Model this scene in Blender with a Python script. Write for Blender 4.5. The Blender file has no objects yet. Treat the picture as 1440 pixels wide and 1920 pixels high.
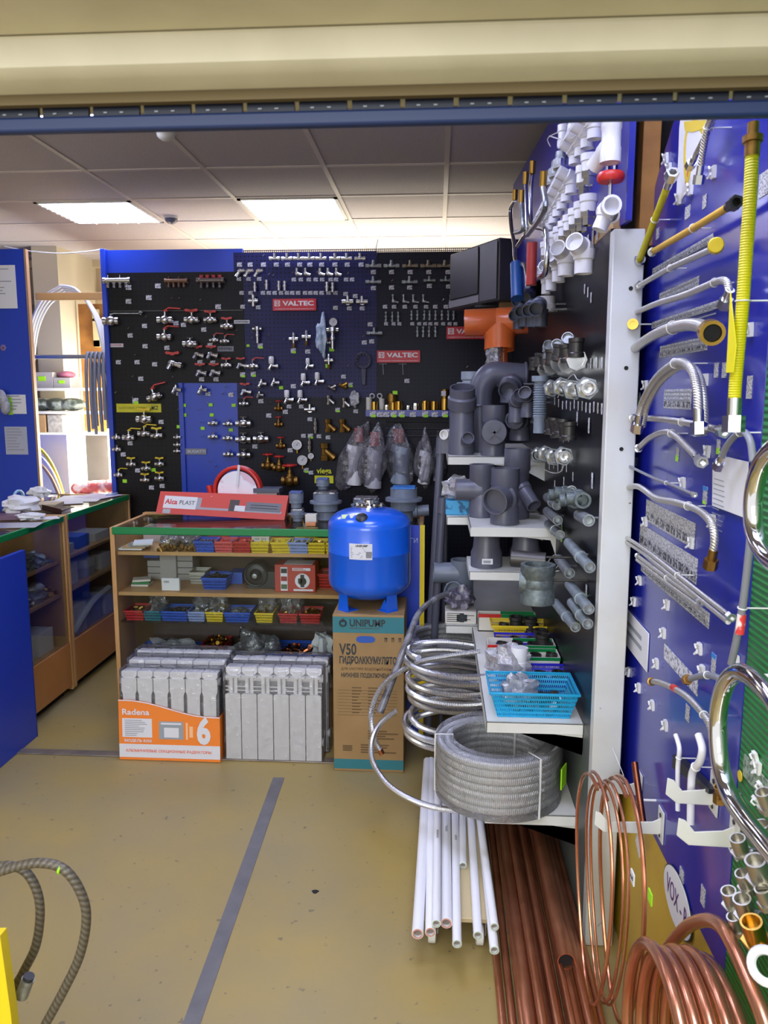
import bpy, bmesh, math, random
from mathutils import Vector as V, Matrix as M, Euler
PI = math.pi
random.seed(7)
SC = bpy.context.scene
COL = SC.collection

# ---------------------------------------------------------------- camera
F_PX, EYE = 1480.0, 1.6
PITCH = math.atan(220 / F_PX); YAW = math.atan(100 / F_PX * math.cos(PITCH))
cam_d = bpy.data.cameras.new('camera'); cam = bpy.data.objects.new('camera', cam_d); COL.objects.link(cam)
cam.location = (0, 0, EYE); cam.rotation_euler = (PI / 2 - PITCH, 0, YAW)
cam_d.sensor_fit = 'VERTICAL'; cam_d.sensor_height = 24; cam_d.lens = F_PX / 1920 * 24
cam_d.clip_start = 0.05
cam_d.dof.use_dof = True; cam_d.dof.focus_distance = 3.0; cam_d.dof.aperture_fstop = 7.0
SC.camera = cam
SC.view_settings.view_transform = 'Standard'; SC.view_settings.look = 'None'
SC.view_settings.gamma = 1; SC.view_settings.use_curve_mapping = False
SC.view_settings.exposure = 0.32
SC.cycles.use_denoising = True
SC.cycles.max_bounces = 10; SC.cycles.transparent_max_bounces = 24
SC.cycles.sample_clamp_indirect = 4.0
SC.cycles.caustics_reflective = False; SC.cycles.caustics_refractive = False

# ---------------------------------------------------------------- light (the lamps of the place)
W = bpy.data.worlds.new('world'); SC.world = W; W.use_nodes = True
W.node_tree.nodes['Background'].inputs[0].default_value = (0.98, 0.98, 0.98, 1)
W.node_tree.nodes['Background'].inputs[1].default_value = 0.9
LAMP = 14.0            # ceiling lamp diffusers
def area(name, loc, rot, sx, sy, power, col):
    d = bpy.data.lights.new(name, 'AREA'); d.shape = 'RECTANGLE'; d.size = sx; d.size_y = sy
    d.energy = power; d.color = col
    o = bpy.data.objects.new(name, d); o.location = loc; o.rotation_euler = rot; COL.objects.link(o); return o
area('hall_lamp', (0.1, -0.9, 2.9), (math.radians(32), 0, 0), 2.2, 1.0, 45, (1.0, 0.97, 0.90))
area('hall_lamp', (-1.0, -3.6, 2.5), (math.radians(72), 0, math.radians(-10)), 3.0, 1.6, 110, (0.93, 0.97, 1.0))
area('storage_lamp', (-2.2, 6.1, 1.25), (0, math.radians(75), 0), 1.0, 1.2, 130, (1.0, 0.95, 0.84))
area('storage_lamp', (-0.6, 5.9, 2.15), (math.radians(180), 0, 0), 2.2, 0.7, 26, (1.0, 0.92, 0.76))

# ---------------------------------------------------------------- from a pixel of the photograph to a point on a real plane
_f = V((-math.sin(YAW) * math.cos(PITCH), math.cos(YAW) * math.cos(PITCH), -math.sin(PITCH)))
_r = V((math.cos(YAW), math.sin(YAW), 0)); _u = _r.cross(_f); _c = V((0, 0, EYE))
def ray(x, y): return _f + _r * ((x - 720) / F_PX) + _u * ((960 - y) / F_PX)
def aY(x, y, k): d = ray(x, y); return _c + d * (k / d.y)
def aX(x, y, k): d = ray(x, y); return _c + d * (k / d.x)
def aZ(x, y, k): d = ray(x, y); return _c + d * ((k - EYE) / d.z)

# ---------------------------------------------------------------- materials
def lin(c):
    return tuple(((v / 255) / 12.92 if v / 255 <= 0.04045 else ((v / 255 + 0.055) / 1.055) ** 2.4) for v in c) + (1,)
MATS = {}
def mat(name, col, rough=0.5, metal=0.0, spec=0.5, noise=None, bump=None, uvw=None, coat=0, emit=0, alpha=1, braid=None, speck=None, trans=0):
    """Principled material; noise=(scale, second colour, contrast), bump=(scale, strength), uvw=(period m, strength) rings along a tube."""
    if name in MATS: return MATS[name]
    m = bpy.data.materials.new(name); m.use_nodes = True; nt = m.node_tree; N = nt.nodes; L = nt.links
    b = N['Principled BSDF']
    b.inputs['Base Color'].default_value = lin(col); b.inputs['Roughness'].default_value = rough
    b.inputs['Metallic'].default_value = metal; b.inputs['Specular IOR Level'].default_value = spec
    b.inputs['Coat Weight'].default_value = coat; b.inputs['Coat Roughness'].default_value = 0.08
    if trans: b.inputs['Transmission Weight'].default_value = trans
    if emit:
        b.inputs['Emission Color'].default_value = lin(col); b.inputs['Emission Strength'].default_value = emit
    tc = N.new('ShaderNodeTexCoord')
    last = None
    if noise:
        n = N.new('ShaderNodeTexNoise'); n.inputs['Scale'].default_value = noise[0]; n.inputs['Detail'].default_value = 6
        r = N.new('ShaderNodeValToRGB'); lo, hi = (noise[2] if len(noise) > 2 else (0.35, 0.65))
        r.color_ramp.elements[0].position = lo; r.color_ramp.elements[1].position = hi
        r.color_ramp.elements[0].color = lin(col); r.color_ramp.elements[1].color = lin(noise[1])
        L.new(tc.outputs['Object'], n.inputs['Vector']); L.new(n.outputs['Fac'], r.inputs['Fac'])
        last = r.outputs['Color']
    if speck:
        n = N.new('ShaderNodeTexNoise'); n.inputs['Scale'].default_value = speck[0]; n.inputs['Detail'].default_value = 3
        r = N.new('ShaderNodeValToRGB'); r.color_ramp.elements[0].position = speck[2]; r.color_ramp.elements[1].position = speck[2] + 0.05
        L.new(tc.outputs['Object'], n.inputs['Vector']); L.new(n.outputs['Fac'], r.inputs['Fac'])
        mx = N.new('ShaderNodeMix'); mx.data_type = 'RGBA'; mx.inputs[7].default_value = lin(speck[1])
        if last: L.new(last, mx.inputs[6])
        else: mx.inputs[6].default_value = lin(col)
        L.new(r.outputs['Color'], mx.inputs[0]); last = mx.outputs[2]
    bp = None
    if bump:
        n = N.new('ShaderNodeTexNoise'); n.inputs['Scale'].default_value = bump[0]; n.inputs['Detail'].default_value = 4
        bp = N.new('ShaderNodeBump'); bp.inputs['Strength'].default_value = bump[1]; bp.inputs['Distance'].default_value = 0.004
        L.new(tc.outputs['Object'], n.inputs['Vector']); L.new(n.outputs['Fac'], bp.inputs['Height'])
    if uvw or braid:
        w = N.new('ShaderNodeTexWave'); w.wave_type = 'BANDS'; w.bands_direction = 'X' if uvw else 'DIAGONAL'
        w.inputs['Scale'].default_value = 0.314 / (uvw or braid)[0]; w.inputs['Distortion'].default_value = 0
        mp = N.new('ShaderNodeMapping')
        L.new(tc.outputs['UV'], mp.inputs['Vector']); L.new(mp.outputs['Vector'], w.inputs['Vector'])
        bp = N.new('ShaderNodeBump'); bp.inputs['Strength'].default_value = (uvw or braid)[1]; bp.inputs['Distance'].default_value = 0.003
        L.new(w.outputs['Fac'], bp.inputs['Height'])
        if braid or len(uvw) > 2:
            if braid: mp.inputs['Scale'].default_value = (1, 0.02, 1)
            dark = (braid or uvw)[2]
            mx = N.new('ShaderNodeMix'); mx.data_type = 'RGBA'
            mx.inputs[6].default_value = lin(dark); mx.inputs[7].default_value = lin(col)
            L.new(w.outputs['Fac'], mx.inputs[0]); last = mx.outputs[2]
    if last: L.new(last, b.inputs['Base Color'])
    if bp: L.new(bp.outputs['Normal'], b.inputs['Normal'])
    if alpha < 1: b.inputs['Alpha'].default_value = alpha
    MATS[name] = m; return m

def film(name, tint, body, gloss=0.06, rough=0.1, wrinkle=0.0, fk=0.8):
    """Thin clear sheet: mostly see-through, a little milky, with a shine."""
    if name in MATS: return MATS[name]
    m = bpy.data.materials.new(name); m.use_nodes = True; nt = m.node_tree; N = nt.nodes; L = nt.links
    N.remove(N['Principled BSDF']); out = N['Material Output']
    t = N.new('ShaderNodeBsdfTransparent'); t.inputs[0].default_value = lin(tint)
    d = N.new('ShaderNodeBsdfDiffuse'); d.inputs[0].default_value = (0.8, 0.8, 0.84, 1)
    g = N.new('ShaderNodeBsdfGlossy'); g.inputs['Roughness'].default_value = rough
    a = N.new('ShaderNodeMixShader'); a.inputs[0].default_value = body
    L.new(t.outputs[0], a.inputs[1]); L.new(d.outputs[0], a.inputs[2])
    f = N.new('ShaderNodeFresnel'); f.inputs['IOR'].default_value = 1.45
    b = N.new('ShaderNodeMixShader')
    ma = N.new('ShaderNodeMath'); ma.operation = 'MULTIPLY_ADD'; ma.inputs[1].default_value = fk; ma.inputs[2].default_value = gloss
    L.new(f.outputs[0], ma.inputs[0]); L.new(ma.outputs[0], b.inputs[0])
    L.new(a.outputs[0], b.inputs[1]); L.new(g.outputs[0], b.inputs[2]); L.new(b.outputs[0], out.inputs[0])
    if wrinkle:
        tc = N.new('ShaderNodeTexCoord'); n = N.new('ShaderNodeTexNoise'); n.inputs['Scale'].default_value = 22; n.inputs['Detail'].default_value = 3
        bp = N.new('ShaderNodeBump'); bp.inputs['Strength'].default_value = wrinkle; bp.inputs['Distance'].default_value = 0.03
        L.new(tc.outputs['Object'], n.inputs['Vector']); L.new(n.outputs['Fac'], bp.inputs['Height'])
        for s in (d, g, f): L.new(bp.outputs['Normal'], s.inputs['Normal'])
        r = N.new('ShaderNodeMapRange'); r.inputs[3].default_value = body * 0.3; r.inputs[4].default_value = min(1, body * 1.9)
        L.new(n.outputs['Fac'], r.inputs[0]); L.new(r.outputs[0], a.inputs[0])
    MATS[name] = m; return m

def grid_mat(name, col, hole, pitch, rad, rough=0.4, through=False, slot=(1, 1), spec=0.5, axes=('X', 'Z'), uv=False):
    """A sheet with a regular grid of holes (dark, or really open when through)."""
    if name in MATS: return MATS[name]
    m = mat(name, col, rough, spec=spec); nt = m.node_tree; N = nt.nodes; L = nt.links; b = N['Principled BSDF']
    tc = N.new('ShaderNodeTexCoord'); sep = N.new('ShaderNodeSeparateXYZ'); L.new(tc.outputs['UV' if uv else 'Object'], sep.inputs[0])
    def axis(o, p):
        a = N.new('ShaderNodeMath'); a.operation = 'MULTIPLY'; a.inputs[1].default_value = 1 / p; L.new(sep.outputs[o], a.inputs[0])
        c = N.new('ShaderNodeMath'); c.operation = 'FRACT'; L.new(a.outputs[0], c.inputs[0])
        d = N.new('ShaderNodeMath'); d.operation = 'SUBTRACT'; d.inputs[1].default_value = 0.5; L.new(c.outputs[0], d.inputs[0])
        e = N.new('ShaderNodeMath'); e.operation = 'ABSOLUTE'; L.new(d.outputs[0], e.inputs[0]); return e.outputs[0]
    u, v = axis(axes[0], pitch * slot[0]), axis(axes[1], pitch * slot[1])
    mx = N.new('ShaderNodeMath'); mx.operation = 'MAXIMUM'; L.new(u, mx.inputs[0]); L.new(v, mx.inputs[1])
    lt = N.new('ShaderNodeMath'); lt.operation = 'LESS_THAN'; lt.inputs[1].default_value = rad; L.new(mx.outputs[0], lt.inputs[0])
    if through:
        iv = N.new('ShaderNodeMath'); iv.operation = 'SUBTRACT'; iv.inputs[0].default_value = 1; L.new(lt.outputs[0], iv.inputs[1])
        L.new(iv.outputs[0], b.inputs['Alpha'])
    else:
        c = N.new('ShaderNodeMix'); c.data_type = 'RGBA'; c.inputs[6].default_value = lin(col); c.inputs[7].default_value = lin(hole)
        L.new(lt.outputs[0], c.inputs[0]); L.new(c.outputs[2], b.inputs['Base Color'])
    return m

CHROME = mat('chrome', (205, 205, 205), 0.22, 1.0)
POLISH = mat('polished_chrome', (225, 225, 225), 0.06, 1.0)
STEEL = mat('galvanised_steel', (165, 170, 172), 0.4, 0.8, noise=(60, (130, 135, 138)))
DARKSTEEL = mat('dark_steel', (72, 70, 68), 0.4, 0.7)
CAST = mat('cast_iron', (112, 122, 122), 0.5, 0.5, noise=(80, (90, 98, 98)))
BRASS = mat('brass', (190, 150, 70), 0.28, 1.0)
OLDBRASS = mat('raw_brass', (160, 122, 62), 0.38, 0.9, noise=(60, (128, 96, 46)))
COPPER = mat('copper', (196, 126, 88), 0.27, 1.0, noise=(9, (170, 98, 66)))
COPPERTUBE = mat('dull_copper', (206, 140, 104), 0.32, 0.85, noise=(7, (182, 114, 80)))
COPPERCOAT = mat('coated_copper', (205, 142, 104), 0.25, 0.75, noise=(8, (186, 118, 84)), coat=0.3)
WHITEP = mat('white_plastic', (226, 226, 222), 0.35)
PPR = mat('white_pipe_plastic', (236, 236, 240), 0.3, coat=0.2)
WHITEM = mat('white_painted_metal', (222, 222, 216), 0.4, noise=(5, (208, 208, 200)))
POSTW = mat('post_paint', (220, 224, 224), 0.42, noise=(3, (200, 199, 190)), speck=(38, (120, 110, 95), 0.74))
REDP = mat('red_plastic', (196, 44, 36), 0.35)
REDD = mat('deep_red_plastic', (150, 36, 34), 0.4)
YELLOWP = mat('yellow_plastic', (224, 196, 28), 0.4)
GASY = mat('yellow_hose', (222, 214, 20), 0.38, uvw=(0.004, 0.45, (208, 198, 14)))
GASO = mat('amber_hose', (214, 170, 40), 0.35, uvw=(0.005, 0.4))
ORANGEP = mat('orange_pipe_plastic', (214, 104, 48), 0.28, coat=0.2)
GREYPP = mat('grey_pipe_plastic', (90, 91, 104), 0.36, noise=(5, (83, 84, 97)))
GREYPL = mat('light_grey_plastic', (150, 160, 172), 0.4)
RUBBER = mat('black_rubber', (24, 24, 26), 0.5)
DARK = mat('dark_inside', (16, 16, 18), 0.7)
BLACKP = mat('black_plastic', (30, 30, 32), 0.4)
BLUEP = mat('blue_laminate', (26, 62, 178), 0.3, coat=0.1)
BLUEB = mat('blue_sign_board', (28, 36, 150), 0.22, spec=0.45, coat=0.2)
CARDK = mat('tank_cardboard', (160, 128, 84), 0.7, noise=(6, (148, 118, 76)))
BLUEDK = mat('blue_rail_paint', (26, 46, 92), 0.5)
NICKEL = mat('nickel', (176, 172, 160), 0.34, 0.9)
TANKB = mat('tank_blue_paint', (22, 96, 220), 0.28, coat=0.5)
WOOD = mat('beech_laminate', (196, 152, 96), 0.4, noise=(3, (182, 136, 82)))
WOODD = mat('orange_beech_laminate', (184, 126, 66), 0.42, noise=(3, (170, 112, 56)))
RAWWOOD = mat('raw_timber', (168, 116, 52), 0.6, noise=(9, (140, 92, 38)))
GREENE = mat('green_edging', (14, 122, 62), 0.3)
GREENB = mat('green_ribbed_board', (30, 128, 52), 0.35, uvw=(0.012, 0.9, (22, 98, 38)))
CARD = mat('brown_cardboard', (192, 158, 112), 0.7, noise=(6, (178, 142, 98)))
CARDW = mat('white_cardboard', (214, 210, 202), 0.6)
TEAL = mat('teal_print', (48, 118, 128), 0.6)
PRINT = mat('dark_print', (44, 50, 54), 0.6)
PRINTB = mat('brown_print', (104, 80, 52), 0.6)
PAPER = mat('white_paper', (226, 226, 228), 0.6)
TAG = mat('price_tag_paper', (216, 216, 222), 0.6, noise=(110, (120, 122, 135), (0.5, 0.58)))
TAGBIG = mat('printed_tag_sheet', (206, 206, 206), 0.5, noise=(280, (104, 104, 110), (0.46, 0.6)))
LIME = mat('lime_sticker', (166, 236, 30), 0.5, emit=0)
SIGNRED = mat('sign_red', (206, 40, 52), 0.35)
SIGNW = mat('sign_white', (238, 236, 236), 0.4)
SIGNY = mat('sign_yellow', (206, 200, 30), 0.45)
LABELW = mat('label_white', (220, 220, 226), 0.5)
CARTON = mat('orange_carton', (240, 132, 46), 0.5)
RADW = mat('radiator_enamel', (236, 236, 238), 0.3, coat=0.2)
GREYTAPE = mat('grey_tape', (112, 110, 112), 0.6, noise=(12, (100, 98, 100)))
GLASS = film('glass', (250, 253, 252), 0.0, 0.0, 0.02, fk=0.5)
BAG = film('clear_bag', (240, 240, 245), 0.13, 0.10, 0.12, 0.9)
BAGM = film('milky_bag', (235, 235, 240), 0.34, 0.08, 0.2, 0.9)
WRAP = film('shrink_wrap', (250, 250, 252), 0.05, 0.04, 0.1, 0.6)
BRAID = mat('braided_steel', (232, 229, 222), 0.27, 0.75, braid=(0.0026, 0.4, (172, 169, 164)))
CORR = mat('corrugated_steel', (244, 244, 247), 0.18, 0.95, uvw=(0.0048, 0.7, (190, 190, 194)))
CORRW = mat('wrapped_corrugated_steel', (236, 236, 234), 0.35, 0.3, uvw=(0.006, 0.7, (196, 196, 194)))
GREYHOSE = mat('grey_hose', (128, 130, 138), 0.4)
TANHOSE = mat('olive_grey_hose', (96, 88, 74), 0.4, braid=(0.005, 0.3, (70, 64, 54)))
CLEARH = mat('milky_hose', (208, 208, 204), 0.3)

# ---------------------------------------------------------------- mesh builder
class MB:
    def __init__(s): s.v = []; s.f = []; s.uv = []; s.mi = []; s.cur = 0
    def face(s, idx, uv=None): s.f.append(idx); s.uv.append(uv); s.mi.append(s.cur)
    def box(s, c, d, R=None):
        n = len(s.v); c = V(c)
        for z in (-.5, .5):
            for y in (-.5, .5):
                for x in (-.5, .5):
                    p = V((x * d[0], y * d[1], z * d[2])); s.v.append(c + (R @ p if R else p))
        for q in ((0, 2, 3, 1), (4, 5, 7, 6), (0, 1, 5, 4), (2, 6, 7, 3), (0, 4, 6, 2), (1, 3, 7, 5)): s.face([n + i for i in q])
        return s
    def lohi(s, a, b):
        a, b = V(a), V(b); return s.box((a + b) / 2, [abs(b[i] - a[i]) for i in range(3)])
    def lathe(s, p, q, prof, n=16):
        p, q = V(p), V(q); ax = (q - p).normalized()
        e1 = ax.orthogonal().normalized(); e2 = ax.cross(e1); b = len(s.v)
        for t, r in prof:
            for k in range(n):
                a = 2 * PI * k / n; s.v.append(p + ax * t + (e1 * math.cos(a) + e2 * math.sin(a)) * max(r, 1e-5))
        for i in range(len(prof) - 1):
            for k in range(n):
                k2 = (k + 1) % n; s.face([b + i * n + k, b + i * n + k2, b + (i + 1) * n + k2, b + (i + 1) * n + k])
        return s
    def cyl(s, p, q, r, n=14, r2=None):
        L = (V(q) - V(p)).length; r2 = r if r2 is None else r2
        return s.lathe(p, q, [(0, 0), (0, r), (L, r2), (L, 0)], n)
    def pipe(s, p, q, r, n=14, wall=0.78, deep=0.25):
        """A straight tube, really open at both ends."""
        L = (V(q) - V(p)).length; i = r * wall; d = L * deep
        return s.lathe(p, q, [(d, 0), (d, i), (0, i), (0, r), (L, r), (L, i), (L - d, i), (L - d, 0)], n)
    def socket(s, p, q, r, col=1.22, cl=0.25, n=14, both=True, wall=0.86):
        """Tube with thicker collars at its ends."""
        L = (V(q) - V(p)).length; R_ = r * col; i = r * wall; c = L * cl; d = min(L * 0.3, r * 1.6)
        pr = [(d, 0), (d, i), (0, i), (0, R_), (c, R_), (c + r * .15, r)]
        pr += [(L - c - r * .15, r), (L - c, R_), (L, R_), (L, i), (L - d, i), (L - d, 0)] if both else [(L, r), (L, i), (L - d, i), (L - d, 0)]
        return s.lathe(p, q, pr, n)
    def sweep(s, pts, r, n=8, closed=False, cap=True, rf=None):
        pts = [V(p) for p in pts]; m = len(pts); b = len(s.v)
        T = []
        for i in range(m):
            a = pts[(i - 1) % m] if (closed or i) else pts[0]; c = pts[(i + 1) % m] if (closed or i < m - 1) else pts[-1]
            t = c - a; T.append(t.normalized() if t.length > 1e-9 else V((0, 0, 1)))
        e = T[0].orthogonal().normalized(); Ln = [0.0]
        for i in range(m):
            if i:
                e = (e - T[i] * e.dot(T[i])); e = e.normalized() if e.length > 1e-6 else T[i].orthogonal().normalized()
                Ln.append(Ln[-1] + (pts[i] - pts[i - 1]).length)
            g = T[i].cross(e); rr = rf(i / (m - 1)) * r if rf else r
            for k in range(n):
                a = 2 * PI * k / n; s.v.append(pts[i] + (e * math.cos(a) + g * math.sin(a)) * rr)
        for i in range(m - (0 if closed else 1)):
            j = (i + 1) % m; l0 = Ln[i]; l1 = Ln[j] if j else Ln[i] + (pts[0] - pts[i]).length
            for k in range(n):
                k2 = (k + 1) % n
                s.face([b + i * n + k, b + i * n + k2, b + j * n + k2, b + j * n + k], [(l0, k / n), (l0, (k + 1) / n), (l1, (k + 1) / n), (l1, k / n)])
        if cap and not closed:
            s.face([b + k for k in range(n)][::-1]); s.face([b + (m - 1) * n + k for k in range(n)])
        return s
    def prism(s, poly, o, ex, ey, h):
        """A flat outline (list of 2-D points in axes ex, ey from o) given the thickness vector h."""
        o, ex, ey, h = V(o), V(ex), V(ey), V(h); b = len(s.v); n = len(poly)
        for k in (0, 1):
            for x, y in poly: s.v.append(o + ex * x + ey * y + h * k)
        s.face([b + i for i in range(n)], [(x, y) for x, y in poly]); s.face([b + n + i for i in range(n)][::-1], [(x, y) for x, y in poly][::-1])
        for i in range(n):
            j = (i + 1) % n; s.face([b + i, b + n + i, b + n + j, b + j])
        return s
    def quad(s, a, b_, c, d, uv=None):
        n = len(s.v); s.v += [V(a), V(b_), V(c), V(d)]; s.face([n, n + 1, n + 2, n + 3], uv); return s
    def ball(s, c, rx, ry=None, rz=None, n=14, m=8):
        ry = rx if ry is None else ry; rz = rx if rz is None else rz; c = V(c); b = len(s.v)
        for i in range(m + 1):
            t = PI * i / m
            for k in range(n):
                a = 2 * PI * k / n; s.v.append(c + V((rx * math.sin(t) * math.cos(a) + 1e-6 * math.cos(a), ry * math.sin(t) * math.sin(a) + 1e-6 * math.sin(a), rz * math.cos(t))))
        for i in range(m):
            for k in range(n):
                k2 = (k + 1) % n; s.face([b + i * n + k, b + (i + 1) * n + k, b + (i + 1) * n + k2, b + i * n + k2])
        return s
    def torus(s, c, ax, R_, r, n=24, k=8):
        c, ax = V(c), V(ax).normalized(); e1 = ax.orthogonal().normalized(); e2 = ax.cross(e1)
        return s.sweep([c + (e1 * math.cos(2 * PI * i / n) + e2 * math.sin(2 * PI * i / n)) * R_ for i in range(n)], r, k, True)
    def move(s, mtx): s.v = [mtx @ p for p in s.v]; return s
    def mesh(s, name, mats, ang=38):
        me = bpy.data.meshes.new(name); me.from_pydata([tuple(p) for p in s.v], [], s.f)
        for m_ in (mats if isinstance(mats, (list, tuple)) else [mats]): me.materials.append(m_)
        if any(s.uv):
            ul = me.uv_layers.new(name='UVMap').data; i = 0
            for fc, uv in zip(s.f, s.uv):
                for k in range(len(fc)):
                    if uv: ul[i].uv = uv[k]
                    i += 1
        if any(s.mi): me.polygons.foreach_set('material_index', s.mi)
        me.polygons.foreach_set('use_smooth', [True] * len(me.polygons))
        me.set_sharp_from_angle(angle=math.radians(ang)); me.update(); return me

def curve(pts, k=8, closed=False):
    """Smooth line through the points."""
    P = [V(p) for p in pts]; n = len(P); out = []
    if closed: get = lambda i: P[i % n]; rng = range(n)
    else: get = lambda i: P[max(0, min(n - 1, i))]; rng = range(n - 1)
    for i in rng:
        a, b, c, d = get(i - 1), get(i), get(i + 1), get(i + 2)
        for j in range(k):
            t = j / k; out.append(0.5 * ((2 * b) + (c - a) * t + (2 * a - 5 * b + 4 * c - d) * t * t + (3 * b - a - 3 * c + d) * t ** 3))
    if not closed: out.append(P[-1])
    return out

# ---------------------------------------------------------------- things and parts
def root_m(o):
    m = M.LocRotScale(o.location, o.rotation_euler, o.scale)
    return root_m(o.parent) @ m if o.parent else m
def tag(o, label=None, cat=None, group=None, kind=None):
    if label: o['label'] = label
    if cat: o['category'] = cat
    if group: o['group'] = group
    if kind: o['kind'] = kind
    return o
def thing(name, label, cat, loc=(0, 0, 0), rot=(0, 0, 0), group=None, scale=1):
    o = bpy.data.objects.new(name, None); o.empty_display_size = 0.05; COL.objects.link(o)
    o.location = loc; o.rotation_euler = rot; o.scale = (scale,) * 3
    return tag(o, label, cat, group)
def part(name, mb, m, parent, w=True, bev=0, label=None, ang=38, stuff=False):
    """One mesh under its thing; w: the shape is given in world axes."""
    if w: mb.move(root_m(parent).inverted())
    o = bpy.data.objects.new(name, mb.mesh(name, m, ang)); COL.objects.link(o); o.parent = parent
    if bev: bevel(o, bev)
    if label: o['label'] = label
    if stuff: o['kind'] = 'stuff'
    return o
def bevel(o, w):
    b = o.modifiers.new('bevel', 'BEVEL'); b.width = w; b.segments = 2; b.limit_method = 'ANGLE'; b.angle_limit = math.radians(50)
def solo(name, mb, m, label, cat, group=None, loc=(0, 0, 0), bev=0, kind=None, rot=(0, 0, 0), w=True, ang=38):
    """A thing that is one mesh."""
    mt = M.LocRotScale(V(loc), Euler(rot), None)
    if w: mb.move(mt.inverted())
    o = bpy.data.objects.new(name, mb.mesh(name, m, ang)); COL.objects.link(o); o.location = loc; o.rotation_euler = rot
    if bev: bevel(o, bev)
    return tag(o, label, cat, group, kind)
def struct(name, mb, m, bev=0):
    o = bpy.data.objects.new(name, mb.mesh(name, m)); COL.objects.link(o); o['kind'] = 'structure'
    if bev: bevel(o, bev)
    return o
KIT = {}
def kit(kind, parts):
    """parts: (part name, MB, material[, index of the part it belongs to])."""
    KIT[kind] = [(p[0], p[1].mesh(p[0], p[2]), p[3] if len(p) > 3 else None) for p in parts]
def put(kind, name, label, cat, loc, rot=(0, 0, 0), group=None, scale=1):
    ps = KIT[kind]
    if len(ps) == 1:
        o = bpy.data.objects.new(name, ps[0][1]); COL.objects.link(o); o.location = loc; o.rotation_euler = rot; o.scale = (scale,) * 3
        return tag(o, label, cat, group)
    t = thing(name, label, cat, loc, rot, group, scale); made = []
    for pn, me, up in ps:
        o = bpy.data.objects.new(pn, me); COL.objects.link(o); o.parent = made[up] if up is not None else t; made.append(o)
    return t
ORD = 'first second third fourth fifth sixth seventh eighth ninth tenth eleventh twelfth thirteenth fourteenth fifteenth sixteenth seventeenth eighteenth nineteenth twentieth'.split()
def nth(i): return ORD[i] if i < 20 else f'{i + 1}th'
def text(s, size, m, parent, o, ex, ey, name='lettering', bold=0.0, width=None, ext=0.0004, w=True):
    """Lettering as a thin mesh centred on o, reading along ex, up along ey."""
    c = bpy.data.curves.new('t', 'FONT'); c.body = s; c.size = size; c.align_x = 'CENTER'; c.align_y = 'CENTER'
    c.offset = bold * size; c.resolution_u = 3; c.extrude = ext
    t = bpy.data.objects.new('t', c); me = bpy.data.meshes.new_from_object(t); bpy.data.objects.remove(t); bpy.data.curves.remove(c)
    ex, ey = V(ex).normalized(), V(ey).normalized(); ez = ex.cross(ey)
    k = 1.0
    if width and len(me.vertices):
        xs = [v.co.x for v in me.vertices]; k = width / max(1e-6, max(xs) - min(xs))
    mt = M((( ex.x * k, ey.x, ez.x, o[0]), (ex.y * k, ey.y, ez.y, o[1]), (ex.z * k, ey.z, ez.z, o[2]), (0, 0, 0, 1)))
    if w and parent: mt = root_m(parent).inverted() @ mt
    me.transform(mt); me.materials.clear(); me.materials.append(m)
    ob = bpy.data.objects.new(name, me); COL.objects.link(ob); ob.parent = parent; return ob
def lines(o, ex, ey, wd, rows, step, th, ez, seed=1, fill=(0.5, 1.0)):
    """Rows of small print, as thin bars."""
    rnd = random.Random(seed); mb = MB(); ex, ey, ez = V(ex), V(ey), V(ez)
    for i in range(rows):
        wdt = wd * rnd.uniform(*fill); mb.prism([(0, 0), (wdt, 0), (wdt, th), (0, th)], V(o) - ey * (i * step), ex, ey, ez)
    return mb

# ================================================================ the setting
X, Y, Z = V((1, 0, 0)), V((0, 1, 0)), V((0, 0, 1))
H_C = 2.72
floor_m = mat('floor_paint', (164, 141, 76), 0.42, noise=(2.2, (146, 132, 94), (0.28, 0.70)), speck=(30, (118, 106, 78), 0.67), bump=(30, 0.08))
struct('floor', MB().lohi((-4.0, -1.5, -0.06), (0.75, 7.2, 0)), floor_m)
tile_m = mat('ceiling_tile', (196, 190, 192), 0.8, noise=(160, (180, 174, 176)), bump=(220, 0.15))
struct('ceiling', MB().lohi((-4.0, 0.92, H_C), (0.75, 7.2, H_C + 0.05)), tile_m)
g = MB()
for i in range(-3, 2): g.lohi((0.035 + 0.605 * i - 0.012, 0.95, H_C - 0.006), (0.035 + 0.605 * i + 0.012, 6.9, H_C + 0.002))
for j in range(-5, 5): g.lohi((-3.9, 4.082 + 0.597 * j - 0.012, H_C - 0.005), (0.7, 4.082 + 0.597 * j + 0.012, H_C + 0.002))
struct('trim_1', g, mat('ceiling_rail', (206, 198, 192), 0.5))
wall_m = mat('store_wall_paint', (196, 182, 150), 0.7, noise=(2, (180, 166, 136)))
struct('wall_back', MB().lohi((-4.0, 6.75, 0), (0.75, 6.85, H_C)), wall_m)
struct('wall_left', MB().lohi((-4.0, 0.9, 0), (-3.9, 6.8, H_C)), wall_m)
struct('wall_right', MB().lohi((0.64, -0.6, 0), (0.74, 6.8, H_C)), mat('grey_wall_paint', (150, 150, 148), 0.7, noise=(3, (132, 132, 130))))
struct('trim_2', MB().lohi((-3.9, 6.7, 2.36), (-2.0, 6.75, 2.40)).lohi((-3.9, 6.68, 2.66), (-2.0, 6.75, 2.72)), mat('store_cornice', (206, 192, 160), 0.6))
# storage room column and wooden door frame seen through the gap
struct('wall_store_column', MB().lohi((-3.10, 6.05, 0), (-2.90, 6.75, H_C)), mat('column_paint', (206, 196, 170), 0.7))
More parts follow.
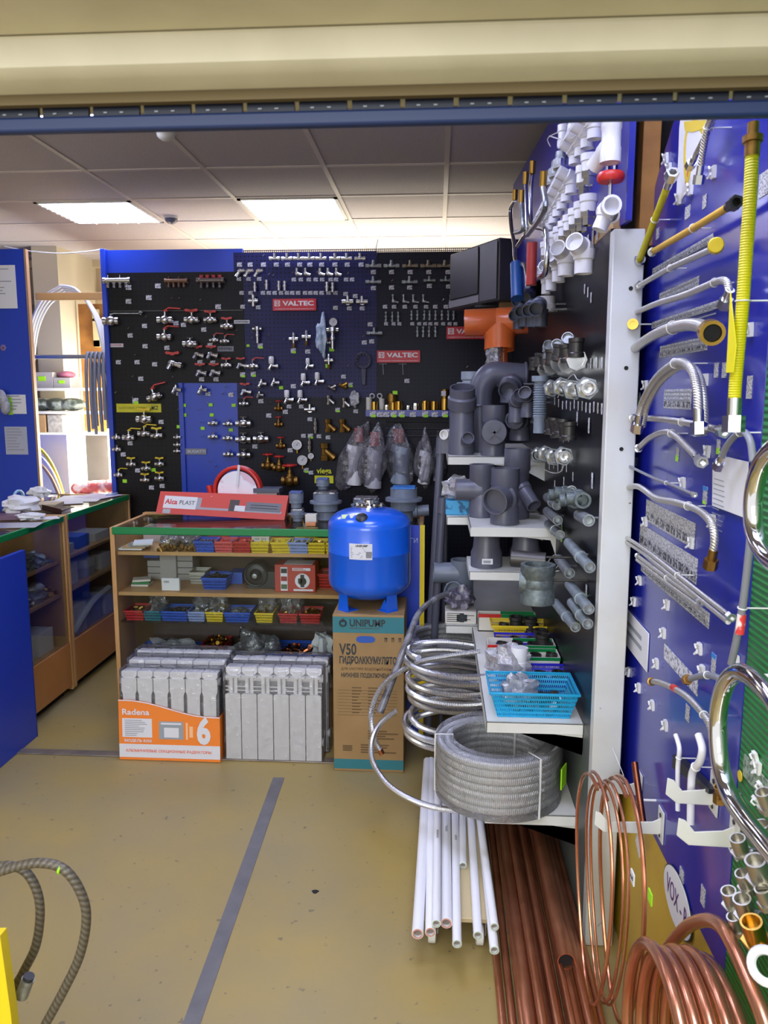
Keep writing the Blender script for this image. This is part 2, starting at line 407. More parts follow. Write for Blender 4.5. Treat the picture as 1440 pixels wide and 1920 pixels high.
# front wall over the opening: a stepped, cream painted lintel
lint = MB()
prof = [(0.965, 1.926), (0.858, 1.926), (0.846, 1.934), (0.842, 1.962), (0.80, 1.966), (0.70, 1.968), (0.69, 2.05), (0.69, 2.75), (0.965, 2.75)]
lint.prism(prof, (-1.6, 0, 0), Y, Z, (2.35, 0, 0))
cream = mat('cream_beam_paint', (222, 214, 186), 0.55, noise=(7, (208, 200, 172)), speck=(5.2, (150, 128, 88), 0.71), bump=(14, 0.2))
struct('wall_front', lint, cream, 0.003)
struct('trim_5', MB().lohi((-1.6, 0.8385, 1.9615), (0.75, 0.8435, 1.9650)), mat('beam_groove', (120, 112, 84), 0.7))
struct('trim_3', MB().lohi((-1.6, 0.896, 1.9150), (0.75, 0.906, 1.9255)), mat('brown_edge', (112, 96, 62), 0.7))  # narrow brown strip along the lower edge of the beam
# rolled shutter: its bottom bar and the slotted curtain above
sh = thing('roller_shutter', 'dark blue rolled up shutter under the cream beam', 'shutter', (0, 0.93, 1.886))
part('bottom_bar', MB().lohi((-1.6, 0.903, 1.8895), (0.75, 0.917, 1.9055)), BLUEDK, sh, bev=0.003)
sl = MB()
for i in range(-26, 13):
    a = i * 0.058 + 0.02
    sl.lohi((a, 0.912, 1.9045), (a + 0.0525, 0.918, 1.9235))
part('slotted_curtain', sl, mat('shutter_slats', (22, 28, 46), 0.5), sh)
sl = MB()
for i in range(-26, 13):
    for k in range(1, 3):
        a = i * 0.058 + 0.014 + k * 0.0185
        sl.lohi((a, 0.9105, 1.9095), (a + 0.004, 0.9121, 1.911))
part('stud_row', sl, mat('grey_studs', (150, 156, 160), 0.4), sh, stuff=True)

def lamp(i, x0, y0, label):
    l = thing('ceiling_light', label, 'ceiling light', (x0 + 0.3, y0 + 0.3, H_C))
    fr = MB(); a, b = x0 + 0.012, x0 + 0.593; c, d = y0 + 0.012, y0 + 0.585
    fr.lohi((a, c, H_C - 0.012), (b, c + 0.02, H_C)).lohi((a, d - 0.02, H_C - 0.012), (b, d, H_C)).lohi((a, c, H_C - 0.012), (a + 0.02, d, H_C)).lohi((b - 0.02, c, H_C - 0.012), (b, d, H_C))
    part('frame', fr, WHITEM, l)
    part('diffuser', MB().lohi((a + 0.02, c + 0.02, H_C - 0.006), (b - 0.02, d - 0.02, H_C - 0.002)), mat('lamp_diffuser', (212, 218, 255), 0.5, emit=LAMP), l)
    lv = MB()
    for k in range(1, 4): lv.lohi((a + 0.14 * k, c + 0.02, H_C - 0.02), (a + 0.14 * k + 0.004, d - 0.02, H_C - 0.006))
    for k in range(1, 9): lv.lohi((a + 0.02, c + 0.062 * k, H_C - 0.018), (b - 0.02, c + 0.062 * k + 0.003, H_C - 0.006))
    part('louvre', lv, mat('lamp_louvre', (230, 230, 230), 0.4), l)
lamp(1, -1.175, 4.679, 'lit square ceiling lamp above the top of the back board')
lamp(2, -2.385, 4.679, 'lit square ceiling lamp above the gap to the storeroom')
lamp(3, -1.78, 2.891, 'lit square ceiling lamp just peeking under the shutter bar at the left')
lamp(4, -0.57, 2.294, 'added square ceiling lamp, unseen above the shutter bar, to the right')  # unseen lamp, added to brighten the middle of the shop
lamp(5, -0.57, 1.10, 'added unseen square ceiling lamp just inside the shutter, above the hose boards')  # added out of view to light the top of the white post
lamp(6, 0.035, 1.10, 'added unseen square ceiling lamp just inside the shutter, nearest the right wall')  # another unseen lamp, added for more light on post and hose boards

# smoke detectors
for nm, p, r, m_, lb in (('smoke_detector', aZ(321, 412, 2.70), 0.046, GREYPP, 'small dark round smoke detector on the ceiling grid'),
                         ('ceiling_sensor', aZ(311, 252, 2.70), 0.045, WHITEM, 'pale round sensor on the ceiling close to the shutter bar')):
    d = thing(nm, lb, 'detector', (p.x, p.y, H_C))
    part('base', MB().lathe((p.x, p.y, H_C), (p.x, p.y, 2.6), [(0, 0), (0, r), (0.014, r), (0.016, 0)], 20), WHITEM, d)
    part('dome', MB().lathe((p.x, p.y, H_C - 0.014), (p.x, p.y, 2.6), [(0, r * .9), (0.016, r * .82), (0.03, r * .45), (0.034, 0)], 20), m_, d)

# floor strip and tape
struct('trim_4', MB().lohi((-2.6, 3.235, 0), (-0.2, 3.285, 0.006)), mat('threshold_metal', (140, 128, 112), 0.45, 0.3, noise=(9, (112, 102, 92))), 0.003)
solo('floor_tape', MB().prism([(-0.676, 3.095), (-0.628, 3.095), (-0.592, 1.79), (-0.588, 1.55), (-0.636, 1.55), (-0.638, 1.79)], (0, 0, 0.0005), X, Y, (0, 0, 0.0012)), GREYTAPE,
     'strip of grey tape stuck along the yellow floor', 'tape', loc=(-0.63, 2.4, 0))
solo('floor_stain', MB().prism([(math.cos(a) * 0.011 * (1 + .25 * math.sin(3 * a)), math.sin(a) * 0.010) for a in [k * PI / 8 for k in range(16)]], aZ(591, 1672, 0.0004), X, Y, (0, 0, 0.0008)), DARK,
     'small black chewing gum spot on the floor right of the tape', 'stain', loc=tuple(aZ(591, 1672, 0)))

# ================================================================ back partition and its display boards (plane Y = 4.95)
YB = 4.95
bp = thing('display_wall', 'tall blue laminate display wall standing across the back of the shop', 'display wall', (-0.75, YB + 0.03, 0))
part('side_panel', MB().lohi((-2.085, YB - 0.03, 0), (-2.055, YB + 0.09, 2.49)), BLUEP, bp, bev=0.002)
part('left_bay', MB().lohi((-2.055, YB, 0), (-1.20, YB + 0.04, 2.485)), BLUEP, bp)
part('centre_bay', MB().lohi((-1.198, YB + 0.004, 0), (-0.375, YB + 0.04, 2.46)), mat('navy_board', (34, 36, 92), 0.45), bp)
part('right_bay', MB().lohi((-0.373, YB + 0.008, 0), (0.62, YB + 0.04, 2.44)), mat('dark_board', (24, 24, 44), 0.5), bp)
part('divider', MB().lohi((-1.628, YB - 0.02, 0), (-1.60, YB + 0.01, aY(320, 718, YB).z)), BLUEP, bp)
def pegs(name, x0, x1, z0, z1, y, m_): return part(name, MB().lohi((x0, y - 0.006, z0), (x1, y, z1)), m_, bp)
PB = grid_mat('black_pegboard', (16, 13, 17), (5, 5, 6), 0.03, 0.2, 0.45, spec=0.25)
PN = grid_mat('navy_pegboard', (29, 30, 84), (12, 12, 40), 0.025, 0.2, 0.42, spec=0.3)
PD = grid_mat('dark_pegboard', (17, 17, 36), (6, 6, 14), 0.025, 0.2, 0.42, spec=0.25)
z718 = aY(320, 718, YB).z
pegs('pegboard', aY(206, 600, YB).x, -1.2, z718, aY(300, 511, YB).z, YB, PB)
pegs('pegboard', aY(208, 800, YB).x, -1.63, 0.3, z718 - .001, YB, PB)
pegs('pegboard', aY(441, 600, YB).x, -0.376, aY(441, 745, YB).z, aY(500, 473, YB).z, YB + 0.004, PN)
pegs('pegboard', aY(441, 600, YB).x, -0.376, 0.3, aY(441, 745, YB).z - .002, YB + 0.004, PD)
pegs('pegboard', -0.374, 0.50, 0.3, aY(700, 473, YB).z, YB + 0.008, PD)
# perforated metal along the top edge
pf = MB().quad(aY(441, 473, YB) , aY(820, 473, YB), aY(820, 470, YB), aY(441, 470, YB), None)
PERF = grid_mat('perforated_sheet', (60, 56, 60), (0, 0, 0), 0.012, 0.33, 0.4, through=True)
a, b, c = aY(770, 472, YB), aY(850, 472, YB), aY(850, 500, YB)
part('perforated_edge', MB().lohi((-1.198, YB, 2.452), (0.55, YB + 0.003, 2.476)), PERF, bp)
part('frame_corner', MB().prism([(0, 0), (0.30, 0), (0.30, 0.10)], (aY(800, 476, YB).x, YB - 0.008, aY(800, 476, YB).z - 0.085), X, Z, (0, 0.003, 0)), PERF, bp)
part('seam_rail', MB().lohi((aY(197, 583, YB).x, YB - 0.010, aY(300, 583, YB).z - 0.002), (-1.205, YB - 0.006, aY(300, 583, YB).z + 0.002)), mat('seam_metal', (90, 88, 84), 0.4, 0.6), bp)
solo('antenna_wire', MB().sweep(curve([aY(704, 472, YB + .02), aY(706, 460, YB + .02), aY(709, 449, YB + .02)]), 0.002, 6), BLACKP, 'thin black wire sticking up from the top of the back board', 'wire', loc=tuple(aY(704, 472, YB + .02)))

# tall blue board left of the gap, with its papers
lp = thing('partition_board', 'tall blue laminate board with papers, left of the storeroom gap', 'board', (-2.9, YB, 0))
part('panel', MB().lohi((-3.9, YB, 0), (-2.585, YB + 0.03, 2.50)), BLUEP, lp)
part('edge_strip', MB().lohi((-2.585, YB - 0.002, 0), (-2.572, YB + 0.032, 2.50)), mat('bare_board_edge', (170, 132, 96), 0.6), lp)
def sheet(x0, y0, x1, y1, label, name='notice', m_=PAPER, rows=9, tilt=0, pm=None, y=YB):
    a, b = aY(x0, y1, y), aY(x1, y0, y); w, h = b.x - a.x, b.z - a.z
    t = thing(name, label, 'notice', (a.x + w / 2, y, a.z), (0, tilt, 0))
    part('sheet', MB().box((0, -0.002, h / 2), (w, 0.002, h)), m_, t, w=False, bev=0.0)
    if rows: part('print', lines((-w * .42, -0.0034, h * .9), X, Z, w * .84, rows, h * .85 / rows, h * .25 / rows, (0, -0.0004, 0), int(x0)), pm or mat('faint_print', (150, 150, 160), 0.6), t, w=False)
    return t
sheet(-70, 497, 28, 579, 'large white notice at the top of the blue board left of the gap', rows=12)
nt = sheet(12, 740, 48, 776, 'white notice with a column of lime stickers on the blue board', rows=5)
st = aY(17, 744, YB)
for k in range(6): part('lime_sticker', MB().box((st.x + 0.006, YB - 0.0045, st.z - 0.012 - k * 0.019), (0.03, 0.001, 0.015)), LIME, nt)
sheet(12, 800, 50, 852, 'greyish notice low on the blue board left of the gap', m_=mat('grey_paper', (176, 180, 196), 0.6), rows=8)
pr = thing('sticker', 'small round flower sticker on the blue board left of the gap', 'sticker', tuple(aY(6, 652, YB)))
fm = MB()
for k in range(6): fm.ball(aY(6, 652, YB - .003) + V((math.cos(k * PI / 3) * .012, 0, math.sin(k * PI / 3) * .012)), 0.009, 0.002, 0.009, 10, 6)
part('petals', fm, mat('mauve_sticker', (128, 112, 168), 0.5), pr)
part('centre', MB().ball(aY(6, 652, YB - .004), 0.008, 0.003, 0.008, 10, 6), mat('brown_sticker', (120, 76, 80), 0.5), pr)
mb = MB()
for k in range(3): mb.ball(aY(2 + k * 4, 745 + k * 9, YB - .05), 0.035, 0.03, 0.05, 10, 7)
solo('bag_bundle', mb, BAGM, 'crumpled clear bag hanging at the left edge of the blue board', 'bag', loc=tuple(aY(4, 775, YB - .05)))

# ================================================================ storeroom seen through the gap
rail_z = aY(110, 669, 5.2).z
solo('hanging_rail', MB().cyl((-2.80, 5.2, rail_z), (-2.06, 5.2, rail_z), 0.014, 14), mat('grey_rail', (140, 146, 152), 0.35, 0.6), 'grey tube rail across the storeroom gap', 'rail', loc=(-2.43, 5.2, rail_z))
plk = aY(110, 556, 5.08)
solo('timber_batten', MB().lohi((-2.585, 5.06, plk.z - .022), (-2.05, 5.10, plk.z + .022)), WOOD, 'pale timber batten across the top of the storeroom gap', 'batten', loc=(-2.3, 5.08, plk.z), bev=0.002)
# arched bundle of milky hoses behind the batten
ar = thing('hose_coil', 'big arched coil of milky white hose hanging behind the timber batten', 'hose', tuple(aY(125, 760, 5.3)))
for k in range(4):
    pts = [aY(x + k * 4 - 4, y + k * 4, 5.28 + 0.025 * k) for x, y in ((52, 770), (54, 690), (62, 610), (84, 560), (112, 540), (122, 536), (150, 545), (180, 590), (196, 650), (202, 700), (204, 760))]
    part('hose', MB().sweep(curve(pts, 6), 0.0095, 8), CLEARH, ar)
    q = aY(122 + 6 * k, 553, 5.28 + 0.025 * k); part('tie_strap', MB().cyl(q + V((0, 0, -.01)), (q.x, 5.09, plk.z), 0.004, 6), WHITEP, ar)
# grey hoses hung on the rail
for k in range(5):
    x = 166 + k * 8; yy = 5.2 + 0.0
    p0 = aY(x, 668, 5.2)
    pts = [p0 + V((-.01, -.03, -.5 + .02 * k)), p0 + V((-.01, -.035, -.25)), p0 + V((-.005, -.03, -.05)), p0 + V((0, 0, .0235)), p0 + V((.005, .03, -.05)), p0 + V((.01 + .012 * k, .035, -.25)), p0 + V((.012 + .014 * k, .03, -.52 + .02 * k))]
    solo('grey_hose', MB().sweep(curve(pts, 6), 0.011, 8), GREYHOSE, f'grey hose looped over the storeroom rail, {nth(k)} from left', 'hose', 'grey hoses on the storeroom rail', loc=tuple(p0))
# shelving with boxes
sz = [aY(110, 728, 6.0).z, aY(110, 770, 6.0).z, aY(110, 808, 6.0).z]
shv = thing('storage_shelf', 'pale shelf unit with boxes inside the storeroom', 'shelf', (-2.85, 6.0, 0))
for k, z in enumerate((sz[0], sz[1], sz[2], 0.9)):
    part('shelf', MB().lohi((-3.35, 5.75, z - 0.02), (-2.45, 6.05, z)), WHITEM, shv)
part('upright', MB().lohi((-3.37, 5.75, 0), (-3.35, 6.05, 1.75)), WOOD, shv)
part('upright', MB().lohi((-2.45, 5.75, 0), (-2.43, 6.05, 1.75)), WHITEM, shv)
part('back_panel', MB().lohi((-3.35, 6.03, 0), (-2.45, 6.045, sz[2])), WHITEM, shv)
def cardbox(name, c, d, m_, label, cat='box', group=None, rz=0, flap=True, stick=None):
    t = thing(name, label, cat, c, (0, 0, rz), group)
    part('carton', MB().box((0, 0, d[2] / 2), d), m_, t, w=False, bev=0.002)
    if flap: part('lid', MB().box((0, 0, d[2] - 0.004), (d[0] * 1.02, d[1] * 1.02, 0.010)), m_, t, w=False)
    if stick: part('sticker', MB().box((0, -d[1] / 2 - .001, d[2] * .6), (d[0] * .35, 0.002, d[2] * .3)), stick, t, w=False)
    return t
GREYBOX = mat('grey_cardboard', (176, 172, 166), 0.6); PINKW = mat('pink_wrap', (214, 130, 150), 0.4)
cardbox('storage_box', (aY(94, 727, 5.9).x, 5.88, sz[0]), (0.165, 0.2, 0.115), GREYBOX, 'grey box with a lime sticker, left one on the upper storeroom shelf', stick=LIME)
cardbox('storage_box', (aY(130, 727, 5.9).x, 5.88, sz[0]), (0.13, 0.2, 0.075), GREYBOX, 'lower grey box with a lime sticker beside the taller one in the storeroom', stick=LIME)
solo('wrapped_bundle', MB().ball((aY(128, 706, 5.9).x, 5.88, sz[0] + 0.10), 0.065, 0.07, 0.028, 14, 8), PINKW, 'pink wrapped bundle lying on the lower grey box in the storeroom', 'bundle', loc=(aY(128, 706, 5.9).x, 5.88, sz[0] + 0.075))
cardbox('storage_box', (aY(67, 727, 5.9).x, 5.88, sz[0]), (0.05, 0.2, 0.07), mat('mint_box', (120, 190, 170), 0.5), 'small mint green box at the left end of the storeroom shelf', flap=False)
db = MB()
for k in range(3): db.ball((aY(80 + k * 28, 760, 5.9).x, 5.9, sz[1] + 0.05), 0.11, 0.08, 0.05, 12, 8)
solo('dark_package', db, mat('dark_green_film', (62, 72, 66), 0.3, noise=(14, (150, 158, 150), (0.5, 0.6))), 'dark wrapped packages on the second storeroom shelf', 'package', loc=(aY(108, 768, 5.9).x, 5.9, sz[1]))
cardbox('storage_box', (aY(86, 806, 5.9).x, 5.88, sz[2]), (0.125, 0.2, 0.13), CARD, 'brown box on the third storeroom shelf', flap=False)
cardbox('storage_box', (aY(118, 806, 5.9).x, 5.88, sz[2]), (0.115, 0.2, 0.13), mat('patterned_box', (190, 186, 178), 0.5, noise=(40, (150, 146, 140))), 'pale patterned box beside the brown box on the third storeroom shelf', flap=False)
# timber door frame
dfm = thing('door_2', 'orange timber door with a small pane in the storeroom', 'door', (-2.3, 6.3, 0))
a0, a1 = aY(146, 570, 6.3), aY(204, 660, 6.3)
part('leaf', MB().lohi((a0.x, 6.3, 0), (a1.x + .35, 6.34, a0.z)), RAWWOOD, dfm)
c0, c1 = aY(180, 580, 6.28), aY(230, 650, 6.28)
part('pane', MB().lohi((c0.x + .02, 6.285, c1.z + .05), (c1.x, 6.29, c0.z - .12)), DARK, dfm)
part('pane_frame', MB().lohi((c0.x - .03, 6.27, c1.z), (c0.x + .02, 6.30, c0.z)).lohi((c0.x - .03, 6.27, c1.z), (c1.x, 6.30, c1.z + .05)).lohi((c0.x - .03, 6.27, c1.z + .2), (c1.x, 6.30, c1.z + .22)), mat('cream_frame', (214, 200, 150), 0.5), dfm)
dfm['kind'] = 'structure'
del dfm['category'], dfm['label']
# bright stacked stock low in the gap
cardbox('storage_box', (aY(100, 850, 5.6).x - .03, 5.6, 0.9), (0.42, 0.3, 0.42), WHITEP, 'big white carton low in the storeroom gap', flap=False)
cl = thing('hose_coil', 'loose coil of yellow and white hose on the floor of the storeroom gap', 'hose', (-2.75, 5.35, 0.85))
for k in range(3):
    part('hose', MB().sweep(curve([aY(x, y + 14 * k, 5.3 - .02 * k) for x, y in ((54, 838), (75, 842), (96, 868), (112, 905), (120, 935))], 6), 0.012, 8), (YELLOWP, CLEARH, CARD)[k], cl)
rb = MB()
for k in range(5): rb.ball(V((aY(150 + 14 * k, 898, 5.45).x, 5.45, aY(212, 918, 5.75).z + 0.045 + .004 * k)), 0.07, 0.06, 0.05, 10, 7)
solo('wrapped_bundle', rb, mat('red_film', (206, 96, 92), 0.25, noise=(16, (232, 214, 210), (0.45, 0.6))), 'red and clear wrapped goods behind the left counter in the gap', 'bundle', loc=tuple(aY(180, 915, 5.3)))
hc = MB().lohi(tuple(aY(42, 1100, 5.3)), tuple(aY(212, 918, 5.75)))
solo('storage_cabinet', hc, WHITEM, 'white low cabinet standing in the storeroom gap behind the left counter', 'cabinet', loc=(-2.45, 5.4, 0), bev=0.004)
solo('slack_wire', MB().sweep(curve([aY(8, 462, YB - .01), aY(50, 470, YB + .05), aY(110, 475, YB + .1), aY(160, 472, YB + .05), aY(190, 468, YB)], 6), 0.004, 6), CLEARH, 'slack white cable strung over the storeroom gap', 'cable', loc=tuple(aY(8, 462, YB)))

# ================================================================ glass showcases
INNER = mat('showcase_back', (88, 68, 54), 0.6)
def basket(c, w, d, h, m_, label, group=None, rz=0, taper=0.86, cat='basket'):
    """Small plastic bin with pierced, sloping sides and a rim."""
    t = thing('plastic_basket', label, cat, c, (0, 0, rz), group)
    mb = MB(); th = 0.0018; a, b = w / 2, d / 2; p, q = a * taper, b * taper
    for (x0, y0, x1, y1, L) in ((-1, -1, 1, -1, w), (1, -1, 1, 1, d), (1, 1, -1, 1, w), (-1, 1, -1, -1, d)):
        mb.quad((x0 * p, y0 * q, 0.002), (x1 * p, y1 * q, 0.002), (x1 * a, y1 * b, h), (x0 * a, y0 * b, h), [(0, 0), (L, 0), (L, h), (0, h)])
    part('bin_wall', mb, m_[0], t, w=False)
    part('bin_floor', MB().box((0, 0, 0.0015), (2 * p, 2 * q, 0.003)), m_[1], t, w=False)
    r = MB(); k = 0.008
    r.lohi((-a - .003, -b - .003, h - k), (a + .003, -b + .002, h)).lohi((-a - .003, b - .002, h - k), (a + .003, b + .003, h))
    r.lohi((-a - .003, -b, h - k), (-a + .002, b, h)).lohi((a - .002, -b, h - k), (a + .003, b, h))
    part('rim', r, m_[1], t, w=False, bev=0.001)
    return t
def bmat(name, col): return (grid_mat(name + '_pierced_plastic', col, (0, 0, 0), 0.012, 0.27, 0.35, through=True, slot=(0.55, 1.3), axes=('X', 'Y'), uv=True), mat(name + '_plastic', col, 0.35))
B_BLUE, B_RED, B_YEL, B_CYAN, B_PINK, B_CLR, B_DKB = bmat('blue_bin', (30, 82, 190)), bmat('red_bin', (186, 40, 42)), bmat('yellow_bin', (226, 196, 40)), bmat('cyan_bin', (28, 158, 206)), bmat('pink_bin', (214, 88, 92)), bmat('lilac_bin', (140, 158, 210)), bmat('deep_blue_bin', (40, 36, 190))
B_TEAL, B_WHT = bmat('teal_bin', (30, 110, 130)), bmat('white_bin', (190, 190, 180))
def heap(c, w, d, h, m_, label, n=40, s=0.012, seed=1, name='small_fittings'):
    """A loose heap of little fittings nobody would count."""
    rnd = random.Random(seed); mb = MB()
    for i in range(n):
        x, y = rnd.uniform(-1, 1), rnd.uniform(-1, 1); z = max(0, 1 - (x * x + y * y) * .5) * h * rnd.uniform(.2, 1)
        p = V(c) + V((x * w / 2, y * d / 2, z)); dr = V((rnd.uniform(-1, 1), rnd.uniform(-1, 1), rnd.uniform(-.5, .5))).normalized() * s
        k = rnd.random()
        if k < .6: mb.pipe(p - dr * .5, p + dr * .5, s * .45, 8)
        else: mb.cyl(p - dr * .4, p + dr * .4, s * .5, 6)
    return solo(name, mb, m_, label, 'fittings', loc=c, kind='stuff')
def blob(c, rx, ry, rz, seed=1, n=18, m=11, amp=0.25):
    rnd = random.Random(seed); mb = MB().ball((0, 0, 0), 1, 1, 1, n, m); ph = [rnd.uniform(0, 6) for _ in range(6)]
    out = []
    for p in mb.v:
        k = 1 + amp * (math.sin(5 * p.x + ph[0]) * math.sin(4 * p.y + ph[1]) + .6 * math.sin(8 * p.z + ph[2] + 3 * p.x) + .4 * math.sin(11 * p.y + ph[3]))
        out.append(V(c) + V((p.x * rx * k, p.y * ry * k, p.z * rz * k)))
    mb.v = out; return mb
def bag(c, rx, ry, rz, label, m_=None, seed=1, group=None, name='plastic_bag'):
    return solo(name, blob(c, rx, ry, rz, seed), m_ or BAGM, label, 'bag', group, loc=(c[0], c[1], c[2] - rz))

# --- middle counter, front at Y = 3.6
MX0, MX1, MY0, MY1, MZ = -1.548, -0.06, 3.60, 4.06, 0.975
zs = [aY(400, 1036, 3.63).z, aY(400, 1111, 3.63).z, aY(400, 1167, 3.63).z, 0.20]
mc = thing('showcase_counter', 'beech and glass showcase counter with green edging across the middle of the shop', 'counter', ((MX0 + MX1) / 2, MY0, 0))
part('side_panel', MB().lohi((MX0, MY0, 0), (MX0 + 0.022, MY1, MZ + .002)), WOOD, mc, bev=0.003)
part('side_panel', MB().lohi((MX1 - 0.022, MY0, 0), (MX1, MY1, MZ + .002)), WOOD, mc, bev=0.003)
part('back_panel', MB().lohi((MX0 + .022, MY1 - 0.01, 0.02), (MX1 - .022, MY1, MZ - .03)), INNER, mc)
part('plinth', MB().lohi((MX0 + .022, MY0 + .02, 0), (MX1 - .022, MY0 + .04, 0.18)), WOOD, mc)
part('shelf', MB().lohi((MX0 + .022, MY0 + .03, zs[0] - .018), (MX1 - .022, MY1 - .012, zs[0])), WOOD, mc, bev=.001)
part('shelf', MB().lohi((MX0 + .022, MY0 + .015, zs[1] - .018), (MX1 - .022, MY1 - .012, zs[1])), WOOD, mc, bev=.001)
part('glass_shelf', MB().lohi((MX0 + .022, MY0 + .02, zs[2] - .006), (MX1 - .022, MY1 - .012, zs[2])), GLASS, mc)
part('shelf', MB().lohi((MX0 + .022, MY0 + .02, zs[3] - .018), (MX1 - .022, MY1 - .012, zs[3])), WOOD, mc)
part('top_glass', MB().lohi((MX0 + .022, MY0 + .012, MZ - .006), (MX1 - .022, MY1, MZ)), GLASS, mc)
part('front_glass', MB().lohi((MX0 + .022, MY0 + .006, 0.18), (MX1 - .022, MY0 + .010, MZ - .032)), GLASS, mc)
part('green_edging', MB().lohi((MX0 + .012, MY0 - .004, MZ - .032), (MX1 - .004, MY0 + .014, MZ + .003)), GREENE, mc, bev=.004)
part('top_rim', MB().lohi((MX0, MY1 - .03, MZ), (MX1, MY1 + .01, MZ + .008)), WOOD, mc)

def sx(x, z, y=3.68): return V((aY(x, 1000, y).x, y, z))
row = [(389, B_BLUE, .098, 'blue bin of dark fittings, first bin from left on the top counter shelf'), (424, B_PINK, .092, 'pink bin on the top counter shelf beside the blue bin'),
       (458, B_RED, .088, 'red bin on the top counter shelf under the green edge'), (491, B_YEL, .09, 'yellow bin holding a white printed carton on the top counter shelf'),
       (529, B_YEL, .098, 'tilted yellow bin to the right of the white printed carton'), (563, B_CLR, .098, 'pale lilac bin on the top counter shelf'),
       (596, B_YEL, .09, 'yellow bin on the top counter shelf beside the lilac one'), (629, B_YEL, .085, 'yellow bin on the top counter shelf half behind the blue tank')]
for i, (x, m_, w_, lb) in enumerate(row):
    c = sx(x, zs[0] + .001); basket(c, w_, .12, .055, m_, lb, 'bins on the top counter shelf', rz=(0.1 if i == 4 else 0))
    heap(c + V((0, 0, .025)), w_ * .7, .08, .028, [BLACKP, REDP, REDP, YELLOWP, YELLOWP, STEEL, BRASS, BRASS][i], 'little fittings filling the ' + lb.split(' on ')[0].split(' holding')[0].split(' to ')[0].split(',')[0] + f', {nth(i)} bin', 26, .016, i)
ct = cardbox('printed_carton', sx(490, zs[0] + .03, 3.70), (.085, .05, .075), CARDW, 'small white printed carton standing in a yellow bin on the counter shelf', flap=False)
for k in range(3): text('VALK  VALK', .011, PRINT, ct, (0, -.0256, .062 - k * .016), X, Z, w=False)
for i, (x0, x1) in enumerate(((302, 338), (342, 370))):
    c = sx((x0 + x1) / 2, zs[0], 3.70)
    heap(c, (x1 - x0) * .0026, .12, .05, OLDBRASS, ('wide', 'narrow')[i] + ' heap of brass fittings on the top counter shelf', 60, .02, 30 + i, 'brass_fittings')
    bag(c + V((0, .01, .05)), (x1 - x0) * .0013, .06, .045, ('red and clear bag over the wide brass heap', 'clear bag over the narrow brass heap')[i], BAG, 5 + i)
for k in range(4):
    p = sx(250 + k * 6, zs[0] + .004 + .008 * k, 3.70)
    solo('packet', MB().box(p + V((0, 0, .004)), (.12 - .01 * k, .12, .007), M.Rotation(.1 * k, 3, 'Z')), (PAPER, CARD, BAGM, PAPER)[k], ('lowest', 'second', 'third', 'topmost')[k] + ' flat packet in the stack at the left of the top counter shelf', 'packet', 'packets in the showcase', loc=tuple(p))
cardbox('pink_box', sx(300, zs[0], 3.92), (.14, .1, .08), mat('white_red_box', (206, 190, 190), 0.5), 'pale box at the back of the top counter shelf', flap=False)
for i, (x, m_) in enumerate(((415, REDP), (455, mat('mid_blue_box', (50, 90, 190), .5)), (520, REDD), (575, YELLOWP))):
    cardbox('small_box', sx(x, zs[0], 3.93), (.11, .09, .07), m_, ('red', 'blue', 'dark red', 'yellow')[i] + ' box at the back of the top counter shelf behind the bins', flap=False)
# second shelf
S2 = zs[1] + .001
cardbox('white_box', sx(320, S2, 3.90), (.085, .12, .135), mat('dim_white_box', (170, 166, 166), .6), 'tall white box at the back of the second counter shelf', flap=False)
tg = cardbox('label_box', sx(317, S2, 3.655), (.088, .02, .062), PAPER, 'small white box with a number at the front of the second counter shelf', flap=False)
text('3083', .014, PRINT, tg, (-.02, -.0105, .044), X, Z, w=False)
for k in range(4):
    cardbox('flat_box', sx(350, S2 + .034 * k, 3.92), (.09, .12, .031), mat('dim_white_box', (170, 166, 166), .6), ('lowest', 'second', 'third', 'topmost')[k] + ' flat white box in the stack on the second counter shelf', 'box', 'stacked flat boxes', flap=False)
for k in range(3):
    cardbox('flat_box', sx(294, S2 + .034 * k, 3.93), (.07, .12, .031), mat('dim_white_box', (170, 166, 166), .6), ('bottom', 'middle', 'top')[k] + ' flat white box left of the tall white box in the showcase', 'box', 'stacked flat boxes', flap=False)
cardbox('blue_box', sx(288, S2 + .11, 3.93), (.08, .1, .03), mat('mid_blue_box', (50, 90, 190), .5), 'blue box lying on the leftmost stack of flat boxes', flap=False)
for k in range(3):
    p = sx(262, S2 + .012 * k, 3.75); solo('packet', MB().box(p + V((0, 0, .006)), (.085, .07, .010), M.Rotation(.15 * k, 3, 'Z')), (CARDW, GREENE, CARDW)[k], ('bottom', 'middle green', 'top')[k] + ' small packet at the left of the second counter shelf', 'packet', 'packets in the showcase', loc=tuple(p))
basket(sx(373, S2, 3.85), .08, .12, .06, B_WHT, 'white bin on the second counter shelf beside the blue bin')
basket(sx(406, S2, 3.75), .125, .15, .06, B_BLUE, 'wide blue bin on the second counter shelf')
heap(sx(406, S2 + .03, 3.75), .1, .12, .03, BLACKP, 'dark fittings in the wide blue bin on the second counter shelf', 26, .022, 44)
mo = thing('pump_motor', 'round black pump motor lying on the second counter shelf', 'motor', sx(476, S2 + .068, 3.70))
c = sx(476, S2 + .068, 3.70)
part('body', MB().lathe(c + V((0, .13, 0)), c, [(0, 0), (0, .05), (.03, .064), (.09, .066), (.105, .058), (.11, .03), (.12, .022), (.13, 0)], 28), BLACKP, mo)
part('fan_cover', MB().torus(c + V((0, .02, 0)), Y, .055, .006, 28, 6), RUBBER, mo)
part('shaft_cap', MB().lathe(c + V((0, .005, 0)), c + V((0, -.03, 0)), [(0, 0), (0, .014), (.016, .012), (.018, 0)], 14), STEEL, mo)
part('foot', MB().lohi(c + V((-.05, .02, -.068)), c + V((.05, .11, -.05))), BLACKP, mo)
